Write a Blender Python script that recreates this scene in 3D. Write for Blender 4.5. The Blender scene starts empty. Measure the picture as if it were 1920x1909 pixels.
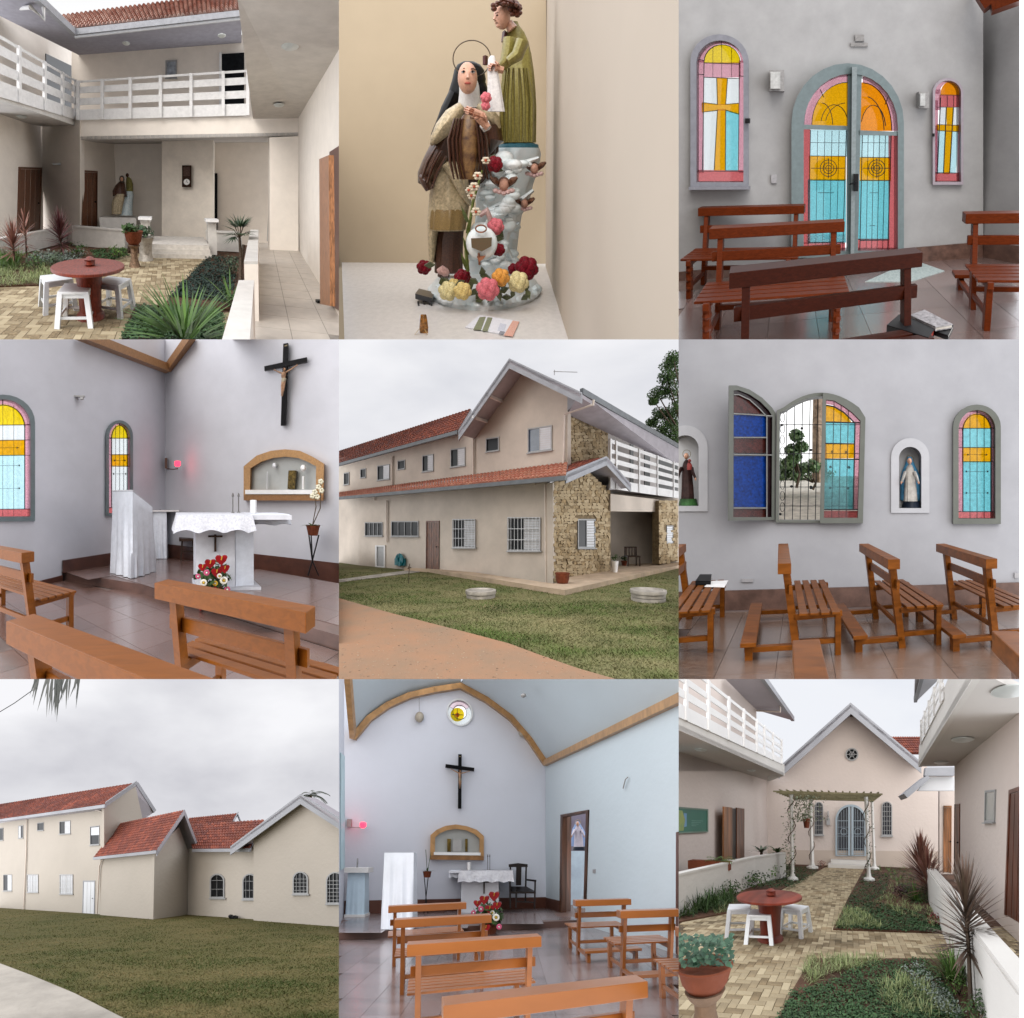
# Nine stage sets (courtyard, statue shelf, chapel corners, house fronts), stretched in depth and tilted about one camera.
import bpy, bmesh, math, random
from math import radians as rad, sin, cos, pi, tan, sqrt
from mathutils import Vector as V, Matrix as MX
from mathutils import noise as NZ
from mathutils.geometry import tessellate_polygon
random.seed(7)
SC = bpy.context.scene
COL = SC.collection

# ---------------------------------------------------------------- camera, world, sun, exposure
FOC = 2300.0                      # focal length in photo pixels (1920 wide)
cam = bpy.data.cameras.new('camera'); camo = bpy.data.objects.new('camera', cam); COL.objects.link(camo)
cam.sensor_fit = 'HORIZONTAL'; cam.sensor_width = 36.0; cam.lens = 36.0*FOC/1920.0
cam.clip_start = 0.05; cam.clip_end = 20000
camo.location = (0, 0, 0); camo.rotation_euler = (rad(90), 0, 0)
SC.camera = camo
SUN_EL, SUN_AZ = rad(21), rad(188)       # azimuth measured clockwise from +Y: the sun stands behind the viewer, a little left
w = bpy.data.worlds.new('World'); SC.world = w; w.use_nodes = True
nt = w.node_tree; nt.nodes.clear()
out = nt.nodes.new('ShaderNodeOutputWorld'); bg = nt.nodes.new('ShaderNodeBackground')
sk = nt.nodes.new('ShaderNodeTexSky'); sk.sky_type = 'NISHITA'; sk.sun_disc = False
sk.sun_elevation = SUN_EL; sk.sun_rotation = SUN_AZ; sk.air_density = 1.0; sk.dust_density = 2.0
# overcast: an even layer of cloud in front of the clear sky
mxn = nt.nodes.new('ShaderNodeMixRGB'); mxn.inputs[0].default_value = 0.88
mxn.inputs[2].default_value = (8.6, 8.7, 9.0, 1)
nt.links.new(sk.outputs[0], mxn.inputs[1]); nt.links.new(mxn.outputs[0], bg.inputs[0])
bg.inputs[1].default_value = 0.145
nt.links.new(bg.outputs[0], out.inputs[0])
sun = bpy.data.lights.new('sun', 'SUN'); sun.energy = 1.0; sun.angle = rad(34); sun.color = (1.0, 0.97, 0.92)
suno = bpy.data.objects.new('sun', sun); COL.objects.link(suno)
sd = V((sin(SUN_AZ)*cos(SUN_EL), cos(SUN_AZ)*cos(SUN_EL), sin(SUN_EL)))
suno.rotation_euler = sd.to_track_quat('Z', 'Y').to_euler()
SC.view_settings.view_transform = 'Standard'; SC.view_settings.look = 'None'
SC.view_settings.exposure = 0.5; SC.view_settings.gamma = 1.0; SC.view_settings.use_curve_mapping = False
SC.render.engine = 'CYCLES'
SC.cycles.max_bounces = 6; SC.cycles.transparent_max_bounces = 12; SC.cycles.diffuse_bounces = 3

# ---------------------------------------------------------------- materials
def srgb(c):
    return tuple(((x/255)/12.92 if x/255 <= .04045 else ((x/255+.055)/1.055)**2.4) for x in c)
MATS = {}
BIG = 6.0                         # all sets are scaled up about the camera, so that a step to the side stays a small step
def mat(name, col, rough=.6, var=.12, scale=6.0, bump=.0, bscale=40.0, spec=.14, rnd=None, metal=0, coat=0, kind='noise', col2=None, stretch=(1,1,1), transl=0):
    """col linear RGB; var: share of darker/lighter mottling; rnd: second colour reached by the per-piece tone."""
    if name in MATS: return MATS[name]
    m = bpy.data.materials.new(name); m.use_nodes = True; MATS[name] = m
    t = m.node_tree; N = t.nodes; L = t.links; b = N['Principled BSDF']
    b.inputs['Roughness'].default_value = rough
    b.inputs['Specular IOR Level'].default_value = spec
    b.inputs['Metallic'].default_value = metal
    if coat: b.inputs['Coat Weight'].default_value = coat; b.inputs['Coat Roughness'].default_value = .12
    tc = N.new('ShaderNodeTexCoord'); mp = N.new('ShaderNodeMapping'); L.new(tc.outputs['Object'], mp.inputs[0])
    mp.inputs['Scale'].default_value = (stretch[0]/BIG, stretch[1]*.28/BIG, stretch[2]/BIG)
    if kind == 'wood':
        wv = N.new('ShaderNodeTexNoise'); wv.inputs['Scale'].default_value = scale; wv.inputs['Detail'].default_value = 5; wv.inputs['Distortion'].default_value = .8
    else:
        wv = N.new('ShaderNodeTexNoise'); wv.inputs['Scale'].default_value = scale; wv.inputs['Detail'].default_value = 6; wv.inputs['Roughness'].default_value = .62
    L.new(mp.outputs[0], wv.inputs['Vector'])
    rp = N.new('ShaderNodeValToRGB'); L.new(wv.outputs['Fac'], rp.inputs[0])
    c2 = col2 if col2 else tuple(x*(1-var*2.2) for x in col)
    c1 = col if col2 else tuple(min(.95, x*(1+var)) for x in col)
    rp.color_ramp.elements[0].position = .32; rp.color_ramp.elements[1].position = .68
    rp.color_ramp.elements[0].color = (*c2, 1); rp.color_ramp.elements[1].color = (*c1, 1)
    src = rp.outputs[0]
    if rnd:
        at = N.new('ShaderNodeAttribute'); at.attribute_name = 'rnd'
        mm = N.new('ShaderNodeMixRGB'); L.new(at.outputs['Fac'], mm.inputs[0]); L.new(src, mm.inputs[1]); 
        m2 = N.new('ShaderNodeMixRGB'); m2.blend_type = 'MULTIPLY'; m2.inputs[0].default_value = .5
        m2.inputs[1].default_value = (*rnd, 1); L.new(rp.outputs[0], m2.inputs[2])
        mm.inputs[2].default_value = (*rnd, 1); src = mm.outputs[0]
    L.new(src, b.inputs['Base Color'])
    if bump:
        n2 = N.new('ShaderNodeTexNoise'); n2.inputs['Scale'].default_value = bscale; n2.inputs['Detail'].default_value = 4
        L.new(mp.outputs[0], n2.inputs['Vector'])
        bp = N.new('ShaderNodeBump'); bp.inputs['Strength'].default_value = bump; bp.inputs['Distance'].default_value = .02*BIG
        L.new(n2.outputs['Fac'], bp.inputs['Height']); L.new(bp.outputs[0], b.inputs['Normal'])
    if transl:
        o = N['Material Output']; tr = N.new('ShaderNodeBsdfTranslucent'); mx = N.new('ShaderNodeMixShader')
        L.new(src, tr.inputs[0]); mx.inputs[0].default_value = transl
        L.new(b.outputs[0], mx.inputs[1]); L.new(tr.outputs[0], mx.inputs[2]); L.new(mx.outputs[0], o.inputs[0])
    return m
def glass(name, col, var=.25, scale=14, clear=.8, rough=.15):
    """Coloured window glass: mostly lets the daylight behind it through, streaky."""
    if name in MATS: return MATS[name]
    col = [x**.5 for x in col]; var *= .5      # light crosses both faces of a pane
    m = bpy.data.materials.new(name); m.use_nodes = True; MATS[name] = m
    t = m.node_tree; N = t.nodes; L = t.links; N.remove(N['Principled BSDF'])
    tc = N.new('ShaderNodeTexCoord'); nz = N.new('ShaderNodeTexNoise'); nz.inputs['Scale'].default_value = scale/BIG; nz.inputs['Detail'].default_value = 4
    L.new(tc.outputs['Object'], nz.inputs['Vector'])
    rp = N.new('ShaderNodeValToRGB'); L.new(nz.outputs['Fac'], rp.inputs[0])
    rp.color_ramp.elements[0].position = .3; rp.color_ramp.elements[1].position = .7
    rp.color_ramp.elements[0].color = (*[x*(1-var) for x in col], 1); rp.color_ramp.elements[1].color = (*[min(1, x*(1+var*.5)) for x in col], 1)
    tp = N.new('ShaderNodeBsdfTransparent'); L.new(rp.outputs[0], tp.inputs[0])
    df = N.new('ShaderNodeBsdfTranslucent'); L.new(rp.outputs[0], df.inputs[0])
    gl = N.new('ShaderNodeBsdfGlossy'); gl.inputs['Roughness'].default_value = rough
    m1 = N.new('ShaderNodeMixShader'); m1.inputs[0].default_value = clear; L.new(df.outputs[0], m1.inputs[1]); L.new(tp.outputs[0], m1.inputs[2])
    m2 = N.new('ShaderNodeMixShader'); m2.inputs[0].default_value = .04; L.new(m1.outputs[0], m2.inputs[1]); L.new(gl.outputs[0], m2.inputs[2])
    L.new(m2.outputs[0], N['Material Output'].inputs[0])
    return m
def skymat(name, lo, hi, scale, strength=1.0, seed=0, stretch=(1, 1, 2.2)):
    m = bpy.data.materials.new(name); m.use_nodes = True
    t = m.node_tree; N = t.nodes; L = t.links; N.remove(N['Principled BSDF'])
    tc = N.new('ShaderNodeTexCoord'); mp = N.new('ShaderNodeMapping'); mp.inputs['Scale'].default_value = [q/BIG for q in stretch]; mp.inputs['Location'].default_value = (seed, seed*2.3, seed*.7)
    L.new(tc.outputs['Object'], mp.inputs[0])
    nz = N.new('ShaderNodeTexNoise'); nz.inputs['Scale'].default_value = scale; nz.inputs['Detail'].default_value = 7; nz.inputs['Roughness'].default_value = .5; nz.inputs['Distortion'].default_value = .2
    L.new(mp.outputs[0], nz.inputs['Vector'])
    rp = N.new('ShaderNodeValToRGB'); L.new(nz.outputs['Fac'], rp.inputs[0])
    rp.color_ramp.elements[0].position = .3; rp.color_ramp.elements[1].position = .62
    rp.color_ramp.elements[0].color = (*lo, 1); rp.color_ramp.elements[1].color = (*hi, 1)
    em = N.new('ShaderNodeEmission'); em.inputs[1].default_value = strength*.72; L.new(rp.outputs[0], em.inputs[0])
    L.new(em.outputs[0], N['Material Output'].inputs[0])
    return m
def emit(name, col, st):
    m = bpy.data.materials.new(name); m.use_nodes = True
    b = m.node_tree.nodes['Principled BSDF']; b.inputs['Base Color'].default_value = (*col, 1)
    b.inputs['Emission Color'].default_value = (*col, 1); b.inputs['Emission Strength'].default_value = st
    MATS[name] = m; return m

# ---------------------------------------------------------------- mesh builder (coordinates in metres inside one set)
class MB:
    def __init__(s): s.v = []; s.f = []; s.r = []
    def add(s, vs, fs, r=None):
        o = len(s.v); s.v += [V(p) for p in vs]
        for f in fs: s.f.append([o+i for i in f]); s.r.append(random.random() if r is None else r)
        return s
    def para(s, o, a, b, c, r=None):
        o, a, b, c = V(o), V(a), V(b), V(c)
        p = [o, o+a, o+a+b, o+b, o+c, o+a+c, o+a+b+c, o+b+c]
        if r is None: r = random.random()
        return s.add(p, [(0,3,2,1), (4,5,6,7), (0,1,5,4), (1,2,6,5), (2,3,7,6), (3,0,4,7)], r)
    def box(s, c, size, rz=0, r=None):
        a = V((cos(rz), sin(rz), 0))*size[0]; b = V((-sin(rz), cos(rz), 0))*size[1]; d = V((0, 0, size[2]))
        return s.para(V(c)-a/2-b/2-d/2, a, b, d, r)
    def beam(s, p, q, wd, th, up=(0, 0, 1), r=None):
        p, q = V(p), V(q); d = (q-p); u = V(up); sd = d.cross(u)
        if sd.length < 1e-6: sd = d.cross(V((0, 1, 0)))
        sd.normalize(); n = sd.cross(d).normalized()
        return s.para(p-sd*wd/2-n*th/2, d, sd*wd, n*th, r)
    def prism(s, poly, ext, holes=(), r=None):
        """polygon with holes, extruded along ext"""
        ext = V(ext); loops = [[V(p) for p in poly]]+[[V(p) for p in h] for h in holes]
        flat = [p for l in loops for p in l]; n = len(flat)
        if holes: tris = [tuple(t) for t in tessellate_polygon(loops)]
        else: tris = [tuple(range(n))] if n <= 4 else [tuple(t) for t in tessellate_polygon(loops)]
        fs = [t for t in tris]+[tuple(n+i for i in reversed(t)) for t in tris]
        o = 0
        for l in loops:
            k = len(l)
            for i in range(k): fs.append((o+i, o+(i+1) % k, n+o+(i+1) % k, n+o+i))
            o += k
        return s.add(flat+[p+ext for p in flat], fs, random.random() if r is None else r)
    def tube(s, pts, rad_, n=8, r=None, cap=True):
        pts = [V(p) for p in pts]; m = len(pts); rr = rad_ if isinstance(rad_, (list, tuple)) else [rad_]*m
        vs = []; ref = None
        for i, p in enumerate(pts):
            d = (pts[min(i+1, m-1)]-pts[max(i-1, 0)]).normalized()
            if ref is None or abs(d.dot(ref)) > .95: ref = V((1, 0, 0)) if abs(d.x) < .8 else V((0, 1, 0))
            a = d.cross(ref).normalized(); b = d.cross(a).normalized(); ref = -b if False else ref
            for j in range(n):
                t = 2*pi*j/n; vs.append(p+(a*cos(t)+b*sin(t))*rr[i])
        fs = [(i*n+j, i*n+(j+1) % n, (i+1)*n+(j+1) % n, (i+1)*n+j) for i in range(m-1) for j in range(n)]
        if cap: fs += [tuple(range(n))[::-1], tuple((m-1)*n+j for j in range(n))]
        return s.add(vs, fs, random.random() if r is None else r)
    def lathe(s, c, prof, n=20, r=None, sx=1, sy=1):
        """prof: (radius, z) list"""
        c = V(c); vs = []; m = len(prof)
        for (q, z) in prof:
            for j in range(n): t = 2*pi*j/n; vs.append(c+V((q*cos(t)*sx, q*sin(t)*sy, z)))
        fs = [(i*n+j, i*n+(j+1) % n, (i+1)*n+(j+1) % n, (i+1)*n+j) for i in range(m-1) for j in range(n)]
        fs += [tuple(range(n))[::-1], tuple((m-1)*n+j for j in range(n))]
        return s.add(vs, fs, random.random() if r is None else r)
    def ball(s, c, rx, ry=None, rz=None, n=12, m=8, r=None, jit=0):
        ry = rx if ry is None else ry; rz = rx if rz is None else rz; c = V(c)
        vs = [c+V((0, 0, -rz))]
        for i in range(1, m):
            a = -pi/2+pi*i/m
            for j in range(n):
                t = 2*pi*j/n; q = 1+random.uniform(-jit, jit)
                vs.append(c+V((rx*cos(a)*cos(t)*q, ry*cos(a)*sin(t)*q, rz*sin(a)*q)))
        vs.append(c+V((0, 0, rz))); T = len(vs)-1
        fs = [(0, 1+(j+1) % n, 1+j) for j in range(n)]
        fs += [(1+i*n+j, 1+i*n+(j+1) % n, 1+(i+1)*n+(j+1) % n, 1+(i+1)*n+j) for i in range(m-2) for j in range(n)]
        fs += [(1+(m-2)*n+j, 1+(m-2)*n+(j+1) % n, T) for j in range(n)]
        return s.add(vs, fs, random.random() if r is None else r)
    def loft(s, secs, n=36, r=None):
        """secs: (centre, rx, ry, fold amplitude, fold count, phase) from bottom to top; horizontal rings"""
        vs = []; m = len(secs)
        for sec in secs:
            c, rx, ry = V(sec[0]), sec[1], sec[2]; am = sec[3] if len(sec) > 3 else 0; k = sec[4] if len(sec) > 4 else 9; ph = sec[5] if len(sec) > 5 else 0
            for j in range(n):
                t = 2*pi*j/n; q = 1+am*sin(k*t+ph)+am*.6*sin((k*2-3)*t+ph*2.1)
                vs.append(c+V((rx*cos(t)*q, ry*sin(t)*q, 0)))
        fs = [(i*n+j, i*n+(j+1) % n, (i+1)*n+(j+1) % n, (i+1)*n+j) for i in range(m-1) for j in range(n)]
        fs += [tuple(range(n))[::-1], tuple((m-1)*n+j for j in range(n))]
        return s.add(vs, fs, random.random() if r is None else r)
    def blade(s, p, d, length, wd, droop=.5, seg=4, r=None, side=None):
        """a strap leaf from p heading d, bending down"""
        p = V(p); d = V(d).normalized(); sd = side or d.cross(V((0, 0, 1)))
        if sd.length < 1e-4: sd = V((1, 0, 0))
        sd = sd.normalized(); vs = []; q = p.copy(); dd = d.copy()
        for i in range(seg+1):
            t = i/seg; ww = wd*(.55+.9*t if t < .4 else (1-t)*1.5+.02)
            vs += [q-sd*ww/2, q+sd*ww/2]
            dd = (dd+V((0, 0, -droop/seg))).normalized(); q = q+dd*(length/seg)
        return s.add(vs, [(2*i, 2*i+1, 2*i+3, 2*i+2) for i in range(seg)], random.random() if r is None else r)
    def leaf(s, p, size, nrm=None, r=None, asp=.55):
        p = V(p); n = V(nrm) if nrm else V((random.gauss(0, 1), random.gauss(0, 1), random.gauss(0, 1)))
        n.normalize(); a = n.orthogonal().normalized(); a = (MX.Rotation(random.uniform(0, 6.28), 3, n) @ a); b = n.cross(a)
        return s.add([p-a*size*.5, p-b*size*asp*.5+a*size*.05, p+a*size*.5, p+b*size*asp*.5+a*size*.05], [(0, 1, 2, 3)], random.random() if r is None else r)

# ---------------------------------------------------------------- a set: its panel in the image, helpers turning image pixels into points, object making
class Set:
    def __init__(s, zoom, origin, rect, hz, f, e, scale):
        s.zf, s.o, s.rect, s.hz, s.f, s.e, s.S = zoom, origin, rect, hz, f, e, scale*BIG
        s.k = FOC*zoom/f                                  # stretches the set in depth, along the line of sight from the camera
        cx = (max(rect[0], 0)+min(rect[2], 1911))/2; yh = origin[1]+hz/zoom
        s.czx = (cx-origin[0])*zoom
        u = s.ray(cx, yh); zl = V((0, -u.z, 1)).normalized(); u.normalize(); iv = V((0, 0, 1)); zv = (iv-u*iv.dot(u)).normalized()
        z = (zl+zv).normalized(); z = (z-u*z.dot(u)).normalized(); x = u.cross(z)
        s.R = MX((x, u, z)).transposed()                  # columns: set axes; the set is tilted about the camera to its image panel
        s.Ri = s.R.transposed()
        s.M = s.R.to_4x4(); s.M = s.M @ MX.Translation((0, 0, -s.e*s.S))
        x0, y0, x1, y1 = rect
        c = [s.Ri @ s.ray(*p) for p in ((x0, y0), (x1, y0), (x1, y1), (x0, y1))]
        mid = s.Ri @ s.ray((x0+x1)/2, (y0+y1)/2); s.pl = []
        for i in range(4):
            n = c[i].cross(c[(i+1) % 4]).normalized()
            if n.dot(mid) < 0: n = -n
            s.pl.append(n)                                 # clip planes from the camera through the panel's edges in the image: keep where n.(p-eye) >= 0
        s.eye = V((0, 0, s.e*s.S))
    def ray(s, X, Y): return V(((X-960)/FOC, 1, -(Y-954.5)/FOC))
    def d(s, zx, zy):
        q = s.Ri @ s.ray(s.o[0]+zx/s.zf, s.o[1]+zy/s.zf); q = V((q.x, q.y/s.k, q.z)); return q
    def Z(s, z, zx, zy):
        q = s.d(zx, zy); t = (z-s.e)/q.z; return V((q.x*t, q.y*t, z))
    def D(s, y, zx, zy):
        q = s.d(zx, zy); t = y/q.y; return V((q.x*t, y, s.e+q.z*t))
    def wall(s, A, B):
        A, B = V(A), V(B); d = B-A; n = V((d.y, -d.x, 0)).normalized()
        if n.dot(V((0, 0, 0))-V((A.x, A.y, 0))) < 0: n = -n    # faces the viewer
        return (A, n)
    def P(s, w, zx, zy, off=0):
        q = s.d(zx, zy); A, n = w; A = A+n*off; E = V((0, 0, s.e)); t = (A-E).dot(n)/q.dot(n); return E+q*t
    def Ps(s, w, pts, off=0): return [s.P(w, *p, off) for p in pts]
    def proj(s, p):
        q = s.R @ (s.xf(V(p))-s.eye); return ((960+FOC*q.x/q.y-s.o[0])*s.zf, (954.5-FOC*q.z/q.y-s.o[1])*s.zf)
    def m(s, y):
        if not hasattr(s, 'mm'):
            p = s.D(5, s.czx, s.hz); a, b = s.proj(p), s.proj(p+V((1, 0, 0))); s.mm = 1/sqrt((a[0]-b[0])**2+(a[1]-b[1])**2)/5
        return y*s.mm      # metres per zoomed pixel at depth y
    # ---- objects
    def xf(s, p): return V((p.x*s.S, p.y*s.k*s.S, p.z*s.S))  # set scaled about the camera, depth stretched further along the line of sight
    def obj(s, name, mb, material, base=None, parent=None, smooth=40, bevel=0, drop=False):
        if not mb.f: return None
        base = s.xf(V(base)) if base is not None else V((0, 0, 0))
        vs = [s.xf(p) for p in mb.v]
        side = [min((n.dot(p-s.eye)) for n in s.pl) for p in vs]
        lo = [min(n.dot(p-s.eye) for p in vs) for n in s.pl]; hi = [max(n.dot(p-s.eye) for p in vs) for n in s.pl]
        if any(h <= 1e-6 for h in hi): return None
        cut = [i for i in range(4) if lo[i] < 0]
        me = bpy.data.meshes.new(name)
        if drop or (not cut and not bevel):
            fs, rs = mb.f, mb.r
            if drop and cut:
                kp = [i for i, f in enumerate(fs) if all(side[j] >= 0 for j in f)]
                fs = [fs[i] for i in kp]; rs = [rs[i] for i in kp]
                if not fs: return None
                used = sorted({j for f in fs for j in f}); ix = {j: i for i, j in enumerate(used)}
                vs = [vs[j] for j in used]; fs = [[ix[j] for j in f] for f in fs]
            me.from_pydata([p-base for p in vs], [], fs)
            at = me.attributes.new('rnd', 'FLOAT', 'FACE'); at.data.foreach_set('value', rs)
        else:
            bm = bmesh.new(); ly = bm.faces.layers.float.new('rnd')
            bv = [bm.verts.new(p) for p in vs]
            for f, r in zip(mb.f, mb.r):
                try: fc = bm.faces.new([bv[j] for j in f]); fc[ly] = r
                except ValueError: pass
            if bevel:
                bmesh.ops.recalc_face_normals(bm, faces=bm.faces[:])
                ed = [e for e in bm.edges if len(e.link_faces) == 2 and e.calc_face_angle(0) > .6]
                bmesh.ops.bevel(bm, geom=ed, offset=bevel*s.S, segments=2, affect='EDGES', profile=.6)
            for i in cut:
                r_ = bmesh.ops.bisect_plane(bm, geom=bm.verts[:]+bm.edges[:]+bm.faces[:], plane_co=s.eye, plane_no=s.pl[i], clear_inner=True, dist=1e-5)
                ce = [g for g in r_['geom_cut'] if isinstance(g, bmesh.types.BMEdge) and g.is_valid]
                if ce:
                    try: bmesh.ops.holes_fill(bm, edges=ce, sides=0)
                    except Exception: pass
            if not bm.faces: bm.free(); return None
            for v_ in bm.verts: v_.co -= base
            bm.to_mesh(me); bm.free()
        me.materials.append(material)
        if not drop:
            bm = bmesh.new(); bm.from_mesh(me); bmesh.ops.recalc_face_normals(bm, faces=bm.faces[:]); bm.to_mesh(me); bm.free()
        if smooth:
            me.shade_smooth(); me.set_sharp_from_angle(angle=rad(smooth))
        o = bpy.data.objects.new(name, me); COL.objects.link(o)
        if parent is not None: o.parent = parent
        else: o.matrix_world = s.M @ MX.Translation(base)
        return o
    def thing(s, name, label, cat, base, group=None):
        o = bpy.data.objects.new(name, None); COL.objects.link(o); o.empty_display_size = .1
        o.matrix_world = s.M @ MX.Translation(s.xf(V(base)))
        o['label'] = label; o['category'] = cat
        if group: o['group'] = group
        return Thing(s, o, V(base))
    def solo(s, name, label, cat, mb, material, base=None, group=None, **k):
        if base is None:
            base = V((sum(p.x for p in mb.v)/len(mb.v), sum(p.y for p in mb.v)/len(mb.v), min(p.z for p in mb.v)))
        o = s.obj(name, mb, material, base, **k)
        if o:
            o['label'] = label; o['category'] = cat
            if group: o['group'] = group
        return o
    def struct(s, name, mb, material, kind='structure', base=None, **k):
        o = s.obj(name, mb, material, base, **k)
        if o: o['kind'] = kind
        return Thing(s, o, V(base) if base is not None else V((0, 0, 0)))
    def sky(s, y, material, x0=-200, y0=-200, x1=2100, y1=2100):
        mb = MB(); p = [s.D(y, x0, y1), s.D(y, x1, y1), s.D(y, x1, y0), s.D(y, x0, y0)]
        mb.prism(p, (0, .5, 0)); c = s.D(y, 950, 950)
        return s.struct('sky', mb, material, base=c, smooth=0)
class Thing:
    def __init__(s, st, o, base): s.st, s.o, s.base = st, o, base
    def part(s, name, mb, material, on=None, label=None, kind=None, **k):
        o = s.st.obj(name, mb, material, s.base, parent=(on.o if isinstance(on, Thing) else on) if on is not None else s.o, **k)
        if o is None: return None
        if label: o['label'] = label
        if kind: o['kind'] = kind
        return o
    def pieces(s, name, proto, offs, material, on=None, rests=None, smooth=0):
        """alike pieces sharing one mesh; proto in metres about the origin"""
        st = s.st; par = on if on is not None else s.o; shared = {}
        rs = s.base
        bs = st.xf(s.base)
        for i, of in enumerate(offs):
            of = V(of); vs = [st.xf(p+of) for p in proto.v]
            a = min(n.dot(p-st.eye) for n in st.pl for p in vs)
            if a >= 0:
                vr = i % 6
                if vr not in shared:
                    me = bpy.data.meshes.new(name); me.from_pydata([st.xf(p) for p in proto.v], [], proto.f)
                    at = me.attributes.new('rnd', 'FLOAT', 'FACE'); rv = random.random(); at.data.foreach_set('value', [rv]*len(proto.f))
                    bm = bmesh.new(); bm.from_mesh(me); bmesh.ops.recalc_face_normals(bm, faces=bm.faces[:]); bm.to_mesh(me); bm.free()
                    me.materials.append(material); shared[vr] = me
                o = bpy.data.objects.new(name, shared[vr]); COL.objects.link(o); o.parent = par; o.location = st.xf(of)-bs
            else:
                mb = MB(); mb.add([p+of for p in proto.v], proto.f, random.random()); s.part(name, mb, material, on=par, smooth=0)
def arch(x0, x1, ytop, ybot, rise, n=14, flat=False):
    """outline of a round-headed opening in image pixels: from bottom left, up, over and down"""
    cx = (x0+x1)/2; r = (x1-x0)/2; sp = ytop+rise
    return [(x0, ybot), (x0, sp)]+[(cx-r*cos(pi*i/n), sp-rise*sin(pi*i/n)) for i in range(1, n)]+[(x1, sp), (x1, ybot)]
# ---------------------------------------------------------------- shared builders for the house sets
CREAM = mat('cream_plaster', (.58, .505, .43), .85, .08, .7, .12, 60, .15)
GREYP = mat('grey_painted_timber', (.34, .345, .37), .6, .08, 3, .05, 30)
SOFF = mat('grey_soffit_boards', (.42, .39, .42), .7, .08, 2)
GUTT = mat('dark_grey_gutter', (.13, .14, .15), .5, .1, 4)
TILE = mat('red_clay_tile', (.34, .095, .055), .75, .3, 5, .3, 25, .2, rnd=(.17, .052, .04))
TILE2 = mat('orange_clay_tile', (.50, .22, .14), .75, .25, 5, .3, 25, .2, rnd=(.40, .14, .09))
DARKG = mat('dark_window_glass', (.010, .011, .013), .3, .2, 2, spec=.03)
WFRAME = mat('grey_window_frame', (.36, .36, .36), .5, .06, 4)
SHUT = mat('white_sliding_shutter', (.66, .67, .69), .5, .04, 4)
WPAINT = mat('white_painted_timber', (.78, .77, .76), .55, .05, 3, .05, 20)
DOORW = mat('brown_door_wood', (.17, .065, .03), .45, .35, 6, .1, 30, .35, kind='wood', stretch=(6, 6, .6))
PIPE = mat('cream_downpipe', (.62, .54, .47), .5, .05, 4)
TERRA = mat('terracotta', (.19, .055, .028), .8, .2, 8, .15, 30, .06)
IRON = mat('dark_iron', (.012, .012, .013), .5, .2, 8, spec=.1)
CONC = mat('pale_concrete', (.42, .38, .33), .9, .2, 3, .3, 40, .1)
LEAFD = mat('dark_green_leaf', (.035, .075, .022), .6, .35, 5, rnd=(.07, .12, .035), transl=.2)
LEAFG = mat('fresh_green_leaf', (.07, .15, .03), .55, .3, 5, rnd=(.13, .22, .05), transl=.2)
BARK = mat('bark', (.12, .085, .06), .9, .3, 9, .4, 30)

def inside(p, poly):
    c = False; n = len(poly)
    for i in range(n):
        (x1, y1), (x2, y2) = poly[i], poly[(i+1) % n]
        if (y1 > p[1]) != (y2 > p[1]) and p[0] < (x2-x1)*(p[1]-y1)/(y2-y1)+x1: c = not c
    return c
def roof_tiles(s, th, a, b, c, d, nx, ny, m, on=None, amp=.04):
    """half-barrel tiles over the sloping quad a b (eave) c d (ridge): real arched courses, one joined part"""
    mb = MB(); a, b, c, d = V(a), V(b), V(c), V(d)
    n = (b-a).cross(d-a).normalized(); n = n if n.z > 0 else -n
    def at(u, v_): return (a*(1-u)+b*u)*(1-v_)+(d*(1-u)+c*u)*v_
    for j in range(ny):
        for i in range(nx):
            r = random.random(); u0, u1 = i/nx, (i+1)/nx; v0, v1 = j/ny, min(1, (j+1.12)/ny)
            vs = []
            for (vv, lift) in ((v0, amp*.8), (v1, 0)):
                for q in range(5):
                    t = q/4; h = sin(pi*t)*amp+lift+.01
                    vs.append(at(u0+(u1-u0)*t, vv)+n*h)
            fs = [(q, q+1, 6+q, 5+q) for q in range(4)]
            vs2 = [at(u0, v0), at(u1, v0)]
            mb.add(vs+vs2, fs+[(0, 1, 2, 3, 4, 11, 10)], r)
    return th.part('tiles', mb, m, on=on, kind='stuff', smooth=60)
def slabroof(mb, a, b, c, d, th=.12):
    a, b, c, d = V(a), V(b), V(c), V(d); n = (b-a).cross(d-a).normalized(); n = n if n.z > 0 else -n
    mb.prism([a, b, c, d], -n*th)
def rect_px(x0, y0, x1, y1, x0b=None, x1b=None, dy=0):
    """four corners; dy lifts the right-hand side"""
    return [(x0, y1), (x0, y0), (x1, y0-dy), (x1, y1-dy)]
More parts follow.
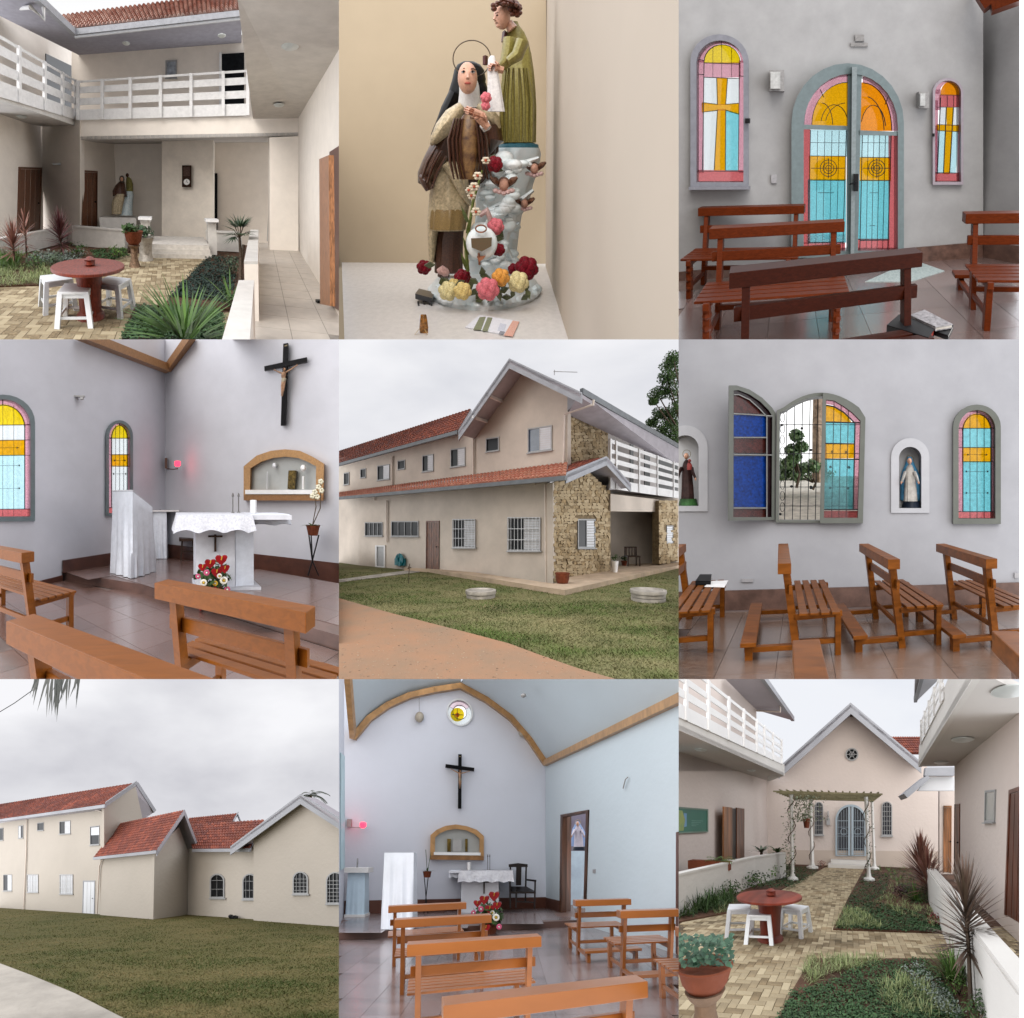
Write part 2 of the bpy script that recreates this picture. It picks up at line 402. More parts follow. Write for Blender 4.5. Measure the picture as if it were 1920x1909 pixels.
def window(s, th, wl, quad, cols=2, shutter=None, bars=0, name='window', deep=.10, fm=None, gm=None, sill=True, fr=.045, hbar=None):
    """a framed window on wall wl; quad: pixel corners bl, tl, tr, br. shutter: (from, to) share covered by white louvres"""
    fm = fm or WFRAME; n = wl[1]
    p = s.Ps(wl, quad); bl, tl, tr, br = p
    W = (br-bl).length; H = (tl-bl).length
    def at(u, v_, o=0): return (bl*(1-u)+br*u)*(1-v_)+(tl*(1-u)+tr*u)*v_+n*o
    fu, fv = fr/W, fr/H
    mb = MB(); mb.prism([at(0, 0, .03), at(1, 0, .03), at(1, 1, .03), at(0, 1, .03)], -n*(.05), [[at(fu, fv, .03), at(1-fu, fv, .03), at(1-fu, 1-fv, .03), at(fu, 1-fv, .03)]])
    f = th.part(name, mb, fm, smooth=0)
    if f is None: return None
    for i in range(cols):
        u0 = fu+(1-2*fu)*i/cols; u1 = fu+(1-2*fu)*(i+1)/cols
        if shutter and shutter[0] <= (i+.5)/cols <= shutter[1]:
            m2 = MB(); k = max(5, int(H/.09))
            for j in range(k):
                v0 = fv+(1-2*fv)*j/k; v1 = fv+(1-2*fv)*(j+.86)/k
                m2.prism([at(u0+.01, v0, .012), at(u1-.01, v0, .012), at(u1-.01, v1, .024), at(u0+.01, v1, .024)], -n*.012, r=.5)
            th.part('shutter', m2, SHUT, on=f, smooth=0)
        else:
            m2 = MB(); m2.prism([at(u0+.004, fv, .006), at(u1-.004, fv, .006), at(u1-.004, 1-fv, .006), at(u0+.004, 1-fv, .006)], -n*.004)
            th.part('pane', m2, gm or DARKG, on=f, smooth=0)
            if cols > 1 and i < cols-1 :
                m2 = MB(); m2.prism([at(u1-fu*.4, fv, .02), at(u1+fu*.4, fv, .02), at(u1+fu*.4, 1-fv, .02), at(u1-fu*.4, 1-fv, .02)], -n*.02)
                th.part('mullion', m2, fm, on=f, smooth=0)
    if bars:
        m2 = MB()
        for i in range(bars+1):
            u = i/bars; m2.beam(at(u, 0, .06), at(u, 1, .06), .016, .016, up=n)
        for v_ in (.0, .33, .66, 1.0): m2.beam(at(0, v_, .06), at(1, v_, .06), .018, .018, up=n)
        th.part('grille', m2, SHUT, on=f, smooth=0)
    if hbar:
        m2 = MB()
        for v_ in hbar: m2.prism([at(fu, v_-.012, .02), at(1-fu, v_-.012, .02), at(1-fu, v_+.012, .02), at(fu, v_+.012, .02)], -n*.02)
        th.part('glazing_bar', m2, fm, on=f, smooth=0)
    if sill:
        m2 = MB(); m2.para(at(-.04, -.04, .002), (br-bl)*1.08, n*.07, (tl-bl)*.035); th.part('sill', m2, fm, on=f, smooth=0)
    return f
def plank_door(s, th, wl, quad, m=None, planks=5, fm=None):
    n = wl[1]; bl, tl, tr, br = s.Ps(wl, quad); m = m or DOORW
    def at(u, v_, o=0): return (bl*(1-u)+br*u)*(1-v_)+(tl*(1-u)+tr*u)*v_+n*o
    mb = MB(); mb.prism([at(-.06, 0, .03), at(-.06, 1.03, .03), at(1.06, 1.03, .03), at(1.06, 0, .03), at(1, 0, .03), at(1, 1, .03), at(0, 1, .03), at(0, 0, .03)], -n*.05)
    f = th.part('door', mb, fm or m, smooth=0)
    if f is None: return
    for i in range(planks):
        m2 = MB(); g = .012; m2.prism([at(i/planks+g, .005, .012), at((i+1)/planks-g, .005, .012), at((i+1)/planks-g, .995, .012), at(i/planks+g, .995, .012)], -n*.03)
        th.part('plank', m2, m, on=f, smooth=0)
    m2 = MB(); m2.ball(at(.88, .48, .05), .03); th.part('handle', m2, IRON, on=f)
def foliage(mb, c, r, n, size, flat=1.0, up=0):
    c = V(c)
    for i in range(n):
        d = V((random.gauss(0, 1), random.gauss(0, 1), random.gauss(0, 1))).normalized(); q = random.random()**.45
        p = c+V((d.x*r*q, d.y*r*q, d.z*r*q*flat)); nn = d+V((random.gauss(0, .5), random.gauss(0, .5), random.gauss(.4, .5)))
        mb.leaf(p, size*random.uniform(.6, 1.4), nn)
def tuft(mb, c, n, ln, wd, spread=.6, droop=.9, rad_=.04):
    c = V(c)
    for i in range(n):
        a = random.uniform(0, 2*pi); t = random.uniform(.05, spread)
        mb.blade(c+V((cos(a)*rad_*random.random(), sin(a)*rad_*random.random(), 0)), (cos(a)*t, sin(a)*t, 1), ln*random.uniform(.6, 1.15), wd, droop*random.uniform(.5, 1.3), 4)
def turf(s, st, poly, n, h, m, name='grass', wd=.012):
    """short blades over the convex floor quad poly (a,b,c,d), denser towards the viewer"""
    mb = MB(); a, b, c, d = [V(p) for p in poly]
    for i in range(n):
        u, q = random.random(), random.random(); v_ = q
        p = (a*(1-u)+b*u)*(1-v_)+(d*(1-u)+c*u)*v_
        t = random.uniform(0, 6.28); l = V((cos(t)*.5, sin(t)*.5, 1)); ww = wd*random.uniform(.7, 1.6)*(1+p.y*.12)
        sd = V((cos(t+1.5), sin(t+1.5), 0)); hh = h*random.uniform(.5, 1.3)
        mb.add([p-sd*ww, p+sd*ww, p+l*hh], [(0, 1, 2)])
    return s.struct(name, mb, m, kind='stuff', drop=True, smooth=0)

# ================================================================ SET: the two-storey house corner seen over the lawn (middle of the image)
s = Set(2.972, (630, 634), (635.5, 636.5, 1272.5, 1273.5), 1082, 2130, 1.6, 1.0)
SKY5 = skymat('overcast_sky', (.70, .71, .76), (.90, .90, .93), .035, 1.0, 3)
s.sky(60, SKY5)
def lawn_blade(mb, p):
    t = random.uniform(0, 6.28); k = .0045*(1+p.y*.10); q = V((p.x*.55, p.y*.8, 0)); g = NZ.noise(q)*.8+NZ.noise(q*3.1)*.5+.38+random.uniform(-.22, .22)
    h = random.uniform(.008, .035)*(1.3 if g < .4 else .8)
    mb.add([p-V((k, 0, 0)), p+V((k, 0, 0)), p+V((cos(t)*.04, sin(t)*.04, h))], [(0, 1, 2)], min(1, max(0, g)))
GRASS = mat('lawn_soil_and_grass', (.19, .165, .075), .95, .3, .9, .5, 60, .1, col2=(.095, .11, .036))
BLADE = mat('grass_blade', (.085, .125, .03), .8, .3, 1.2, rnd=(.30, .26, .13), transl=.1)
DIRT = mat('red_dirt_drive', (.37, .20, .115), .95, .25, 1.3, .5, 60, .1, col2=(.28, .19, .125))
TAN = mat('tan_concrete_apron', (.50, .38, .27), .9, .12, 2, .2, 40)
mb = MB(); mb.prism([(-20, 1, 0), (20, 1, 0), (20, 58, 0), (-20, 58, 0)], (0, 0, -.3)); lawn = s.struct('lawn', mb, GRASS, smooth=0)
z = .004
dr = [(-100, 1425), (20, 1450), (300, 1530), (740, 1642), (960, 1700), (1150, 1770), (1350, 1840), (1560, 1900), (1700, 1960), (-100, 1990)]
mb = MB(); mb.prism([s.Z(.03, *p) for p in dr], (0, 0, -.028)); s.struct('driveway', mb, DIRT, smooth=0)
mb = MB()
for i in range(900):
    p = s.Z(.03, random.uniform(-10, 1500), random.uniform(1460, 1910))
    if inside(s.proj(p), dr): r = random.uniform(.004, .016); mb.ball(p, r, r, r*.6, 5, 3)
s.struct('pebbles', mb, mat('pale_pebble', (.30, .20, .13), .9, .3, 9, rnd=(.40, .29, .20)), kind='stuff', drop=True, smooth=0)
q = [s.Z(0, -60, 1300), s.Z(0, 1940, 1300), s.Z(0, 1940, 1900), s.Z(0, -60, 1900)]
mb = MB()
mb = MB(); keep = [(-20, 1270), (480, 1300), (900, 1372), (1260, 1416), (1940, 1290), (1940, 1960), (1560, 1905), (1150, 1772), (740, 1645), (300, 1533), (20, 1453), (-100, 1430)]
for i in range(75000):
    px, py = random.uniform(-10, 1930), 1285+620*random.random()
    if not inside((px, py), keep): continue
    lawn_blade(mb, s.Z(0, px, py))
s.struct('grass', mb, BLADE, kind='stuff', drop=True, smooth=0)
mb = MB(); mb.prism([s.Z(.02, *p) for p in ((-40, 1352), (-40, 1366), (470, 1302), (430, 1290))], (0, 0, -.018)); s.struct('footpath', mb, CONC, smooth=0)
mb = MB(); mb.prism([s.Z(.14, *p) for p in ((380, 1278), (520, 1286), (1160, 1388), (1275, 1404), (1960, 1255), (1960, 1215), (1400, 1290), (1215, 1368), (700, 1295))], (0, 0, -.14)); apron = s.struct('house_apron', mb, TAN, smooth=0)

C5 = s.Z(0, 1210, 1368); A5 = s.Z(0, 130, 1266); B5 = s.Z(0, 1530, 1316)
h5 = s.thing('house', 'two storey cream house with gable, red roofs and stone clad corner behind a lawn', 'house', C5)
wA = s.wall(C5, A5); wB = s.wall(C5, B5)
# ground floor long wall and its return wing
def wallpoly(th, wl, pts, m, thick=.25, name='wall', holes=()):
    mb = MB(); mb.prism(s.Ps(wl, pts), -wl[1]*thick, [s.Ps(wl, h) for h in holes]); return th.part(name, mb, m, smooth=0)
wallpoly(h5, wA, [(130, 1272), (1170, 1372), (1170, 790), (130, 880)], CREAM)
L5 = s.Z(0, -60, 1240); wL = s.wall(A5, L5)
wallpoly(h5, wL, [(-60, 1256), (131, 1270), (131, 880), (-60, 880)], CREAM)
mb = MB(); p0 = s.P(wA, 1170, 1372); p1 = s.P(wA, 1214, 1378); up = V((0, 0, 1))*(s.P(wA, 1190, 800).z); mb.para(p0+wA[1]*.06-V((0, 0, .1)), p1-p0, -wA[1]*.3, up+V((0, 0, .1))); h5.part('corner_pier', mb, CREAM, smooth=0)
# stone clad gable end of the ground floor
STONE = mat('ochre_stone', (.33, .235, .125), .9, .3, 7, .5, 25, .1, rnd=(.47, .37, .235))
MORT = mat('stone_mortar', (.22, .16, .09), .95, .2, 9, .3, 40)
pst = [(1212, 1372), (1530, 1320), (1528, 860), (1418, 752), (1214, 806)]
stw = wallpoly(h5, wB, pst, MORT, .25, 'stone_wall')
pup = [(1290, 700), (1516, 662), (1516, 512), (1290, 425)]
wBu = s.wall(s.D(C5.y+1.6, 1288, s.hz), s.D(B5.y+1.6, 1530, s.hz))
stu = wallpoly(h5, wBu, pup, MORT, .25, 'upper_stone_wall')
def stones(th, wl, poly, on, step, m, lim, skip=None, drop=()):
    """irregular split stones set proud of the mortar, each a part"""
    n = 0; rest = MB(); x0 = min(p[0] for p in poly); x1 = max(p[0] for p in poly); y0 = min(p[1] for p in poly); y1 = max(p[1] for p in poly)
    y = y0
    while y < y1:
        hh = step*random.uniform(.75, 1.1); x = x0+random.uniform(-step, 0)
        while x < x1:
            ww = step*random.uniform(.8, 1.9); c = (x+ww/2, y+hh/2)
            if inside(c, poly) and not (skip and skip[0] < c[0] < skip[2] and skip[1] < c[1] < skip[3]):
                k = random.choice((4, 5, 6)); g = []
                for i in range(k):
                    a = 2*pi*(i+random.uniform(-.2, .2))/k+.6
                    g.append((min(x1, max(x0, c[0]+ww*.62*cos(a))), c[1]+hh*.68*sin(a)))
                mb = MB(); pr = random.uniform(.015, .05); mb.prism(s.Ps(wl, g, pr), -wl[1]*(pr-.002))
                if n < lim: th.part('stone', mb, m, on=on, smooth=0)
                else: rest.add(mb.v, mb.f, random.random())
                n += 1
            x += ww
        y += hh
    if rest.f: th.part('stones', rest, m, on=on, kind='stuff', smooth=0)
stones(h5, wB, pst, stw, 18, STONE, 190, (1335, 990, 1450, 1185))
stones(h5, wBu, pup, stu, 18, STONE, 60)
# upper storey, set back behind the lean-to roof
off = V((wA[1].x, wA[1].y, 0))*-1.5
wU = s.wall(C5+off+(C5-A5).normalized()*-.3, A5+off)
wallpoly(h5, wU, [(-60, 900), (760, 800), (1290, 715), (1290, 300), (1200, 262), (1040, 195), (965, 205), (850, 390), (740, 500), (-60, 690)], CREAM, .25, 'upper_wall')
# lean-to roof between the storeys
e0, e1 = s.P(wA, -60, 893, .55), s.P(wA, 1282, 768, .55)
t0, t1 = s.P(wU, -60, 872), s.P(wU, 1292, 695)
mb = MB(); slabroof(mb, e0, e1, t1, t0, .1); lr = h5.part('lean_to_roof', mb, GREYP, smooth=0)
roof_tiles(s, h5, e0, e1, t1, t0, 90, 5, TILE2, on=lr)
mb = MB(); mb.beam(e0+V((0, 0, -.06)), e1+V((0, 0, -.06)), .14, .13); h5.part('gutter', mb, GUTT, smooth=0)
# small gable roof over the stone end
gpk = s.P(wB, 1508, 668, .55); gl = s.P(wB, 1282, 762, .55); gr = s.P(wB, 1645, 822, .55)
back = -wB[1]*2.2
for a, b in ((gl, gpk), (gpk, gr)):
    mb = MB(); n = (b-a).cross(back).normalized(); n = n if n.z > 0 else -n; mb.prism([a, b, b+back, a+back], -n*.1); rr = h5.part('porch_roof', mb, SOFF, smooth=0)
    roof_tiles(s, h5, a+n*.0, a+back, b+back, b, 14, 8, TILE, on=rr, amp=.03)
    mb = MB(); mb.prism([a+V((0, 0, .06)), b+V((0, 0, .06)), b-V((0, 0, .26)), a-V((0, 0, .26))], -wB[1]*.05); h5.part('barge_board', mb, GREYP, smooth=0)
# main roof: long eave to the left, big gable with deep verge
ea, eb = s.P(wU, -60, 720, .7), s.P(wU, 680, 516, .7)
rp0 = s.P(wU, 60, 640, -3.5); rp1 = s.P(wU, 752, 396, -2.2)
ra = s.P(wU, -60, 655, -2.5)
mb = MB(); slabroof(mb, ea, eb, rp1, ra, .12); mr = h5.part('main_roof', mb, SOFF, smooth=0)
roof_tiles(s, h5, ea, eb, rp1, ra, 64, 9, TILE, on=mr)
mb = MB(); mb.beam(ea+V((0, 0, -.07)), eb+V((0, 0, -.07)), .14, .15); h5.part('gutter', mb, GUTT, smooth=0)
g0, g1, g2 = s.P(wU, 682, 528, .9), s.P(wU, 965, 122, .9), s.P(wU, 1368, 312, .9)
bk = -wU[1]*3.0
for a, b in ((g0, g1), (g1, g2)):
    mb = MB(); n = (b-a).cross(bk).normalized(); n = n if n.z > 0 else -n; mb.prism([a, b, b+bk, a+bk], -n*.1); h5.part('gable_roof', mb, SOFF, smooth=0)
    mb = MB(); mb.prism([a+V((0, 0, .06)), b+V((0, 0, .06)), b-V((0, 0, .3)), a-V((0, 0, .3))], -wU[1]*.06); h5.part('barge_board', mb, GREYP, smooth=0)
for t in (.3, .6):
    p = g0*(1-t)+g1*t; mb = MB(); mb.beam(p+V((0, 0, -.16)), p-wU[1]*.85+V((0, 0, -.16)), .1, .1); h5.part('purlin', mb, WPAINT, smooth=0)
# right hand eave over the balcony
r0 = s.P(wU, 1368, 306, .8); r1 = s.D(r0.y+7.5, 1960, 640)
mb = MB(); inn0 = s.P(wBu, 1288, 425); inn1 = s.D(r1.y-.2, 1960, 735)
mb.prism([r0, r1, inn1, inn0], V((0, 0, .08))); h5.part('eave_soffit', mb, SOFF, smooth=0)
mb = MB(); mb.beam(r0+V((0, 0, .05)), r1+V((0, 0, .05)), .12, .2); h5.part('gutter', mb, GUTT, smooth=0)
mb = MB(); mb.prism([s.P(wU, 1290, 315, .02), s.P(wU, 1372, 330, .3), s.P(wU, 1290, 405, .02)], (0, .06, 0)); h5.part('eave_end', mb, GREYP, smooth=0)
# upper right: pale wall behind the balcony, veranda below
wR = s.wall(s.D(B5.y+2.2, 1500, s.hz), s.D(B5.y+9.5, 1960, s.hz))
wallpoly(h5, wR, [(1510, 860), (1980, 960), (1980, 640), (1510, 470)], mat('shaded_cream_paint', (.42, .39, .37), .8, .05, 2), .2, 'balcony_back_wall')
for x0, x1 in ((1640, 1658), (1720, 1750), (1800, 1905)):
    mb = MB(); mb.prism(s.Ps(wR, [(x0, 830+(x0-1640)*.2), (x0, 590+(x0-1640)*.3), (x1, 590+(x1-1640)*.3), (x1, 830+(x1-1640)*.2)], .03), -wR[1]*.04); h5.part('balcony_door', mb, DARKG, smooth=0)
wF = s.wall(s.D(B5.y-.2, 1530, s.hz), s.D(B5.y+5.0, 1960, s.hz))
mb = MB(); mb.prism(s.Ps(wF, [(1524, 845), (1690, 838), (1960, 905), (1960, 880), (1690, 812), (1524, 815)]), -wF[1]*2.4); h5.part('balcony_slab', mb, SOFF, smooth=0)
wV = s.wall(s.D(B5.y+2.6, 1500, s.hz), s.D(B5.y+4.2, 1960, s.hz))
wallpoly(h5, wV, [(1510, 1290), (1980, 1245), (1980, 900), (1510, 860)], CREAM, .2, 'veranda_back_wall')
mb = MB(); mb.prism([s.P(wF, 1530, 965), s.P(wF, 1800, 968), s.P(wF, 1800, 900), s.P(wF, 1530, 868)], -wF[1]*.3); h5.part('lintel_beam', mb, CREAM, smooth=0)
pp = [(1800, 1262), (1960, 1232), (1960, 905), (1800, 905)]
wP = s.wall(s.D(B5.y+2.3, 1800, s.hz), s.D(B5.y+5.2, 1960, s.hz))
sp = wallpoly(h5, wP, pp, MORT, .3, 'stone_pier')
stones(h5, wP, pp, sp, 18, STONE, 48, (1835, 1040, 1880, 1150))
window(s, h5, wP, rect_px(1840, 1045, 1876, 1145), 1, (0, 1), sill=False)
# balcony railing of horizontal white boards
def railing(s, th, wl, x0, x1, yt0, yt1, yb0, yb1, posts, boards, off=0, m=None, pw=.09, name='railing', solid=None):
    """posts and horizontal boards as single parts; y as lines from x0 to x1"""
    m = m or WPAINT; n = wl[1]
    def L(x, v_):
        t = (x-x0)/(x1-x0); yt = yt0+(yt1-yt0)*t; yb = yb0+(yb1-yb0)*t; return s.P(wl, x, yb+(yt-yb)*v_, off)
    rl = None
    for i, x in enumerate(posts):
        mb = MB(); a, b = L(x, 0), L(x, 1); mb.beam(a, b, pw, .08, up=n); rl = th.part(name+'_post', mb, m, smooth=0)
    for (v0, v1) in boards:
        mb = MB(); mb.prism([L(x0, v0), L(x1, v0), L(x1, v1), L(x0, v1)], -n*.03); th.part(name+'_board', mb, m, smooth=0)
railing(s, h5, wF, 1524, 1960, 560, 715, 838, 900, (1528, 1560, 1688, 1790, 1880), ((0, .2), (.3, .42), (.52, .62), (.72, .8), (.92, 1)), .03)
# windows and doors
for q, c_, sh, br in (((45, 752, 75, 820), 1, None, 0), ((137, 730, 168, 782), 1, None, 0), ((232, 712, 300, 795), 2, (.5, 1), 0), ((345, 684, 386, 736), 1, None, 0),
                  ((482, 655, 545, 748), 2, (.5, 1), 0), ((640, 620, 722, 722), 2, (.5, 1), 0), ((836, 560, 910, 638), 1, None, 0), ((1070, 505, 1205, 642), 2, (.5, 1), 0)):
    dy = (q[2]-q[0])*.14; window(s, h5, wU, [(q[0], q[3]), (q[0], q[1]), (q[2], q[1]-dy), (q[2], q[3]-dy)], c_, sh, br, gm=mat('blue_grey_glass', (.08, .10, .14), .1, .2, 2, spec=.6) if q[0] > 1000 else None)
for q, c_, sh, br in (((163, 1026, 262, 1104), 4, None, 0), ((310, 1020, 462, 1106), 4, None, 0), ((655, 1010, 780, 1167), 2, (.5, 1), 7), ((962, 1000, 1142, 1185), 2, (.5, 1), 9)):
    window(s, h5, wA, rect_px(*q), c_, sh, br)
window(s, h5, wB, rect_px(1345, 1008, 1442, 1170), 2, (.5, 1), 0)
plank_door(s, h5, wA, [(506, 1284), (508, 1026), (573, 1026), (572, 1290)])
mb = MB(); mb.prism(s.Ps(wA, [(218, 1276), (218, 1155), (272, 1155), (272, 1280), ], .05), -wA[1]*.06, [s.Ps(wA, [(226, 1270), (226, 1162), (266, 1162), (266, 1272)], .05)]); mf = h5.part('meter_niche', mb, WPAINT, smooth=0)
mb = MB(); mb.prism(s.Ps(wA, [(226, 1270), (226, 1162), (266, 1162), (266, 1272)], .012), -wA[1]*.01); h5.part('meter_door', mb, WFRAME, on=mf, smooth=0)
for wl, pts in ((wU, [(312, 660), (312, 842)]), (wU, [(764, 545), (764, 778)]), (wA, [(282, 905), (283, 1140)]), (wA, [(1165, 815), (1168, 1365)]), (wA, [(1088, 770), (1088, 800), (1110, 815)]), (wA, [(215, 880), (216, 905)])):
    mb = MB(); mb.tube([s.P(wl, *p, .06) for p in pts], .035, 8); h5.part('downpipe', mb, PIPE)
mb = MB(); mb.tube([s.P(wU, 1436, 345, .7), s.P(wU, 1434, 370, .7), s.P(wU, 1272, 425, .08), s.P(wU, 1266, 700, .08)], .04, 8); h5.part('downpipe', mb, PIPE)
# antenna on the roof
mb = MB(); p = s.D(C5.y+4, 1217, 205); q = s.D(C5.y+4, 1217, 178); mb.tube([p, q], .02, 6)
mb.tube([s.D(C5.y+4, 1212, 186), s.D(C5.y+4, 1345, 190)], .015, 6)
for x in range(1225, 1345, 14): mb.tube([s.D(C5.y+3.8, x, 188), s.D(C5.y+4.2, x, 188)], .006, 5)
h5.part('antenna', mb, WFRAME)
# things on the lawn and along the wall
def well_ring(s, x0, x1, yt, yb, label, n=2):
    c = s.Z(0, (x0+x1)/2, yb-18); r = s.m(c.y)*(x1-x0)/2; hgt = s.m(c.y)*(yb-yt)*.62
    th = s.thing('concrete_well_ring', label, 'well ring', c, 'concrete rings on the lawn')
    for i in range(n):
        z0, z1 = hgt*i/n, hgt*(i+1)/n-.012; k = 1 if i == n-1 else .94
        mb = MB(); mb.lathe(c, [(r*.8, z0+.001), (r*k, z0), (r*k*1.01, (z0+z1)/2), (r*k, z1), (r*.82, z1), (r*.8, z1-.02)], 28); th.part('ring', mb, CONC)
    mb = MB(); mb.lathe(c, [(r*.79, hgt*.6), (r*.79, hgt*.68), (0.01, hgt*.7)], 20); th.part('lid', mb, mat('weathered_lid', (.28, .24, .2), .9, .3, 4, .3)); return th
well_ring(s, 722, 892, 1392, 1462, 'round concrete ring sunk in the lawn in front of the long wall')
well_ring(s, 1642, 1836, 1378, 1480, 'stacked concrete well ring on the lawn in front of the stone corner', 3)
c = s.Z(.14, 1262, 1366); mb = MB(); k = s.m(c.y)
mb.lathe(c, [(k*30, 0), (k*36, k*20), (k*39, k*48), (k*42, k*58), (k*38, k*58), (k*35, k*45), (.01, k*44)], 20); s.solo('terracotta_pot', 'empty terracotta pot standing at the foot of the stone corner', 'pot', mb, TERRA)
c = s.Z(.02, 354, 1268); k = s.m(c.y); TEAL = mat('teal_plastic', (.01, .17, .2), .4, .2, 5)
hr = s.thing('hose_reel', 'teal hose reel hung low on the cream wall beside the meter niche', 'hose reel', c)
n = wA[1]; pc = s.P(wA, 354, 1236, .1)
a1 = (C5-A5).normalized()
mb = MB(); ring = []
for rr_ in (k*29, k*22, k*15): mb.tube([pc+a1*cos(t*pi/10)*rr_+V((0, 0, 1))*sin(t*pi/10)*rr_ for t in range(21)], k*5, 6)
hr.part('coiled_hose', mb, TEAL)
mb = MB(); mb.prism([s.P(wA, 326, 1266, .1), s.P(wA, 382, 1268, .1), s.P(wA, 382, 1228, .1), s.P(wA, 326, 1228, .1)], -n*.08); hr.part('reel_box', mb, TEAL, smooth=0)
c = s.Z(0, 405, 1368); mb = MB(); mb.tube([c, c+V((.01, 0, .35)), c+V((.03, 0, .62))], .012, 6); foliage(mb, c+V((.02, 0, .5)), .06, 14, .06); s.solo('sapling', 'thin staked sapling in the lawn near the path', 'sapling', mb, BARK)
# veranda things
c = s.Z(.14, 1660, 1272); ch = s.thing('veranda_chair', 'dark wooden chair standing on the veranda', 'chair', c); k = s.m(c.y)
def wchair(th, c, k, wd, dp, sh, bh, m):
    for dx, dy in ((0, 0), (wd, 0), (0, dp), (wd, dp)):
        mb = MB(); mb.beam(c+V((dx, dy, 0)), c+V((dx, dy, bh if dy else sh)), .05, .05, up=(0, 1, 0)); th.part('leg', mb, m, smooth=0)
    mb = MB(); mb.box(c+V((wd/2, dp/2, sh)), (wd+.06, dp+.06, .05)); th.part('seat', mb, m, smooth=0)
    for i in range(4): mb = MB(); mb.beam(c+V((wd*(i+.5)/4, dp, sh)), c+V((wd*(i+.5)/4, dp, bh)), .04, .03, up=(0, 1, 0)); th.part('back_slat', mb, m, smooth=0)
    mb = MB(); mb.beam(c+V((-.03, dp, bh)), c+V((wd+.03, dp, bh)), .05, .06); th.part('top_rail', mb, m, smooth=0)
DWOOD = mat('dark_brown_wood', (.04, .02, .013), .45, .3, 6, kind='wood', stretch=(5, 5, 1), spec=.15)
wchair(ch, c+V((-.25, 0, 0)), k, .5, .45, .42, .8, DWOOD)
def potted(s, zx, zy, wpx, hpx, label, z=.14, pm=None, name='potted_plant', lm=None, nleaf=60, pot=.45):
    c = s.Z(z, zx, zy); k = s.m(c.y); th = s.thing(name, label, 'potted plant', c)
    ph = hpx*pot*k; r = wpx*.32*k
    mb = MB(); mb.lathe(c, [(r*.7, 0), (r, ph*.8), (r*1.1, ph), (r*.95, ph), (r*.9, ph*.9), (.005, ph*.9)], 18); th.part('pot', mb, pm or TERRA)
    mb = MB(); foliage(mb, c+V((0, 0, ph+hpx*(1-pot)*k*.45)), wpx*.5*k, nleaf, wpx*.22*k, (1-pot)*hpx/wpx); th.part('foliage', mb, lm or LEAFD, smooth=0)
    return th
potted(s, 1810, 1258, 56, 92, 'leafy plant in a white pot beside the far stone pier', pm=WPAINT)
potted(s, 1555, 1305, 56, 105, 'plant in a tall white pot just behind the stone corner', pm=WPAINT, pot=.6)
potted(s, 1606, 1268, 50, 60, 'small plant in a red pot left of the veranda chair', pm=TERRA)
# tree behind the house at the right edge
def tree(s, label, base, h, trunk, blobs, nleaf, size, m, group=None, name='tree', lean=(0, 0)):
    base = V(base); th = s.thing(name, label, 'tree', base, group)
    mb = MB(); top = base+V((lean[0], lean[1], h*.75)); mb.tube([base, base*.5+top*.5+V((.1, 0, 0)), top], [trunk, trunk*.75, trunk*.4], 10)
    for (c, r) in blobs: mb.tube([base*.45+top*.55, (top+V(c))*.5, V(c)], [trunk*.5, trunk*.3, trunk*.1], 6)
    th.part('trunk', mb, BARK)
    mb = MB()
    for (c, r) in blobs: foliage(mb, c, r, nleaf, size, .8)
    th.part('crown', mb, m, smooth=0); return th
y = 32; k = s.m(y)
bl = [(s.D(y+random.uniform(-1, 1), px, py), r*k) for px, py, r in ((1860, 150, 60), (1900, 200, 75), (1790, 310, 55), (1850, 290, 60), (1910, 380, 60), (1770, 350, 30), (1850, 420, 50), (1900, 530, 70), (1820, 500, 60), (1760, 470, 36), (1925, 300, 80), (1880, 460, 60), (1800, 420, 45), (1840, 220, 50), (1880, 110, 50), (1790, 540, 50), (1850, 570, 60))]
tree(s, 'tall dark tree rising behind the roof of the stone cornered house', s.D(y, 2000, 1120), 9, .3, bl, 520, .2, LEAFD)
# ================================================================ SET: the long white wing and chapel side seen over the dark lawn (lower left of the image)
s = Set(2.987, (0, 1270), (-12, 1273.5, 635.5, 1922), 1110, 2100, 2.2, .12)
SKY7 = skymat('heavy_overcast_sky', (.52, .52, .57), (.92, .92, .95), .16, 1.0, 11)
s.sky(70, SKY7)
GRASS7 = mat('dark_lawn_soil', (.14, .11, .042), .95, .3, .8, .5, 40, .1, col2=(.06, .065, .018))
BLADE7 = mat('dark_grass_blade', (.05, .072, .016), .8, .3, .6, rnd=(.19, .145, .06), transl=.1, col2=(.045, .06, .014))
PLAS7 = mat('warm_white_plaster', (.49, .44, .38), .85, .05, 1.0, .1, 50, .15)
mb = MB(); mb.prism([(-20, 3, 0), (22, 3, 0), (22, 65, 0), (-20, 65, 0)], (0, 0, -.3)); s.struct('lawn', mb, GRASS7, smooth=0)
mb = MB()
keep = [(-20, 1300), (900, 1358), (1060, 1330), (1420, 1362), (1940, 1402), (1940, 1960), (720, 1925), (350, 1735), (-20, 1590)]
for i in range(75000):
    px, py = random.uniform(-10, 1930), 1295+620*random.random()
    if not inside((px, py), keep): continue
    lawn_blade(mb, s.Z(0, px, py))
s.struct('grass', mb, BLADE7, kind='stuff', drop=True, smooth=0)
mb = MB(); mb.prism([s.Z(.03, *p) for p in ((-100, 1560), (0, 1602), (180, 1670), (420, 1770), (720, 1922), (760, 2000), (-100, 2000))], (0, 0, -.028)); s.struct('footpath', mb, CONC, smooth=0)
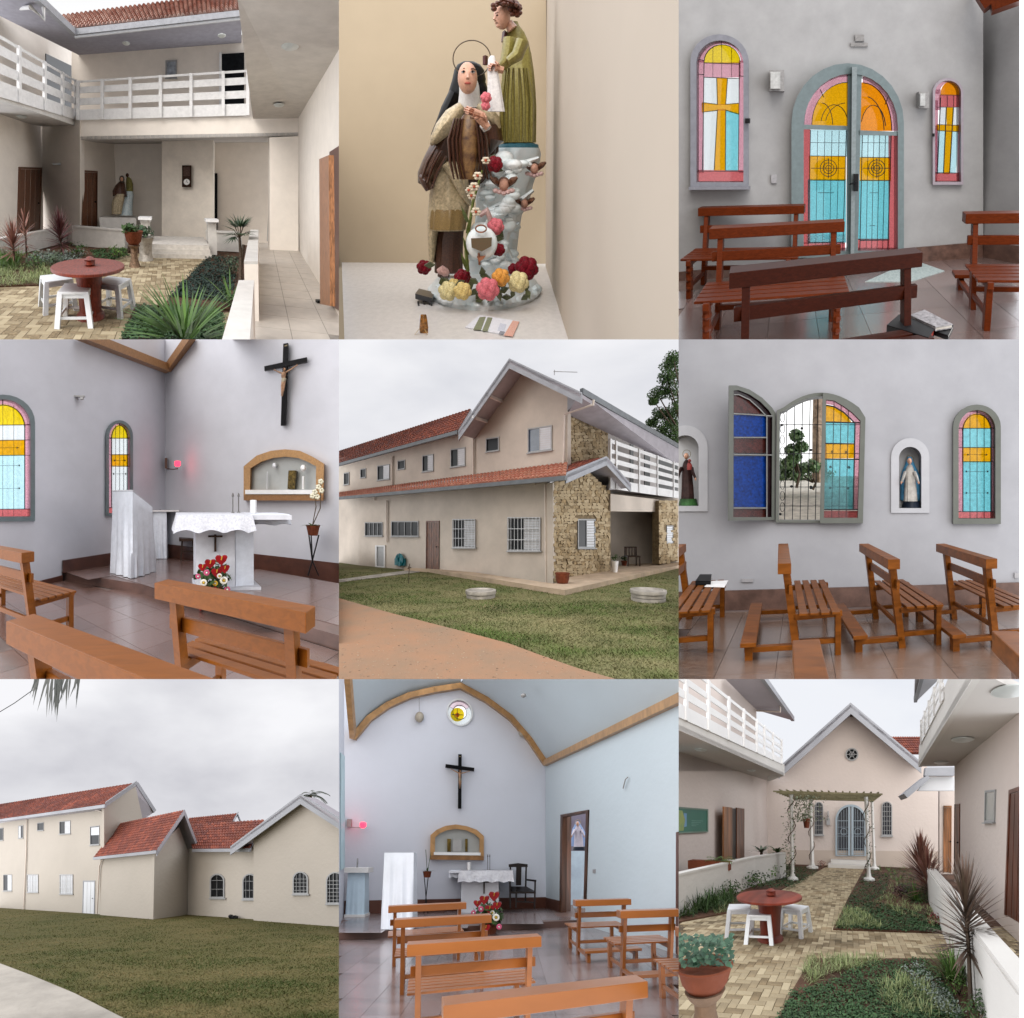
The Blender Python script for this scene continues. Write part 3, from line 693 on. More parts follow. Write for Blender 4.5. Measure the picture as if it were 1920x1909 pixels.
def poly(th, wl, pts, m, thick=.2, name='wall', off=0, on=None):
    mb = MB(); mb.prism(s.Ps(wl, pts, off), -wl[1]*thick); return th.part(name, mb, m, smooth=0, on=on)
def gable(th, gl, gp, gr, bk, m, nx, ny, tl=(1, 1), amp=.05, barge=.26, bm=None):
    for i, (a, b) in enumerate(((gl, gp), (gp, gr))):
        n = (b-a).cross(bk).normalized(); n = n if n.z > 0 else -n
        mb = MB(); mb.prism([a, b, b+bk, a+bk], -n*.1); r_ = th.part('gable_roof', mb, SOFF, smooth=0)
        if tl[i] and r_:
            e0, e1 = (a, b) if a.z < b.z else (b, a)
            roof_tiles(s, th, e0, e0+bk, e1+bk, e1, nx, ny, m, on=r_, amp=amp)
        mb = MB(); up = V((0, 0, barge*.25)); dn = V((0, 0, barge)); mb.prism([a+up, b+up, b-dn, a-dn], bk.normalized()*.06); th.part('barge_board', mb, bm or GREYP, smooth=0)
A0, A1 = s.Z(0, -20, 1290), s.Z(0, 560, 1327); wA = s.wall(A0, A1); dr_ = s.d(2648, s.hz); dr_ = V((dr_.x, dr_.y, 0)).normalized()
hs = s.thing('wing_building', 'long white two storey wing with red tiled roof and rows of small windows', 'house', A1)
poly(hs, wA, [(-20, 1296), (584, 1332), (584, 722), (-20, 820)], PLAS7)
q583 = s.P(wA, 583, 1110); wE = s.wall(q583, q583+dr_)
poly(hs, wE, [(583, 1100), (583, 718), (760, 612), (800, 800), (800, 1100)], PLAS7)
e0, e1 = s.P(wA, -30, 800, .6), s.P(wA, 592, 712, .6); r1 = s.P(wA, 765, 592, -2.6); r0 = s.P(wA, -30, 716, -2.6)
mb = MB(); slabroof(mb, e0, e1, r1, r0, .1); mr = hs.part('roof', mb, SOFF, smooth=0); roof_tiles(s, hs, e0, e1, r1, r0, 60, 12, TILE, on=mr, amp=.05)
mb = MB(); mb.beam(e0+V((0, 0, -.1)), e1+V((0, 0, -.1)), .14, .2); hs.part('gutter', mb, GREYP, smooth=0)
mb = MB(); mb.prism([s.P(wA, -30, 818, .02), s.P(wA, 584, 742, .02), e1+V((0, 0, -.15)), e0+V((0, 0, -.15))], (0, 0, .04)); hs.part('eave_soffit', mb, SOFF, smooth=0)
mb = MB(); mb.beam(e1, r1, .06, .3, up=(r1-e1).cross(V((1, 0, 0)))); hs.part('barge_board', mb, GREYP, smooth=0)
far = s.P(wE, 868, 752, .3); mb = MB(); mb.beam(r1, far, .06, .3, up=(far-r1).cross(dr_.cross(V((0, 0, 1))))); hs.part('barge_board', mb, GREYP, smooth=0)
mb = MB(); mb.prism([r1, far, s.P(wE, 800, 800, -.1), s.P(wE, 740, 640, -.1)], V((0, 0, .05))); hs.part('gable_soffit', mb, SOFF, smooth=0)
for q, c_, sh in (((-6, 845, 20, 914), 1, None), ((104, 832, 131, 902), 2, (.0, .4)), ((210, 816, 246, 860), 1, None), ((334, 808, 396, 880), 2, (.5, 1)), ((506, 836, 558, 940), 1, None)):
    dy = (q[2]-q[0])*.1; window(s, hs, wA, [(q[0], q[3]), (q[0], q[1]), (q[2], q[1]-dy), (q[2], q[3]-dy*.6)], c_, sh, gm=DARKG)
mb = MB(); mb.prism(s.Ps(wA, [(510, 885), (510, 842), (555, 838), (555, 883)], .04), -wA[1]*.02); hs.part('roller_blind', mb, SHUT, smooth=0)
for q, c_, sh, br in (((20, 1105, 68, 1196), 2, (.5, 1), 0), ((155, 1105, 216, 1204), 2, (0, 1), 4), ((338, 1105, 410, 1213), 2, (0, 1), 5)):
    window(s, hs, wA, rect_px(*q), c_, sh, br, gm=DARKG)
plank_door(s, hs, wA, [(466, 1321), (470, 1144), (530, 1144), (527, 1326)], m=SHUT, planks=3, fm=GREYP)
for pts in ([(103, 775), (103, 792)], [(150, 792), (146, 1000), (132, 1300)], [(512, 720), (512, 740), (570, 752)]):
    mb = MB(); mb.tube([s.P(wA, *p, .08) for p in pts], .045, 8); hs.part('downpipe', mb, PIPE)
# front box with its own steep roof
F0, F1, F2 = s.Z(0, 548, 1330), s.Z(0, 858, 1356), s.Z(0, 1058, 1328); wL, wRt = s.wall(F0, F1), s.wall(F1, F2)
an = s.thing('annex', 'white annex with steep red tiled gable roof in front of the wing', 'house', F1)
poly(an, wL, [(560, 1335), (858, 1362), (866, 960), (560, 985)], PLAS7)
poly(an, wRt, [(858, 1362), (1058, 1332), (1058, 985), (1002, 838), (866, 975)], PLAS7)
gl, gp, gr = s.P(wRt, 880, 972, .5), s.P(wRt, 1034, 745, .5), s.P(wRt, 1134, 1008, .5)
bk = (F0-F1).normalized()*((s.P(wL, 525, 980, .45)-s.P(wL, 880, 965, .45)).length)
gable(an, gl, gp, gr, bk, TILE, 26, 14, (1, 0))
mb = MB(); mb.beam(gl+V((0, 0, -.05)), gl+bk+V((0, 0, -.05)), .14, .16); an.part('gutter', mb, GREYP, smooth=0)
mb = MB(); mb.tube([gl+bk*.98+V((0, 0, -.1)), s.P(wL, 575, 1010, .1), s.P(wL, 556, 1060, .1), s.P(wL, 543, 1325, .1)], .045, 8); an.part('downpipe', mb, PIPE)
mb = MB(); mb.tube([s.P(wRt, 1128, 960, .5), s.P(wRt, 1134, 1008, .5), s.P(wRt, 1066, 1020, .1), s.P(wRt, 1066, 1325, .1)], .045, 8); an.part('downpipe', mb, PIPE)
# low middle wall with arched windows
G0, G1 = s.Z(0, 1050, 1330), s.Z(0, 1440, 1356); wM = s.wall(G0, G1)
md = s.thing('chapel_nave', 'low white nave with arched dark windows and red roof between annex and chapel gable', 'chapel', G0)
poly(md, wM, [(1050, 1336), (1430, 1362), (1430, 940), (1050, 960)], PLAS7)
e0, e1 = s.P(wM, 1080, 965, .4), s.P(wM, 1400, 962, .4); r1, r0 = s.P(wM, 1480, 800, -2.5), s.P(wM, 1030, 830, -2.5)
mb = MB(); slabroof(mb, e0, e1, r1, r0); rr = md.part('roof', mb, SOFF, smooth=0); roof_tiles(s, md, e0, e1, r1, r0, 26, 10, TILE, on=rr, amp=.05)
mb = MB(); mb.beam(e0+V((0, 0, -.05)), e1+V((0, 0, -.05)), .14, .16); md.part('gutter', mb, GREYP, smooth=0)
u0, u1, u2, u3 = s.P(wM, 1040, 832, -3), s.P(wM, 1302, 812, -3), s.P(wM, 1328, 764, -4), s.P(wM, 1060, 790, -4)
mb = MB(); slabroof(mb, u0, u1, u2, u3); rr = md.part('far_roof', mb, SOFF, smooth=0); roof_tiles(s, md, u0, u1, u2, u3, 20, 4, TILE, on=rr, amp=.05)
mb = MB(); mb.beam(u1, u2, .06, .3, up=(0, -1, 0)); mb.beam(u2, s.P(wM, 1345, 805, -4), .06, .25, up=(0, -1, 0)); md.part('barge_board', mb, GREYP, smooth=0)
def archwin(s, th, wl, x0, x1, yt, yb, rise, name='window', bars=3, fr=7, fm=None, gm=None, hb=3):
    n = wl[1]; o = arch(x0, x1, yt, yb, rise); i_ = arch(x0+fr, x1-fr, yt+fr, yb-fr, rise-fr*.6)
    mb = MB(); mb.prism(s.Ps(wl, o, .05), -n*.08, [s.Ps(wl, i_, .05)]); f = th.part(name, mb, fm or WFRAME, smooth=0)
    if f is None: return
    mb = MB(); mb.prism(s.Ps(wl, i_, .012), -n*.01); th.part('pane', mb, gm or DARKG, on=f, smooth=0)
    mb = MB(); k = s.m(wl[0].y)
    for q in range(1, bars+1):
        x = x0+(x1-x0)*q/(bars+1); u = 2*abs(x-(x0+x1)/2)/(x1-x0); mb.beam(s.P(wl, x, yb-fr, .03), s.P(wl, x, yt+rise*(1-sqrt(1-u*u))+fr, .03), .018, .018, up=n)
    for q in range(1, hb+1):
        y = yb-(yb-yt-rise)*q/hb; mb.beam(s.P(wl, x0+fr, y, .03), s.P(wl, x1-fr, y, .03), .018, .018, up=n)
    th.part('grille', mb, fm or WFRAME, on=f, smooth=0)
    mb = MB(); mb.prism(s.Ps(wl, [(x0-5, yb+8), (x1+5, yb+8), (x1+5, yb), (x0-5, yb)], .08), -n*.1); th.part('sill', mb, WFRAME, on=f, smooth=0)
    return f
archwin(s, md, wM, 1174, 1256, 1100, 1236, 38, bars=1, hb=2); archwin(s, md, wM, 1356, 1440, 1100, 1243, 42, bars=3, hb=2)
# chapel gable end at the right
H0, H1 = s.Z(0, 1420, 1362), s.Z(0, 1960, 1402); wG = s.wall(H0, H1)
cp = s.thing('chapel_end', 'tall white gabled chapel end with grey barge boards at the edge of the lawn', 'chapel', H1)
poly(cp, wG, [(1420, 1364), (1960, 1404), (1960, 800), (1900, 830), (1688, 700), (1420, 900)], PLAS7)
gl, gp, gr = s.P(wG, 1290, 956, .5), s.P(wG, 1682, 664, .5), s.P(wG, 1960, 838, .5)
gable(cp, gl, gp, gr, -wG[1]*1.2, TILE, 6, 10, (0, 0), barge=.34)
archwin(s, cp, wG, 1638, 1724, 1088, 1214, 42, bars=3, hb=4); archwin(s, cp, wG, 1825, 1930, 1090, 1268, 50, bars=4, hb=6)
c = s.Z(0, 1310, 1352); mb = MB(); mb.ball(c+V((0, 0, .06)), .22, .2, .1, jit=.2); mb.ball(c+V((-.15, 0, .12)), .12, .1, .09, jit=.2); s.solo('rubbish_heap', 'small dark heap lying at the foot of the nave wall', 'heap', mb, IRON)
# palms
def palm_fronds(mb, c, n, ln, droop, k=16, wd=.03, el=(.1, 1.0), lw=.22):
    c = V(c)
    for i in range(n):
        a = 2*pi*i/n+random.uniform(-.3, .3); d = V((cos(a), sin(a), random.uniform(*el))).normalized(); q = c.copy(); L = ln*random.uniform(.8, 1.1)
        for j in range(k):
            q = q+d*(L/k); d = (d+V((0, 0, -droop/k))).normalized(); sd = d.cross(V((0, 0, 1))).normalized(); r = random.random()
            for sg in (-1, 1): mb.blade(q, sd*sg+d*.7+V((0, 0, -.15)), L*lw*(1-.6*j/k)*random.uniform(.8, 1.2), wd, .5, 2, r)
y = 36; k = s.m(y); c = s.D(y, 1740, 660); th = s.thing('palm_tree', 'distant palm crown showing above the chapel gable', 'palm tree', s.D(y, 1740, 1140))
mb = MB(); mb.tube([s.D(y, 1740, 1140), c], [.2, .14], 8); th.part('trunk', mb, BARK)
mb = MB(); palm_fronds(mb, c, 13, k*110, 1.4, wd=.09); th.part('crown', mb, mat('grey_green_frond', (.06, .075, .05), .6, .3, 4, rnd=(.1, .12, .08), transl=.2), smooth=0)
y = 6; k = s.m(y); th = s.thing('hanging_palm_frond', 'dry grey palm frond hanging down into the cloudy sky', 'palm frond', s.D(y, 300, -30))
FROND = mat('dry_grey_frond', (.07, .075, .07), .7, .3, 4, rnd=(.13, .13, .12))
for i in range(34):
    px = random.uniform(195, 450); ln = random.choice((.6, .85, 1.1))*random.uniform(120, 300)*(1-abs(px-330)/260); sl = (px-330)*.0005-.12
    a = s.D(y+random.uniform(-.2, .2), px, -20); b = s.D(y, px-40+random.uniform(-25, 45), ln)
    mb = MB(); d = b-a; mb.blade(a, d, d.length, k*14, .02, 3, side=V((1, 0, 0))); th.part('leaflet', mb, FROND, smooth=0)
mb = MB(); mb.tube([s.D(9, -20, 205), s.D(9, 80, 145), s.D(9, 185, 70)], .008, 5); s.solo('overhead_wire', 'thin wire crossing the sky beside the hanging frond', 'wire', mb, IRON)
# ================================================================ shared courtyard builders
s = Set(2.954, (1270, 1270), (1272.5, 1273.5, 1911.5, 1922), 792, 1850, 2.1, .14)
PAVER = mat('buff_paver', (.24, .175, .10), .9, .3, 9, .4, 40, .1, rnd=(.46, .38, .25))
PAVJ = mat('paver_joint_sand', (.13, .095, .06), .95, .2, 8, .3, 40)
GCOVER = mat('dwarf_ground_cover', (.028, .065, .024), .7, .3, 4, rnd=(.06, .125, .045))
VARIEG = mat('variegated_blade', (.17, .23, .08), .6, .3, 4, rnd=(.38, .42, .2), transl=.2)
SILVER = mat('silver_leaf', (.16, .2, .16), .7, .3, 5, rnd=(.26, .30, .26))
CORDY = mat('red_cordyline_leaf', (.22, .075, .06), .5, .3, 4, rnd=(.34, .18, .13), transl=.15)
CORDB = mat('brown_cordyline_leaf', (.10, .07, .045), .5, .3, 4, rnd=(.17, .11, .085), transl=.15)
SOIL = mat('red_brown_soil', (.10, .05, .03), .95, .3, 6, .5, 40)
WCAP = mat('white_wall_paint', (.60, .575, .54), .8, .05, 2, .1, 40)
PLAST = mat('white_plastic', (.72, .74, .76), .35, .03, 3, spec=.5)
REDW = mat('red_brown_table_wood', (.19, .036, .02), .45, .25, 5, .06, 30, .08, kind='wood', stretch=(5, 1, 1))
SOFW = mat('white_soffit', (.58, .55, .52), .85, .05, 1.5)
CEILAMP = mat('opal_lamp', (.55, .58, .56), .3, .05, 3)
def pavers(s, poly, ymax, lim, L=.2, rot=0.0, label=None, col=None):
    """herringbone pavers over a polygon of image pixels, nearest ones single parts"""
    fl = [s.Z(0, *p) for p in poly]; x0 = min(p.x for p in fl)-.3; x1 = max(p.x for p in fl)+.3; y0 = max(.5, min(p.y for p in fl)-.3); y1 = min(ymax, max(p.y for p in fl)+.3)
    mb = MB(); mb.prism([(p.x, p.y, -.012) for p in fl], (0, 0, -.1)); pt = s.struct('paved_path', mb, PAVJ, smooth=0)
    u = L/2; cells = []
    for i in range(int((x1-x0)/u)+2):
        for j in range(int((y1-y0)/u)+2):
            v_ = (i-j) % 4
            if v_ == 0: c = (x0+(i+1)*u, y0+(j+.5)*u, 0)
            elif v_ == 2: c = (x0+(i+.5)*u, y0+j*u, 1)
            else: continue
            px = s.proj((c[0], c[1], 0))
            if -60 < px[0] < 1960 and px[1] < 1960 and inside(px, poly): cells.append(c)
    cells.sort(key=lambda c: c[1]); g = L*.035
    H = MB(); H.box((0, 0, -.02), (L-g, u-g, .05)); W = MB(); W.box((0, 0, -.02), (u-g, L-g, .05))
    jit = lambda c: (c[0], c[1], random.uniform(-.004, .004))
    pt.pieces('paver', H, [jit(c) for c in cells[:lim] if not c[2]], col or PAVER); pt.pieces('paver', W, [jit(c) for c in cells[:lim] if c[2]], col or PAVER)
    mb = MB()
    for c in cells[lim:]: mb.box((c[0], c[1], -.02), (u-g, L-g, .05) if c[2] else (L-g, u-g, .05))
    pt.part('pavers', mb, col or PAVER, kind='stuff', drop=True, smooth=0); return pt
def bed(s, poly, h, m=SOIL, name='flower_bed'):
    mb = MB(); mb.prism([s.Z(h, *p) for p in poly], (0, 0, -h)); return s.struct(name, mb, m, smooth=0)
def scatter(s, poly, n, h, fn):
    x0 = min(p[0] for p in poly); x1 = max(p[0] for p in poly); y0 = min(p[1] for p in poly); y1 = max(p[1] for p in poly); c = 0
    while c < n:
        px, py = random.uniform(x0, x1), random.uniform(y0, y1); c += 1
        if inside((px, py), poly): fn(s.Z(h, px, py))
def ground_cover(s, poly, n, h, size, m=None, name='ground_cover', hh=.04):
    mb = MB()
    def f(p):
        for q in range(3): mb.leaf(p+V((random.uniform(-size, size), random.uniform(-size, size), random.uniform(0, hh))), size*random.uniform(.7, 1.3), (random.gauss(0, .6), random.gauss(0, .6), 1))
    scatter(s, poly, n, h, f); return s.struct(name, mb, m or GCOVER, kind='stuff', drop=True, smooth=0)
def blades(s, poly, n, h, ln, wd, m, name='ornamental_grass', spread=1.0, droop=1.4):
    mb = MB(); scatter(s, poly, n, h, lambda p: tuft(mb, p, 7, ln, wd, spread, droop, .05)); return s.struct(name, mb, m, kind='stuff', drop=True, smooth=0)
def table_set(s, cx, cy, wpx, z=.75, base=None, labels=('', ''), grp=None, stools=()):
    c = s.Z(z, cx, cy); k = s.m(c.y); r = wpx/2*k; b = V((c.x, c.y, 0))
    th = s.thing('round_table', labels[0], 'table', b)
    mb = MB(); mb.lathe(b, [(r*.97, z-.05), (r, z-.04), (r, z-.008), (r*.985, z)], 40); th.part('tabletop', mb, REDW)
    mb = MB(); mb.lathe(b, [(r*.40, 0), (r*.38, .06), (r*.30, .1), (r*.33, z*.6), (r*.40, z-.05)], 24); th.part('pedestal', mb, REDW)
    bw = MB(); bw.lathe(V((c.x+.02, c.y, z)), [(r*.12, .002), (r*.15, .02), (r*.14, .07), (r*.16, .09), (r*.13, .09), (.005, .05)], 20)
    bo = s.thing('wooden_bowl', labels[1], 'bowl', V((c.x+.02, c.y, z))); bo.part('bowl', bw, REDW)
    mb = MB(); mb.lathe(V((c.x+.02, c.y, z)), [(r*.15, .085), (r*.08, .12), (.01, .13)], 16); bo.part('lid', mb, REDW)
    for (zx, zy, rz, lb) in stools:
        p = s.Z(0, zx, zy); st = s.thing('plastic_stool', lb, 'stool', p, grp); H = .48; a = .185; e_ = .23
        mb = MB(); mb.box(p+V((0, 0, H-.02)), (a*2+.02, a*2+.02, .04), rz); st.part('seat', mb, PLAST, bevel=.008)
        mb = MB()
        for sx in (-1, 1):
            for (q, o) in ((0, 1), (1, 0)):
                t0 = V((q*sx*a*.97, o*sx*a*.97, H-.065)); mb.box(p+V((cos(rz)*t0.x-sin(rz)*t0.y, sin(rz)*t0.x+cos(rz)*t0.y, t0.z)), (.02 if q else a*1.8, a*1.8 if q else .02, .05), rz)
        st.part('skirt', mb, PLAST, smooth=0)
        def rot(x, y, z): return p+V((cos(rz)*x-sin(rz)*y, sin(rz)*x+cos(rz)*y, z))
        for sx in (-1, 1):
            for sy in (-1, 1):
                mb = MB(); mb.beam(rot(sx*e_*.92, sy*e_*.92, 0), rot(sx*a*.9, sy*a*.9, H-.03), .065, .065, up=(cos(rz), sin(rz), 0)); st.part('leg', mb, PLAST, smooth=0)
        mb = MB()
        for sx in (-1, 1):
            mb.beam(rot(sx*e_*.86, -e_*.86, .13), rot(sx*e_*.86, e_*.86, .13), .02, .035); mb.beam(rot(-e_*.86, sx*e_*.86, .13), rot(e_*.86, sx*e_*.86, .13), .02, .035)
        st.part('brace', mb, PLAST, smooth=0)
    return th
def cordyline(s, th, c, h, n, ln, m, wd=.035, trunk=.02, spread=(-.3, 1.5), droop=.35, crown=.35):
    c = V(c); mb = MB(); mb.tube([c, c+V((.01, 0, h*.5)), c+V((0, 0, h))], [trunk*1.2, trunk, trunk*.8], 8); th.part('stem', mb, BARK)
    for i in range(n):
        a = random.uniform(0, 2*pi); t = i/n; el = spread[0]+(spread[1]-spread[0])*t**.75
        mb = MB(); mb.blade(c+V((0, 0, h-crown*h*(1-t))), (cos(a)*cos(el), sin(a)*cos(el), sin(el)), ln*random.uniform(.75, 1.1), wd, droop, 4)
        th.part('leaf', mb, m, drop=True, smooth=0)
def rail2(s, th, wl, top, bot, posts, off=0, n_boards=4, fr=((0, .24), (.36, .50), (.62, .74), (.92, 1.0))):
    """top / bot: pixel lines ((x0,y0),(x1,y1))"""
    n = wl[1]
    def L(x, v_):
        (ax, ay), (bx, by) = top; yt = ay+(by-ay)*(x-ax)/(bx-ax); (ax, ay), (bx, by) = bot; yb = ay+(by-ay)*(x-ax)/(bx-ax); return s.P(wl, x, yb+(yt-yb)*v_, off)
    rl = []
    x0, x1 = top[0][0], top[1][0]
    for x in posts:
        mb = MB(); mb.beam(L(x, 0), L(x, 1), .09, .07, up=n); th.part('post', mb, WPAINT, smooth=0)
    for v0, v1 in fr:
        mb = MB(); mb.prism([L(x0, v0), L(x1, v0), L(x1, v1), L(x0, v1)], -n*.025); th.part('board', mb, WPAINT, smooth=0)
def lamp_disc(s, th, p, r):
    mb = MB(); mb.lathe(V(p), [(r*1.15, -.012), (r*1.15, -.03), (r, -.035), (r*.8, -.06), (.004, -.07)], 24); th.part('ceiling_lamp', mb, CEILAMP)

# ================================================================ SET: courtyard looking to the chapel front (lower right of the image)
SKY9 = skymat('pale_blue_overcast_sky', (.50, .56, .70), (.86, .88, .93), .09, 1.0, 5)
s.sky(45, SKY9)
PL9 = mat('pinkish_white_plaster', (.66, .575, .525), .85, .05, 1.0, .1, 50, .15)
pavers(s, [(-80, 1335), (330, 1265), (820, 1036), (1075, 1036), (905, 1360), (1480, 1380), (1960, 1380), (1960, 1600), (775, 1600), (600, 1960), (-80, 1960)], 17, 300)
mb = MB(); mb.prism([(-16, 2, -.02), (16, 2, -.02), (16, 44, -.02), (-16, 44, -.02)], (0, 0, -.3)); s.struct('courtyard_ground', mb, SOIL, smooth=0)
yF = 17.0; wF = s.wall(s.D(yF, 400, s.hz), s.D(yF, 1500, s.hz))
ch = s.thing('chapel', 'white gabled chapel front with round window and double glazed arched door', 'chapel', s.D(yF, 960, 1020))
def wp(th, wl, pts, m, thick=.2, name='wall', holes=(), on=None, off=0):
    mb = MB(); mb.prism(s.Ps(wl, pts, off), -wl[1]*thick, [s.Ps(wl, h, off) for h in holes]); return th.part(name, mb, m, smooth=0, on=on)
wp(ch, wF, [(470, 1060), (1470, 1060), (1470, 560), (1345, 470), (960, 200), (570, 500), (470, 560)], PL9)
wp(ch, wF, [(470, 1060), (1470, 1060), (1470, 965), (470, 955)], mat('beige_plinth', (.56, .47, .40), .85, .06, 1.5), .02, 'plinth', off=.025)
gl, gp, gr = s.P(wF, 560, 512, .7), s.P(wF, 960, 152, .7), s.P(wF, 1350, 480, .7)
gable(ch, gl, gp, gr, V((0, 1.5, 0)), TILE, 6, 8, (1, 1), barge=.42)
for px, py in ((660, 432), (815, 316), (964, 212), (1118, 316), (1272, 432)):
    mb = MB(); mb.beam(s.P(wF, px, py, .6), s.P(wF, px, py, 0), .12, .12); ch.part('purlin_end', mb, DWOOD, smooth=0)
e0, e1, r1, r0 = [s.D(23, *p) for p in ((1230, 420), (1420, 420), (1380, 292), (1185, 292))]
mb = MB(); slabroof(mb, e0, e1, r1+V((0, 2, 0)), r0+V((0, 2, 0)), .1); rr = ch.part('back_roof', mb, TILE, smooth=0); roof_tiles(s, ch, e0+V((0, 0, 0)), e1, r1+V((0, 2, 0)), r0+V((0, 2, 0)), 14, 7, TILE, on=rr, amp=.05)
# round window
def ringpts(cx, cy, r, n=24): return [(cx+r*cos(2*pi*i/n), cy+r*sin(2*pi*i/n)) for i in range(n)]
rw = wp(ch, wF, ringpts(967, 427, 36), WFRAME, .05, 'round_window', [ringpts(967, 427, 29)], off=.05)
wp(ch, wF, ringpts(967, 427, 29), DARKG, .01, 'pane', off=.012, on=rw)
mb = MB(); cc = s.P(wF, 967, 427, .04)
for i in range(6): a = pi*i/6*2; mb.beam(cc, s.P(wF, 967+30*cos(a), 427+30*sin(a), .04), .025, .025, up=(0, -1, 0))
mb.tube([s.P(wF, 967+13*cos(t), 427+13*sin(t), .04) for t in [2*pi*i/16 for i in range(17)]], .015, 6); ch.part('tracery', mb, WFRAME, on=rw, smooth=0)
BLUEF = mat('pale_blue_painted_steel', (.36, .43, .48), .45, .05, 4)
NAVYG = mat('navy_leaded_glass', (.018, .02, .035), .2, .3, 5, spec=.15)
# arched double door
do = arch(876, 1046, 704, 990, 85); di = arch(886, 1036, 716, 986, 76)
fd = wp(ch, wF, do, BLUEF, .08, 'door', [di], off=.06)
for x0, x1, lb in ((888, 957, 0), (965, 1034, 1)):
    o = [p for p in arch(886, 1036, 716, 986, 76) if x0-3 <= p[0] <= x1+3]; o = [(min(max(p[0], x0), x1), p[1]) for p in o]
    if lb == 0: o = o+[(x1, 716), (x1, 986)]
    else: o = [(x0, 986), (x0, 716)]+o
    lf = wp(ch, wF, o, NAVYG, .02, 'door_leaf', off=.02)
    mb = MB()
    for i in range(5): x = x0+6+(x1-x0-12)*i/4; u = abs(x-961)/75; mb.beam(s.P(wF, x, 980, .05), s.P(wF, x, 716+76*(1-sqrt(max(0, 1-u*u)))+6, .05), .013, .012, up=(0, -1, 0))
    for y in (795, 830, 866, 880, 950, 978): mb.beam(s.P(wF, x0, y, .055), s.P(wF, x1, y, .055), .024 if y in (795, 978) else .012, .012, up=(0, -1, 0))
    mb.tube([s.P(wF, (x0+x1)/2+18*cos(t), 855+18*sin(t), .05) for t in [2*pi*i/14 for i in range(15)]], .012, 6)
    ch.part('grille', mb, BLUEF, on=lf, smooth=0)
    mb = MB(); xx = x1-5 if lb == 0 else x0+5; mb.beam(s.P(wF, xx, 986, .05), s.P(wF, xx, 718, .05), .1, .05, up=(0, -1, 0)); ch.part('stile', mb, BLUEF, on=lf, smooth=0)
archwin(s, ch, wF, 760, 808, 690, 872, 25, bars=3, hb=6, fr=4, gm=NAVYG); archwin(s, ch, wF, 1132, 1190, 688, 876, 29, bars=3, hb=6, fr=5, gm=NAVYG)
for (y0, y1, d0) in ((1000, 1022, .0), (1020, 1046, .5)):
    mb = MB(); a = s.P(wF, 850-d0*30, y1, .4+d0); b = s.P(wF, 1062+d0*10, y1, .4+d0); mb.para(V((a.x, a.y, 0)), V((b.x-a.x, 0, 0)), V((0, 1.2, 0)), V((0, 0, .30-d0*.3))); ch.part('step', mb, WCAP, smooth=0)
mb = MB(); mb.box(s.P(wF, 836, 800, .06), (.16, .1, .3)); mb.box(s.P(wF, 836, 765, .08), (.05, .1, .4)); ch.part('wall_lantern', mb, WFRAME, smooth=0)
# left range: wall, balcony, eave
dl = s.d(1155, s.hz); dl = V((dl.x, dl.y, 0)).normalized()
Lw0, Lw1 = s.D(17.2, 505, s.hz), s.D(7.5, -40, s.hz); Lw1 = Lw0-dl*12
wL = s.wall(Lw0, Lw1)
lb = s.thing('left_range', 'cream range with white balcony and half open brown door left of the courtyard', 'house', Lw0)
wp(lb, wL, [(-60, 1330), (505, 1050), (505, 560), (-60, 380)], PL9)
zs = s.P(wL, 505, 575).z; Bf0 = s.Z(zs, 590, 545); Bf1 = s.Z(zs, -40, 273); wB = s.wall(Bf0, Bf1)
mb = MB(); mb.prism([Bf0, Bf1, s.P(wL, -60, 390), s.P(wL, 505, 575)], (0, 0, .12)); lb.part('balcony_soffit', mb, SOFW, smooth=0)
wp(lb, wB, [(590, 545), (-60, 264), (-60, 170), (590, 482)], WCAP, .12, 'balcony_edge')
wp(lb, s.wall(Bf0, Bf0+V((-1, .12, 0))), [(590, 545), (500, 575), (500, 520), (590, 482)], WCAP, .1, 'balcony_end')
rail2(s, lb, wB, ((-60, -170), (582, 348)), ((-60, 190), (582, 482)), (-40, 48, 172, 285, 368, 440, 482, 530, 578), .03)
for px, py in ((130, 395), (410, 512)): p = s.Z(zs-.002, px, py); lamp_disc(s, lb, p, .14)
wU = s.wall(Lw0-dl*4.6, Lw1); wp(lb, wU, [(-60, 520), (438, 520), (438, 150), (250, -10), (-60, -150)], PL9, .2, 'upper_wall')
ze = s.P(wU, 438, 178).z; g0 = s.Z(ze, 640, 240); g1 = s.Z(ze, 470, 5); mb = MB(); mb.prism([s.Z(ze, 440, 182), s.Z(ze, 640, 240), s.Z(ze, 455, -20), s.Z(ze, 235, -20)], (0, 0, .1)); lb.part('eave_soffit', mb, SOFF, smooth=0)
mb = MB(); mb.beam(g0+V((0, 0, .08)), s.Z(ze, 450, -20)+V((0, 0, .08)), .16, .22); lb.part('gutter', mb, GREYP, smooth=0)
mb = MB(); p = s.Z(ze, 570, 160); mb.tube([p, p+V((0, 0, -.25)), s.Z(ze-.1, 440, 185)], .04, 8); lb.part('downpipe', mb, PIPE)
for (x0, x1, y0, y1) in ((258, 305, 716, 1010), (330, 372, 722, 1005)):
    wp(lb, wL, [(x0, y1), (x0, y0), (x1, y0+6), (x1, y1-4)], DOORW if x0 > 300 else mat('orange_brown_wood', (.30, .13, .055), .45, .3, 6, kind='wood', stretch=(6, 6, .6)), .05, 'door_leaf', off=.3 if x0 < 300 else .06)
wp(lb, wL, [(300, 1008), (300, 725), (334, 728), (334, 1002)], DARKG, .02, 'doorway', off=.03)
GREENS = mat('green_board', (.01, .13, .085), .5, .1, 4)
sg = s.thing('green_sign', 'green notice board with a yellow and blue picture on the left wall', 'sign', s.P(wL, 80, 860))
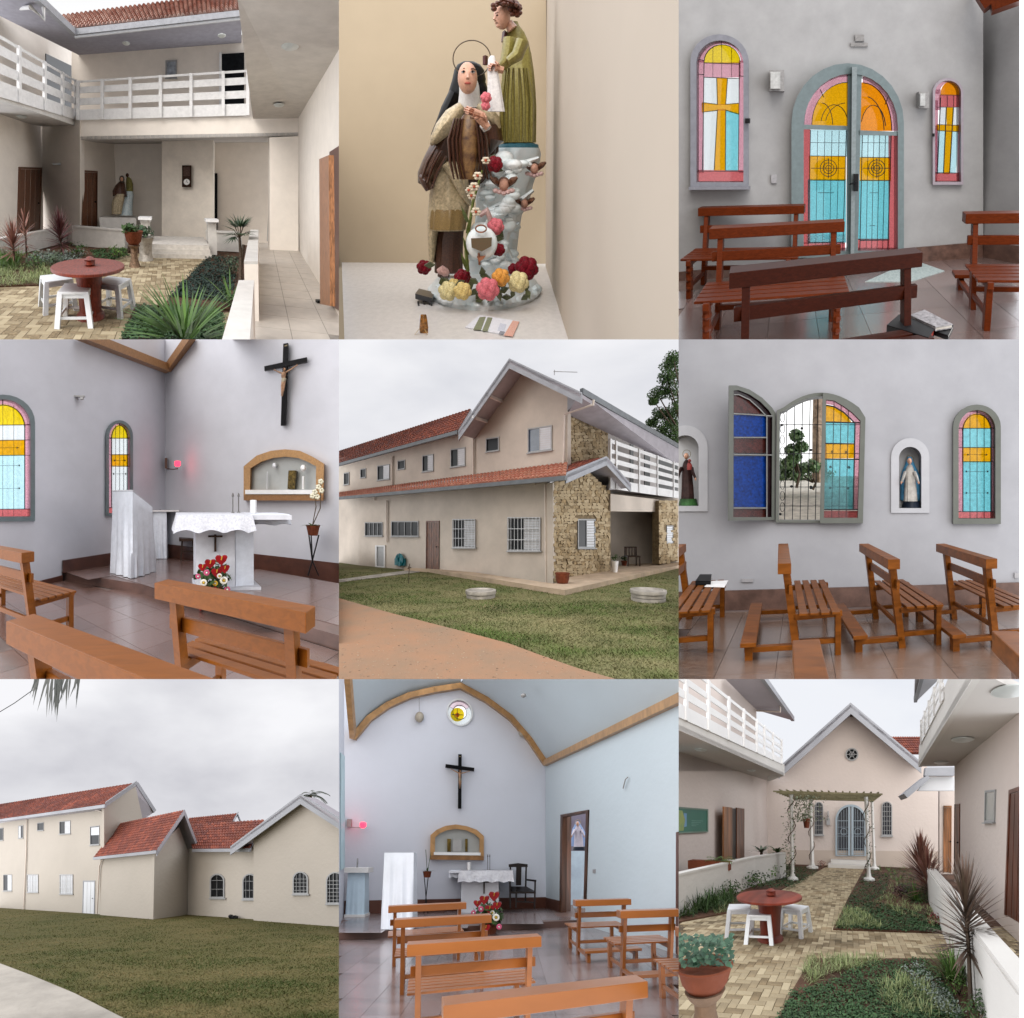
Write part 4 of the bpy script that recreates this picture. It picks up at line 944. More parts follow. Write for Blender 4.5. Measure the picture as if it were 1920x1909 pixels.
wp(sg, wL, [(-60, 868), (-60, 712), (172, 730), (172, 858)], mat('sign_frame', (.12, .2, .15), .5), .03, 'frame', [[(-52, 860), (-52, 722), (166, 738), (166, 851)]], off=.06)
wp(sg, wL, [(-52, 860), (-52, 722), (166, 738), (166, 851)], GREENS, .01, 'board', off=.04)
wp(sg, wL, [(-52, 855), (-52, 730), (28, 738), (44, 790), (34, 850)], mat('sign_yellow', (.35, .36, .06), .5, .3, 12, col2=(.1, .25, .1)), .004, 'picture', off=.046)
wp(sg, wL, [(36, 830), (36, 752), (52, 754), (52, 826)], mat('sign_blue', (.12, .28, .5), .5), .004, 'picture', off=.046)
for i in range(4): wp(sg, wL, [(78, 796+i*9), (78, 793+i*9), (142-i*12, 795+i*9), (142-i*12, 797+i*9)], mat('sign_text', (.12, .3, .24), .5), .003, 'text_line', off=.046)
# low white wall on the left, bench behind it
def lowwall(s, a, b, zt, th_, label, dz=None, name='low_wall', m=None, out=None, h0=0):
    p, q = s.Z(zt, *a), s.Z(zt, *b); d = (q-p); n = V((-d.y, d.x, 0)).normalized()*th_; mb = MB(); mb.para(V((p.x, p.y, h0)), V((d.x, d.y, 0)), n, V((0, 0, zt-.05-h0)))
    t = s.thing(name, label, 'wall', V((p.x, p.y, h0))); t.part('wall', mb, m or WCAP, smooth=0)
    mb = MB(); o = V((-d.y, d.x, 0)).normalized()*.015; mb.para(V((p.x, p.y, zt-.05))-o, V((d.x, d.y, 0)), n+o*2, V((0, 0, .05))); t.part('coping', mb, WCAP, smooth=0); return t
lowwall(s, (-80, 1107), (432, 992), .9, .14, 'low white wall with coping left of the round red table')
lowwall(s, (432, 992), (600, 970), .9, .14, 'short white wall meeting the chapel front behind the left plants')
lowwall(s, (1432, 1058), (2180, 1850), .9, -.24, 'thick low white wall with cordylines along the right walk')
c = s.Z(.45, 160, 1045); mb = MB()
# right range: wall, balcony overhead, canopy
Rw1 = s.D(12.2, 1535, s.hz); wR = s.wall(Rw1, Rw1-dl*9.5)
rb = s.thing('right_range', 'cream range with overhanging balcony and brown doors right of the courtyard', 'house', Rw1)
wp(rb, wR, [(1535, 1130), (1990, 1560), (1990, 80), (1535, 480)], PL9)
zr = s.P(wR, 1535, 490).z; R0, R1 = s.Z(zr, 1335, 495), s.Z(zr, 1660, -40)
mb = MB(); mb.prism([R0, R1, s.Z(zr, 1990, 125), s.Z(zr, 1535, 492)], (0, 0, .12)); rb.part('balcony_soffit', mb, SOFW, smooth=0)
wR2 = s.wall(R0, R1); wp(rb, wR2, [(1335, 497), (1665, -40), (1520, -40), (1338, 380)], WCAP, .1, 'balcony_edge')
rail2(s, rb, wR2, ((1345, 250), (1470, -60)), ((1345, 375), (1560, -60)), (1352, 1372, 1395, 1425, 1460), .03)
mb = MB(); ze2 = zr+2.9; mb.prism([s.Z(ze2, 1312, 126), s.Z(ze2, 1330, 128), s.Z(ze2, 1440, 20), s.Z(ze2, 1440, -30), s.Z(ze2, 1318, -30)], (0, 0, .15)); rb.part('eave', mb, GREYP, smooth=0)
mb = MB(); a = s.Z(ze2, 1318, 126); b = s.Z(ze2, 1360, -30); mb.beam(a, b, .12, .2); rb.part('gutter', mb, GUTT, smooth=0)
for px, py, r in ((1850, 68, .22), (1580, 340, .2), (1462, 468, .18)): lamp_disc(s, rb, s.Z(zr-.002, px, py), r)
wC = s.wall(s.D(14.0, 1452, s.hz), s.D(14.0, 1545, s.hz)); wp(rb, wC, [(1452, 1090), (1545, 1090), (1545, 500), (1452, 500)], PL9, .2, 'end_wall')
cy_ = 13.2; P4_ = [s.D(cy_, *p) for p in ((1255, 640), (1375, 548), (1535, 548), (1535, 628), (1335, 628), (1262, 668))]
mb = MB(); mb.prism([s.D(cy_, 1255, 645), s.D(cy_, 1385, 540), s.D(cy_, 1400, 560), s.D(cy_, 1275, 668)], (0, 1.6, 0)); rb.part('canopy_roof', mb, GREYP, smooth=0)
mb = MB(); mb.prism([s.D(cy_+.2, 1330, 628), s.D(cy_+.2, 1395, 552), s.D(cy_+.2, 1535, 552), s.D(cy_+.2, 1535, 628)], (0, .2, 0)); rb.part('canopy_gable', mb, SHUT, smooth=0)
mb = MB(); mb.prism([s.D(cy_, 1370, 545), s.D(cy_, 1535, 545), s.D(cy_, 1535, 498), s.D(cy_, 1375, 500)], (0, .3, 0)); rb.part('canopy_beam', mb, GREYP, smooth=0)
window(s, rb, wR, [(1706, 804), (1710, 628), (1768, 622), (1762, 802)], 1, None, gm=mat('pale_glass', (.35, .38, .36), .2, .1, 3))
plank_door(s, rb, wR, [(1826, 1320), (1850, 645), (1990, 600), (1990, 1420)], m=mat('dark_red_door_wood', (.12, .035, .018), .35, .3, 5, kind='wood', stretch=(6, 6, .5)))
plank_door(s, rb, wR, [(1537, 1090), (1540, 715), (1566, 712), (1564, 1095)], planks=2)
plank_door(s, rb, wC, [(1474, 1080), (1476, 722), (1516, 722), (1514, 1084)], planks=3, m=MATS['orange_brown_wood'])
# planting beds, kerbless, laid over the edge of the paving
B1 = [(-80, 1368), (330, 1292), (560, 1180), (830, 1044), (560, 1036), (425, 1120), (330, 1160), (-80, 1255)]
B2 = [(1045, 1042), (955, 1205), (862, 1392), (1100, 1400), (1482, 1412), (1560, 1412), (1475, 1200), (1440, 1080), (1400, 1040)]
B3 = [(740, 1556), (630, 1745), (530, 1960), (1990, 1960), (1990, 1900), (1640, 1560), (1380, 1556)]
bed(s, B1, .035); bed(s, B2, .035); bed(s, B3, .035)
ground_cover(s, [(420, 1165), (640, 1165), (770, 1085), (790, 1050), (560, 1050)], 1600, .04, .05)
ground_cover(s, [(1060, 1060), (960, 1210), (880, 1392), (1470, 1410), (1440, 1330), (1120, 1250), (1180, 1120), (1100, 1060)], 6000, .04, .045)
ground_cover(s, [(640, 1740), (535, 1930), (1600, 1930), (1500, 1700), (1380, 1560), (1050, 1580), (820, 1700)], 5000, .04, .035, name='ground_cover')
blades(s, [(870, 1390), (930, 1280), (1010, 1290), (1150, 1395)], 260, .04, .17, .012, VARIEG)
blades(s, [(1080, 1045), (1180, 1045), (1240, 1140), (1180, 1200), (1290, 1260), (1450, 1290), (1420, 1340), (1260, 1335), (1110, 1250), (1190, 1120)], 380, .04, .15, .012, VARIEG)
blades(s, [(690, 1650), (760, 1545), (860, 1550), (1060, 1560), (1200, 1560), (860, 1650), (740, 1700)], 260, .04, .17, .010, VARIEG)
blades(s, [(1110, 1700), (1250, 1640), (1420, 1730), (1560, 1888), (1200, 1888), (1120, 1760)], 260, .04, .15, .009, VARIEG)
ground_cover(s, [(1230, 1640), (1340, 1590), (1480, 1740), (1600, 1888), (1480, 1888)], 900, .05, .03, SILVER, 'silver_groundcover', .1)
blades(s, [(-60, 1345), (240, 1290), (330, 1215), (200, 1180), (-60, 1215)], 420, .04, .46, .026, LEAFD, 'dark_leaf_border', .9, 1.5)
blades(s, [(200, 1310), (330, 1290), (320, 1240), (230, 1260)], 60, .04, .14, .012, VARIEG)
def shrub(s, zx, zy, wpx, hpx, label, m, nleaf=140, size=.3, name='shrub', z=.04, grp=None):
    c = s.Z(z, zx, zy); k = s.m(c.y); th = s.thing(name, label, 'shrub', c, grp)
    mb = MB()
    for i in range(5): a = i*1.26; mb.tube([c, c+V((cos(a)*wpx*.2*k, sin(a)*wpx*.2*k, hpx*.5*k))], .008, 5)
    th.part('stem', mb, BARK); mb = MB(); foliage(mb, c+V((0, 0, hpx*.5*k)), wpx*.5*k, nleaf, wpx*size*k*.5, hpx/wpx); th.part('foliage', mb, m, smooth=0); return th
blades(s, [(1080, 1045), (1400, 1045), (1440, 1180), (1300, 1200), (1180, 1130)], 200, .04, .16, .012, LEAFG, spread=1.0)
ground_cover(s, [(1160, 1060), (1420, 1060), (1470, 1240), (1300, 1260)], 900, .04, .05)
shrub(s, 430, 1168, 200, 100, 'rounded dark green shrub beside the left low wall', LEAFD, 260, .16)
shrub(s, 605, 1090, 100, 90, 'dark green shrub at the foot of the left front pergola post', LEAFD, 160, .22)
shrub(s, 800, 1062, 55, 60, 'small reddish shrub beside the chapel steps', CORDY, 80, .3)
shrub(s, 1240, 1215, 100, 70, 'small dark purple shrub among the pale grass', mat('dark_purple_leaf', (.03, .015, .02), .6, .3, 4, rnd=(.06, .02, .03)), 120, .25)
shrub(s, 1430, 1370, 100, 75, 'red leaved bromeliad at the edge of the right bed', mat('red_leaf', (.16, .015, .02), .5, .3, 4, rnd=(.26, .04, .04)), 120, .35)
shrub(s, 1720, 1900, 190, 170, 'dark green broad leaved shrub in the lower right corner', mat('grey_green_leaf', (.05, .08, .04), .6, .3, 4, rnd=(.1, .14, .08)), 260, .22)
for i, (px, py, w_, h_, m, lb) in enumerate(((1490, 1590, 110, 100, LEAFD, 'dark shrub against the right low wall behind the tall cordyline'), (1420, 1380, 80, 60, VARIEG, 'pale variegated shrub at the corner of the paving by the right low wall'), (1560, 1760, 150, 120, LEAFG, 'fresh green shrub at the foot of the right low wall near the viewer'), (1660, 1930, 200, 150, LEAFD, 'dark shrub at the very bottom beside the right low wall'),
    (300, 1225, 170, 110, LEAFD, 'broad dark shrub in the left bed behind the round table'), (130, 1250, 190, 120, MATS['grey_green_leaf'] if 'grey_green_leaf' in MATS else LEAFG, 'grey green shrub in the left bed near the green sign'), (520, 1120, 150, 100, LEAFG, 'fresh green shrub in the left bed before the pergola'))): shrub(s, px, py, w_, h_, lb, m, 240, .17)
c = s.Z(.04, 1320, 1235); th = s.thing('strap_leaf_clump', 'bright green strap leaved clump in the middle of the right bed', 'plant', c); mb = MB(); tuft(mb, c, 60, .55, .03, 1.1, 1.2, .1); th.part('foliage', mb, LEAFG, smooth=0)
c = s.Z(.04, 1530, 1680); th = s.thing('strap_leaf_clump', 'bright green strap leaved clump at the foot of the tall cordyline', 'plant', c); mb = MB(); tuft(mb, c, 130, .5, .024, 1.0, .9, .1); th.part('foliage', mb, LEAFG, smooth=0)
c = s.Z(.04, 1625, 1815); k = s.m(c.y); th = s.thing('cordyline', 'tall brown leaved cordyline standing by the near end of the right low wall', 'plant', c, 'cordylines in the courtyard')
cordyline(s, th, c, k*590, 150, k*270, CORDB, k*19, k*11, (-.35, 1.5), .25, .55)
for px, py, h, lb in ((1355, 1190, 190, 'bushy red cordyline at the far end of the right low wall'), (1395, 1235, 150, 'second red cordyline leaning against the right low wall')):
    c = s.Z(.04, px, py); k = s.m(c.y); th = s.thing('cordyline', lb, 'plant', c, 'cordylines in the courtyard'); cordyline(s, th, c, k*h, 150, k*175, CORDY, k*12, k*6, (.1, 1.5), .3, .7)
def whitepalm(px, py, h, lb, m):
    c = s.Z(.04, px, py); k = s.m(c.y); th = s.thing('young_palm', lb, 'plant', c, 'young palms by the left wall'); mb = MB(); mb.tube([c, c+V((0, 0, h*k*.6))], k*8, 8); th.part('stem', mb, BARK)
    for i in range(16):
        a = i*2.4; mb = MB(); mb.blade(c+V((0, 0, h*k*.6)), (cos(a), sin(a), random.uniform(.1, 1.3)), h*k*.5, k*20, .8, 4); th.part('leaf', mb, m, smooth=0)
whitepalm(468, 1075, 180, 'young palm with pale upright leaves left of the pergola', mat('pale_leaf', (.22, .27, .2), .6, .3, 4)); whitepalm(556, 1065, 160, 'young dark palm just behind the left pergola post', LEAFD)
c = s.Z(.9, 235, 1020); th = s.thing('potted_palm', 'green palm in a long red planter behind the left low wall', 'potted plant', c); k = s.m(c.y)
mb = MB(); mb.box(c+V((-.25, 0, -.1)), (1.1, .3, .22)); th.part('planter', mb, TERRA, smooth=0); mb = MB(); palm_fronds(mb, c, 9, k*95, 1.0, 9, .025, lw=.35); th.part('foliage', mb, LEAFG, smooth=0)
for px in (228, 250):
    c = s.Z(.04, px, 1195); mb = MB(); mb.tube([c, c+V((0, 0, .75))], .03, 8); s.solo('slim_trunk', 'slim bare trunk in front of the left low wall, %s' % ('nearer the green sign' if px < 240 else 'nearer the table'), 'trunk', mb, BARK)
table_set(s, 512, 1210, 365, .75, labels=('round red brown wooden table with pedestal on the herringbone paving', 'small lidded wooden bowl on the round table by the flower beds'), grp='white stools around the courtyard table with chapel behind',
          stools=((345, 1420, .25, 'white plastic stool half behind the table on its left side'), (465, 1460, .05, 'nearest white plastic stool in front of the round table'), (655, 1420, -.3, 'white plastic stool right of the round table')))
# bowl planter on a pedestal, lower left
c = s.Z(.0, 140, 2050); k = s.m(c.y)
def px_lathe(s, c, cx, prof, n=28):
    """profile given as (half width px, zy) at the depth of c"""
    k = s.m(c.y); mb = MB(); cc = s.D(c.y, cx, s.hz); mb.lathe(V((cc.x, c.y, 0)), [(q*k, s.D(c.y, cx, zy).z) for q, zy in prof], n); return mb, V((cc.x, c.y, 0))
y0 = c.y
mb, cc = px_lathe(s, c, 150, [(70, 1900), (58, 1850), (60, 1800), (88, 1770), (110, 1730), (60, 1725)]); th = s.thing('bowl_planter', 'big terracotta bowl of green leaves on a stone pedestal in the near corner', 'planter', V((cc.x, cc.y, s.D(y0, 150, 1960).z))); th.part('pedestal', mb, mat('brown_stone', (.22, .14, .09), .9, .3, 6, .4, 30))
mb, _ = px_lathe(s, c, 150, [(50, 1745), (90, 1735), (125, 1680), (145, 1610), (155, 1600), (155, 1588), (140, 1588), (130, 1610), (2, 1612)]); th.part('bowl', mb, TERRA)
mb = MB()
for i in range(430):
    px, py = random.uniform(-20, 305), random.uniform(1425, 1600); p = s.D(y0+random.uniform(-.25, .25), px, py); mb.leaf(p, k*random.uniform(26, 44), (random.gauss(0, .5), -.5+random.gauss(0, .4), .8), asp=.8)
th.part('foliage', mb, mat('blue_green_leaf', (.03, .085, .05), .5, .3, 8, rnd=(.10, .19, .12), transl=.15), smooth=0)
# pergola with twining stems
y1 = s.Z(0, 640, 1130).y; y2 = s.Z(0, 750, 1062).y
pg = s.thing('pergola', 'white pergola with four posts and a flat woven roof before the chapel door', 'pergola', s.Z(0, 850, 1130))
PERG = mat('white_pergola_post', (.68, .66, .62), .7, .06, 4, .1, 30); MOSS = mat('weathered_thatch', (.23, .20, .12), .95, .35, 8, .5, 30, col2=(.12, .11, .06))
for px, py, yt, w_ in ((640, 1128, 650, 20), (748, 1062, 660, 22), (1062, 1130, 645, 21), (1092, 1068, 660, 18)):
    c = s.Z(0, px, py); kk = s.m(c.y); tp = s.D(c.y, px, yt); h = tp.z
    mb = MB(); mb.lathe(c, [(w_*1.6*kk, 0), (w_*1.5*kk, .1), (w_*.7*kk, .16), (w_*.5*kk, .3), (w_*.45*kk, h*.6), (w_*.5*kk, h-.1), (w_*.7*kk, h)], 12); pg.part('post', mb, PERG)
for i in range(9):
    t = i/8; a = s.D(y1-.5, 565+t*10, 640); mb = MB(); yy = y1-.6+(y2-y1+1.0)*t; L = s.D(y1, 575, 640); Rr = s.D(y1, 1110, 640); mb.beam(V((L.x-.15, yy, L.z)), V((Rr.x+.1, yy, L.z)), .04, .05); pg.part('rafter', mb, MOSS, smooth=0)
L = s.D(y1, 575, 636); Rr = s.D(y1, 1110, 636)
for i in range(15):
    x = L.x+(Rr.x-L.x)*i/14; mb = MB(); mb.beam(V((x, y1-.3, L.z+.06)), V((x, y2+.3, L.z+.06)), .05, .03); pg.part('slat', mb, MOSS, smooth=0)
mb = MB()
for px, py, y_ in ((640, 1128, y1), (748, 1062, y2)):
    c = s.Z(0, px, py); h = s.D(c.y, px, 650).z
    pts = [c+V((cos(t*.9)*.13, sin(t*.9)*.13, h*t/22)) for t in range(23)]; mb.tube(pts, .018, 5)
VINE = MB()
for i in range(800):
    px = random.choice((random.gauss(632, 22), random.gauss(700, 45))); py = random.uniform(655, 800) if px > 655 else random.uniform(655, 1110); VINE.leaf(s.D(y1+random.uniform(-.2, .9), px, py), .09)
vt = s.thing('climbing_vine', 'twining vine climbing the left pergola posts', 'vine', s.Z(0, 640, 1130)); vt.part('stem', mb, BARK); vt.part('foliage', VINE, mat('pale_vine_leaf', (.14, .17, .09), .6, .3, 4, rnd=(.3, .32, .22)), smooth=0)
mb = MB(); V2 = MB()
c = s.Z(0, 1064, 1130); h = s.D(c.y, 1064, 650).z; mb.tube([c+V((cos(t*.8)*.11-.03, sin(t*.8)*.11, h*t/26)) for t in range(27)], .016, 5)
for i in range(110): V2.leaf(s.D(y1+random.uniform(-.15, .15), random.gauss(1064, 12), random.uniform(660, 1050)), .07)
vt = s.thing('climbing_vine', 'thin dark vine winding up the right pergola post', 'vine', c); vt.part('stem', mb, BARK); vt.part('foliage', V2, LEAFD, smooth=0)
y3 = (y1+y2)/2; c = s.D(y3, 716, 835); kk = s.m(y3); th = s.thing('hanging_pot', 'small red pot hanging from the pergola', 'hanging pot', c)
mb = MB(); mb.lathe(c, [(kk*14, 0), (kk*20, kk*45), (kk*22, kk*55), (.003, kk*50)], 14); th.part('pot', mb, TERRA); mb = MB(); mb.tube([c+V((0, 0, kk*50)), s.D(y3, 716, 660)], .008, 5); th.part('cord', mb, IRON)
mb = MB(); foliage(mb, c+V((0, 0, kk*65)), kk*25, 30, kk*16); th.part('foliage', mb, LEAFD, smooth=0)
# ================================================================ SET: courtyard looking back to the covered porch (upper left of the image)
s = Set(2.983, (0, 0), (-12, -12, 635.5, 636.5), 1042, 1730, 1.9, 3.0)
SKY1 = skymat('white_overcast_sky', (.95, .95, .97), (1, 1, 1), .01, 1.0, 2)
s.sky(40, SKY1)
PL1 = mat('beige_white_plaster', (.84, .77, .69), .85, .025, 1.0, .1, 50, .15)
FLT = mat('beige_floor_tile', (.50, .44, .38), .35, .08, 1.5, 0, 40, .4)
pavers(s, [(-60, 1590), (330, 1600), (700, 1420), (1180, 1420), (1060, 1560), (900, 1750), (1300, 1750), (1300, 1960), (-60, 1960)], 12, 300)
mb = MB(); mb.prism([(-12, 1.5, -.02), (14, 1.5, -.02), (14, 24, -.02), (-12, 24, -.02)], (0, 0, -.3)); s.struct('courtyard_ground', mb, SOIL, smooth=0)
dl = s.d(1453, s.hz); dl = V((dl.x, dl.y, 0)).normalized()
# corridor floor with single tiles
cf = s.struct('corridor_floor', MB().prism([s.Z(.08, *p) for p in ((1400, 1960), (1960, 1960), (1960, 1800), (1665, 1385), (1440, 1365))], (0, 0, -.08)), mat('tile_grout', (.25, .22, .19), .8, .1, 4), smooth=0)
o0 = s.Z(.08, 1448, 1700)
r_ = V((dl.y, -dl.x, 0))
for i in range(5):
    for j in range(-7, 16):
        p = o0+r_*(.46*i-.05)+dl*(.46*j); c = s.proj(p+r_*.2+dl*.2)
        if 1380 < c[0] < 1960 and 1360 < c[1] < 2000 and c[0] < 1640+(c[1]-1340)*.66: mb = MB(); mb.para(p, r_*.452, dl*.452, V((0, 0, .006))); cf.part('tile', mb, FLT, smooth=0)
F0, F1 = s.D(10.8, 430, s.hz), s.D(9.9, 1670, s.hz); wF = s.wall(F0, F1)
fb = s.thing('porch_building', 'cream two storey building with white balcony over a recessed porch', 'house', s.D(10.4, 1000, 1340))
def pf(th, wl, pts, m, thick=.2, name='wall', off=0, on=None, holes=()):
    mb = MB(); mb.prism(s.Ps(wl, pts, off), -wl[1]*thick, [s.Ps(wl, h, off) for h in holes]); return th.part(name, mb, m, smooth=0, on=on)
pf(fb, wF, [(440, 782), (1668, 760), (1672, 655), (1420, 655), (432, 672)], PL1, .25, 'balcony_beam')
pf(fb, wF, [(1508, 1440), (1670, 1440), (1670, 762), (1508, 768)], PL1, .3, 'corner_pillar')
# porch: side wall with door, back walls, pier, ceiling
Ks = s.D(10.9, 447, s.hz); Kb = s.D(11.7, 648, s.hz); wS = s.wall(Ks, Kb)
pf(fb, wS, [(447, 1460), (648, 1400), (648, 770), (447, 740)], PL1, .2, 'porch_side_wall')
wK = s.wall(Kb, s.D(11.3, 1508, s.hz)); pf(fb, wK, [(636, 1400), (1530, 1400), (1530, 770), (636, 770)], PL1, .2, 'porch_back_wall')
wN = s.wall(s.D(11.1, 905, s.hz), s.D(10.8, 1195, s.hz)); pf(fb, wN, [(905, 1420), (1195, 1420), (1195, 770), (905, 770)], mat('warm_white_plaster2', (.82, .75, .66), .85, .05, 1.0, .1, 50, .15), 1.2, 'chimney_breast')
zc = s.P(wF, 445, 784).z
mb = MB(); mb.prism([s.P(wF, 440, 782), s.P(wF, 1668, 760), s.D(11.45, 1525, 800), s.D(11.9, 630, 812)], (0, 0, .1)); fb.part('porch_ceiling', mb, SOFW, smooth=0)
pf(fb, wK, [(1196, 1330), (1196, 968), (1216, 970), (1216, 1330)], DARKG, .05, 'doorway', off=.03)
plank_door(s, fb, wS, [(462, 1300), (462, 962), (540, 966), (538, 1275)], planks=3)
mb = MB(); mb.tube([s.P(wK, 1495, 1350, .2), s.P(wK, 1505, 1110, .08)], .012, 6); s.solo('broom_handle', 'thin pole leaning against the porch back wall beside the corner pillar', 'pole', mb, WFRAME)
# balcony rail, upper wall, eave and tiled roof
rail2(s, fb, wF, ((432, 452), (1385, 390)), ((432, 672), (1400, 645)), (436, 572, 728, 897, 1068, 1248, 1385), .05, fr=((0, .26), (.38, .55), (.68, .84), (.95, 1.0)))
wU = s.wall(F0+dl*1.3, F1+dl*1.3); pf(fb, wU, [(400, 720), (1430, 720), (1430, 190), (400, 260)], PL1, .2, 'upper_wall')
window(s, fb, wU, [(926, 440), (926, 340), (990, 336), (990, 440)], 1, None, gm=mat('bright_sky_glass', (.42, .46, .52), .15, .2, 2))
pf(fb, wU, [(1236, 640), (1236, 302), (1366, 294), (1366, 640)], DARKG, .05, 'balcony_doorway', off=.03)
pf(fb, wU, [(1226, 640), (1226, 292), (1240, 292), (1240, 640)], WPAINT, .05, 'door_frame', off=.05)
g0, g1 = s.P(wF, 418, 196, .6), s.P(wF, 1350, 92, .6); i0, i1 = s.P(wU, 440, 308), s.P(wU, 1350, 240)
mb = MB(); mb.prism([g0, g1, i1, i0], (0, 0, .06)); fb.part('eave_soffit', mb, mat('lilac_grey_soffit', (.36, .35, .40), .8, .06, 2), smooth=0)
mb = MB(); mb.beam(g0+V((0, 0, .06)), g1+V((0, 0, .06)), .14, .16); fb.part('gutter', mb, GREYP, smooth=0)
mb = MB(); mb.beam(g0+V((0, 0, -.06)), g1+V((0, 0, -.06)), .05, .06); fb.part('fascia', mb, SHUT, smooth=0)
r0, r1 = s.P(wF, 345, 95, -2.2), s.P(wF, 1360, -40, -2.2)
mb = MB(); slabroof(mb, g0+V((0, 0, .12)), g1+V((0, 0, .12)), r1, r0, .08); rr = fb.part('roof', mb, SOFF, smooth=0)
roof_tiles(s, fb, g0+V((0, 0, .12)), g1+V((0, 0, .12)), r1, r0, 40, 9, mat('faded_pink_tile', (.46, .24, .19), .8, .25, 6, .3, 20, .15, rnd=(.58, .42, .36)), on=rr, amp=.07)
for px, py in ((705, 238), (1240, 195)): p = g0*.3+i0*.7; q = s.d(px, py); t = ((g0.z+i0.z)/2-.05-s.e)/q.z; lamp_disc(s, fb, V((q.x*t, q.y*t, s.e+q.z*t)), .1)
mb = MB(); 
cl = s.thing('wall_clock', 'dark framed wall clock with a white dial on the porch pier', 'clock', s.P(wN, 1045, 1045))
pf(cl, wN, [(1018, 1047), (1018, 925), (1070, 925), (1070, 1047)], DWOOD, .05, 'case', off=.06)
pf(cl, wN, ringpts(1044, 1018, 17), WPAINT, .01, 'dial', off=.07); pf(cl, wN, [(1026, 985), (1026, 935), (1062, 935), (1062, 985)], mat('brown_photo', (.1, .06, .05), .3, .4, 20), .008, 'picture', off=.068)
mb = MB(); mb.beam(s.P(wN, 1044, 1018, .075), s.P(wN, 1044, 1006, .075), .01, .005, up=(0, -1, 0)); mb.beam(s.P(wN, 1044, 1018, .075), s.P(wN, 1053, 1022, .075), .01, .005, up=(0, -1, 0)); cl.part('hands', mb, IRON, smooth=0)
for px0, px1, py0, py1 in ((850, 1165, 1340, 1368), (838, 1172, 1366, 1392), (826, 1180, 1392, 1422)):
    z1 = .36-(py0-1340)/26*.12; a = s.Z(z1, px0, py0+26); b = s.Z(z1, px1, py0+26); mb = MB(); mb.para(V((a.x, a.y, 0)), V((b.x-a.x, 0, 0)), V((0, 1.5, 0)), V((0, 0, z1))); fb.part('step', mb, mat('grey_white_step', (.58, .54, .49), .7, .08, 3), smooth=0)
# left range: lower walls, doors, slanting balcony, eave
lf = s.thing('left_wing', 'cream wing with slanting white balcony and brown doors on the left of the courtyard', 'house', s.D(11, 240, 1300))
wA = s.wall(s.D(9.2, -30, s.hz), s.D(11.6, 242, s.hz)); pf(lf, wA, [(-30, 1480), (242, 1400), (242, 660), (-30, 610)], PL1)
wA2 = s.wall(s.D(11.6, 236, s.hz), s.D(10.8, 447, s.hz)); pf(lf, wA2, [(236, 1460), (447, 1460), (447, 650), (236, 660)], PL1)
plank_door(s, lf, wA, [(100, 1335), (110, 945), (226, 948), (216, 1310)], planks=4)
Q0 = F0+V((0, 0, 0)); wB = s.wall(F0, F0-dl*9)
zsl = s.P(wB, 430, 705).z; f0 = s.Z(zsl, 430, 708); f1 = s.Z(zsl, -40, 545)
mb = MB(); mb.prism([f0, f1, s.Z(zsl, -60, 655), s.Z(zsl, 240, 708)], (0, 0, .1)); lf.part('balcony_soffit', mb, SOFW, smooth=0)
pf(lf, wB, [(430, 706), (-40, 544), (-40, 500), (430, 668)], WCAP, .12, 'balcony_edge')
rail2(s, lf, wB, ((-40, 172), (432, 452)), ((-40, 530), (432, 672)), (-30, 108, 250, 350, 424), .03, fr=((0, .26), (.38, .55), (.68, .84), (.95, 1.0)))
wUL = s.wall(F0-r_*1.5+dl*1.3, F0-r_*1.5-dl*9); pf(lf, wUL, [(460, 700), (-60, 600), (-60, -40), (250, 130), (460, 270)], PL1, .2, 'upper_wall')
pf(lf, wUL, [(430, 620), (430, 385), (415, 375), (258, 300), (258, 560)], DARKG, .05, 'balcony_doorway', off=.03)
h1 = s.P(wB, 195, -15, .6)
mb = MB(); mb.prism([g0, V((h1.x, h1.y, g0.z)), s.Z(g0.z, -300, -15), s.Z(g0.z, -100, 40), s.P(wUL, -60, 40), i0], (0, 0, .06)); lf.part('eave_soffit', mb, MATS['lilac_grey_soffit'], smooth=0)
mb = MB(); mb.beam(g0+V((0, 0, .06)), s.Z(g0.z+.06, 205, -15), .14, .18); lf.part('gutter', mb, GREYP, smooth=0)
mb = MB(); mb.tube([s.Z(g0.z, 242, 35), s.Z(g0.z, 244, 35)+V((0, 0, -.3)), s.Z(g0.z-.1, 170, 40), s.P(wUL, -20, 60, .1)], .05, 8); lf.part('downpipe', mb, WPAINT)
for px, py, r in ((120, 648, .12),): lamp_disc(s, lf, s.Z(zsl-.002, px, py), r)
mb = MB(); mb.box(s.P(wA2, 318, 918, .06), (.24, .08, .06)); s.solo('wall_lamp', 'small grey wall lamp between the two brown doors', 'wall lamp', mb, WFRAME)
# right: overhanging slab with round lamps, wall and open door
wR = s.wall(s.Z(.08, 1665, 1388), s.Z(.08, 1890, 1760))
rt = s.thing('right_wing', 'cream wing with broad overhanging slab above the tiled corridor', 'house', s.Z(.08, 1665, 1388))
pf(rt, wR, [(1662, 1400), (1960, 1900), (1960, 150), (1662, 660)], PL1)
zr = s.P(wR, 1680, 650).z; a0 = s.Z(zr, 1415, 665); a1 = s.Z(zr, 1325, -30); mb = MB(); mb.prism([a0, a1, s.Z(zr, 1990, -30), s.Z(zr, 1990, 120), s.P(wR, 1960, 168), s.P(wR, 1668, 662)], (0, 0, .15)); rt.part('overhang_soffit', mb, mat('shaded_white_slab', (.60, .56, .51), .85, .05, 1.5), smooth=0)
for px, py, r in ((1627, 248, .115), (1560, 582, .11)): lamp_disc(s, rt, s.Z(zr-.002, px, py), r)
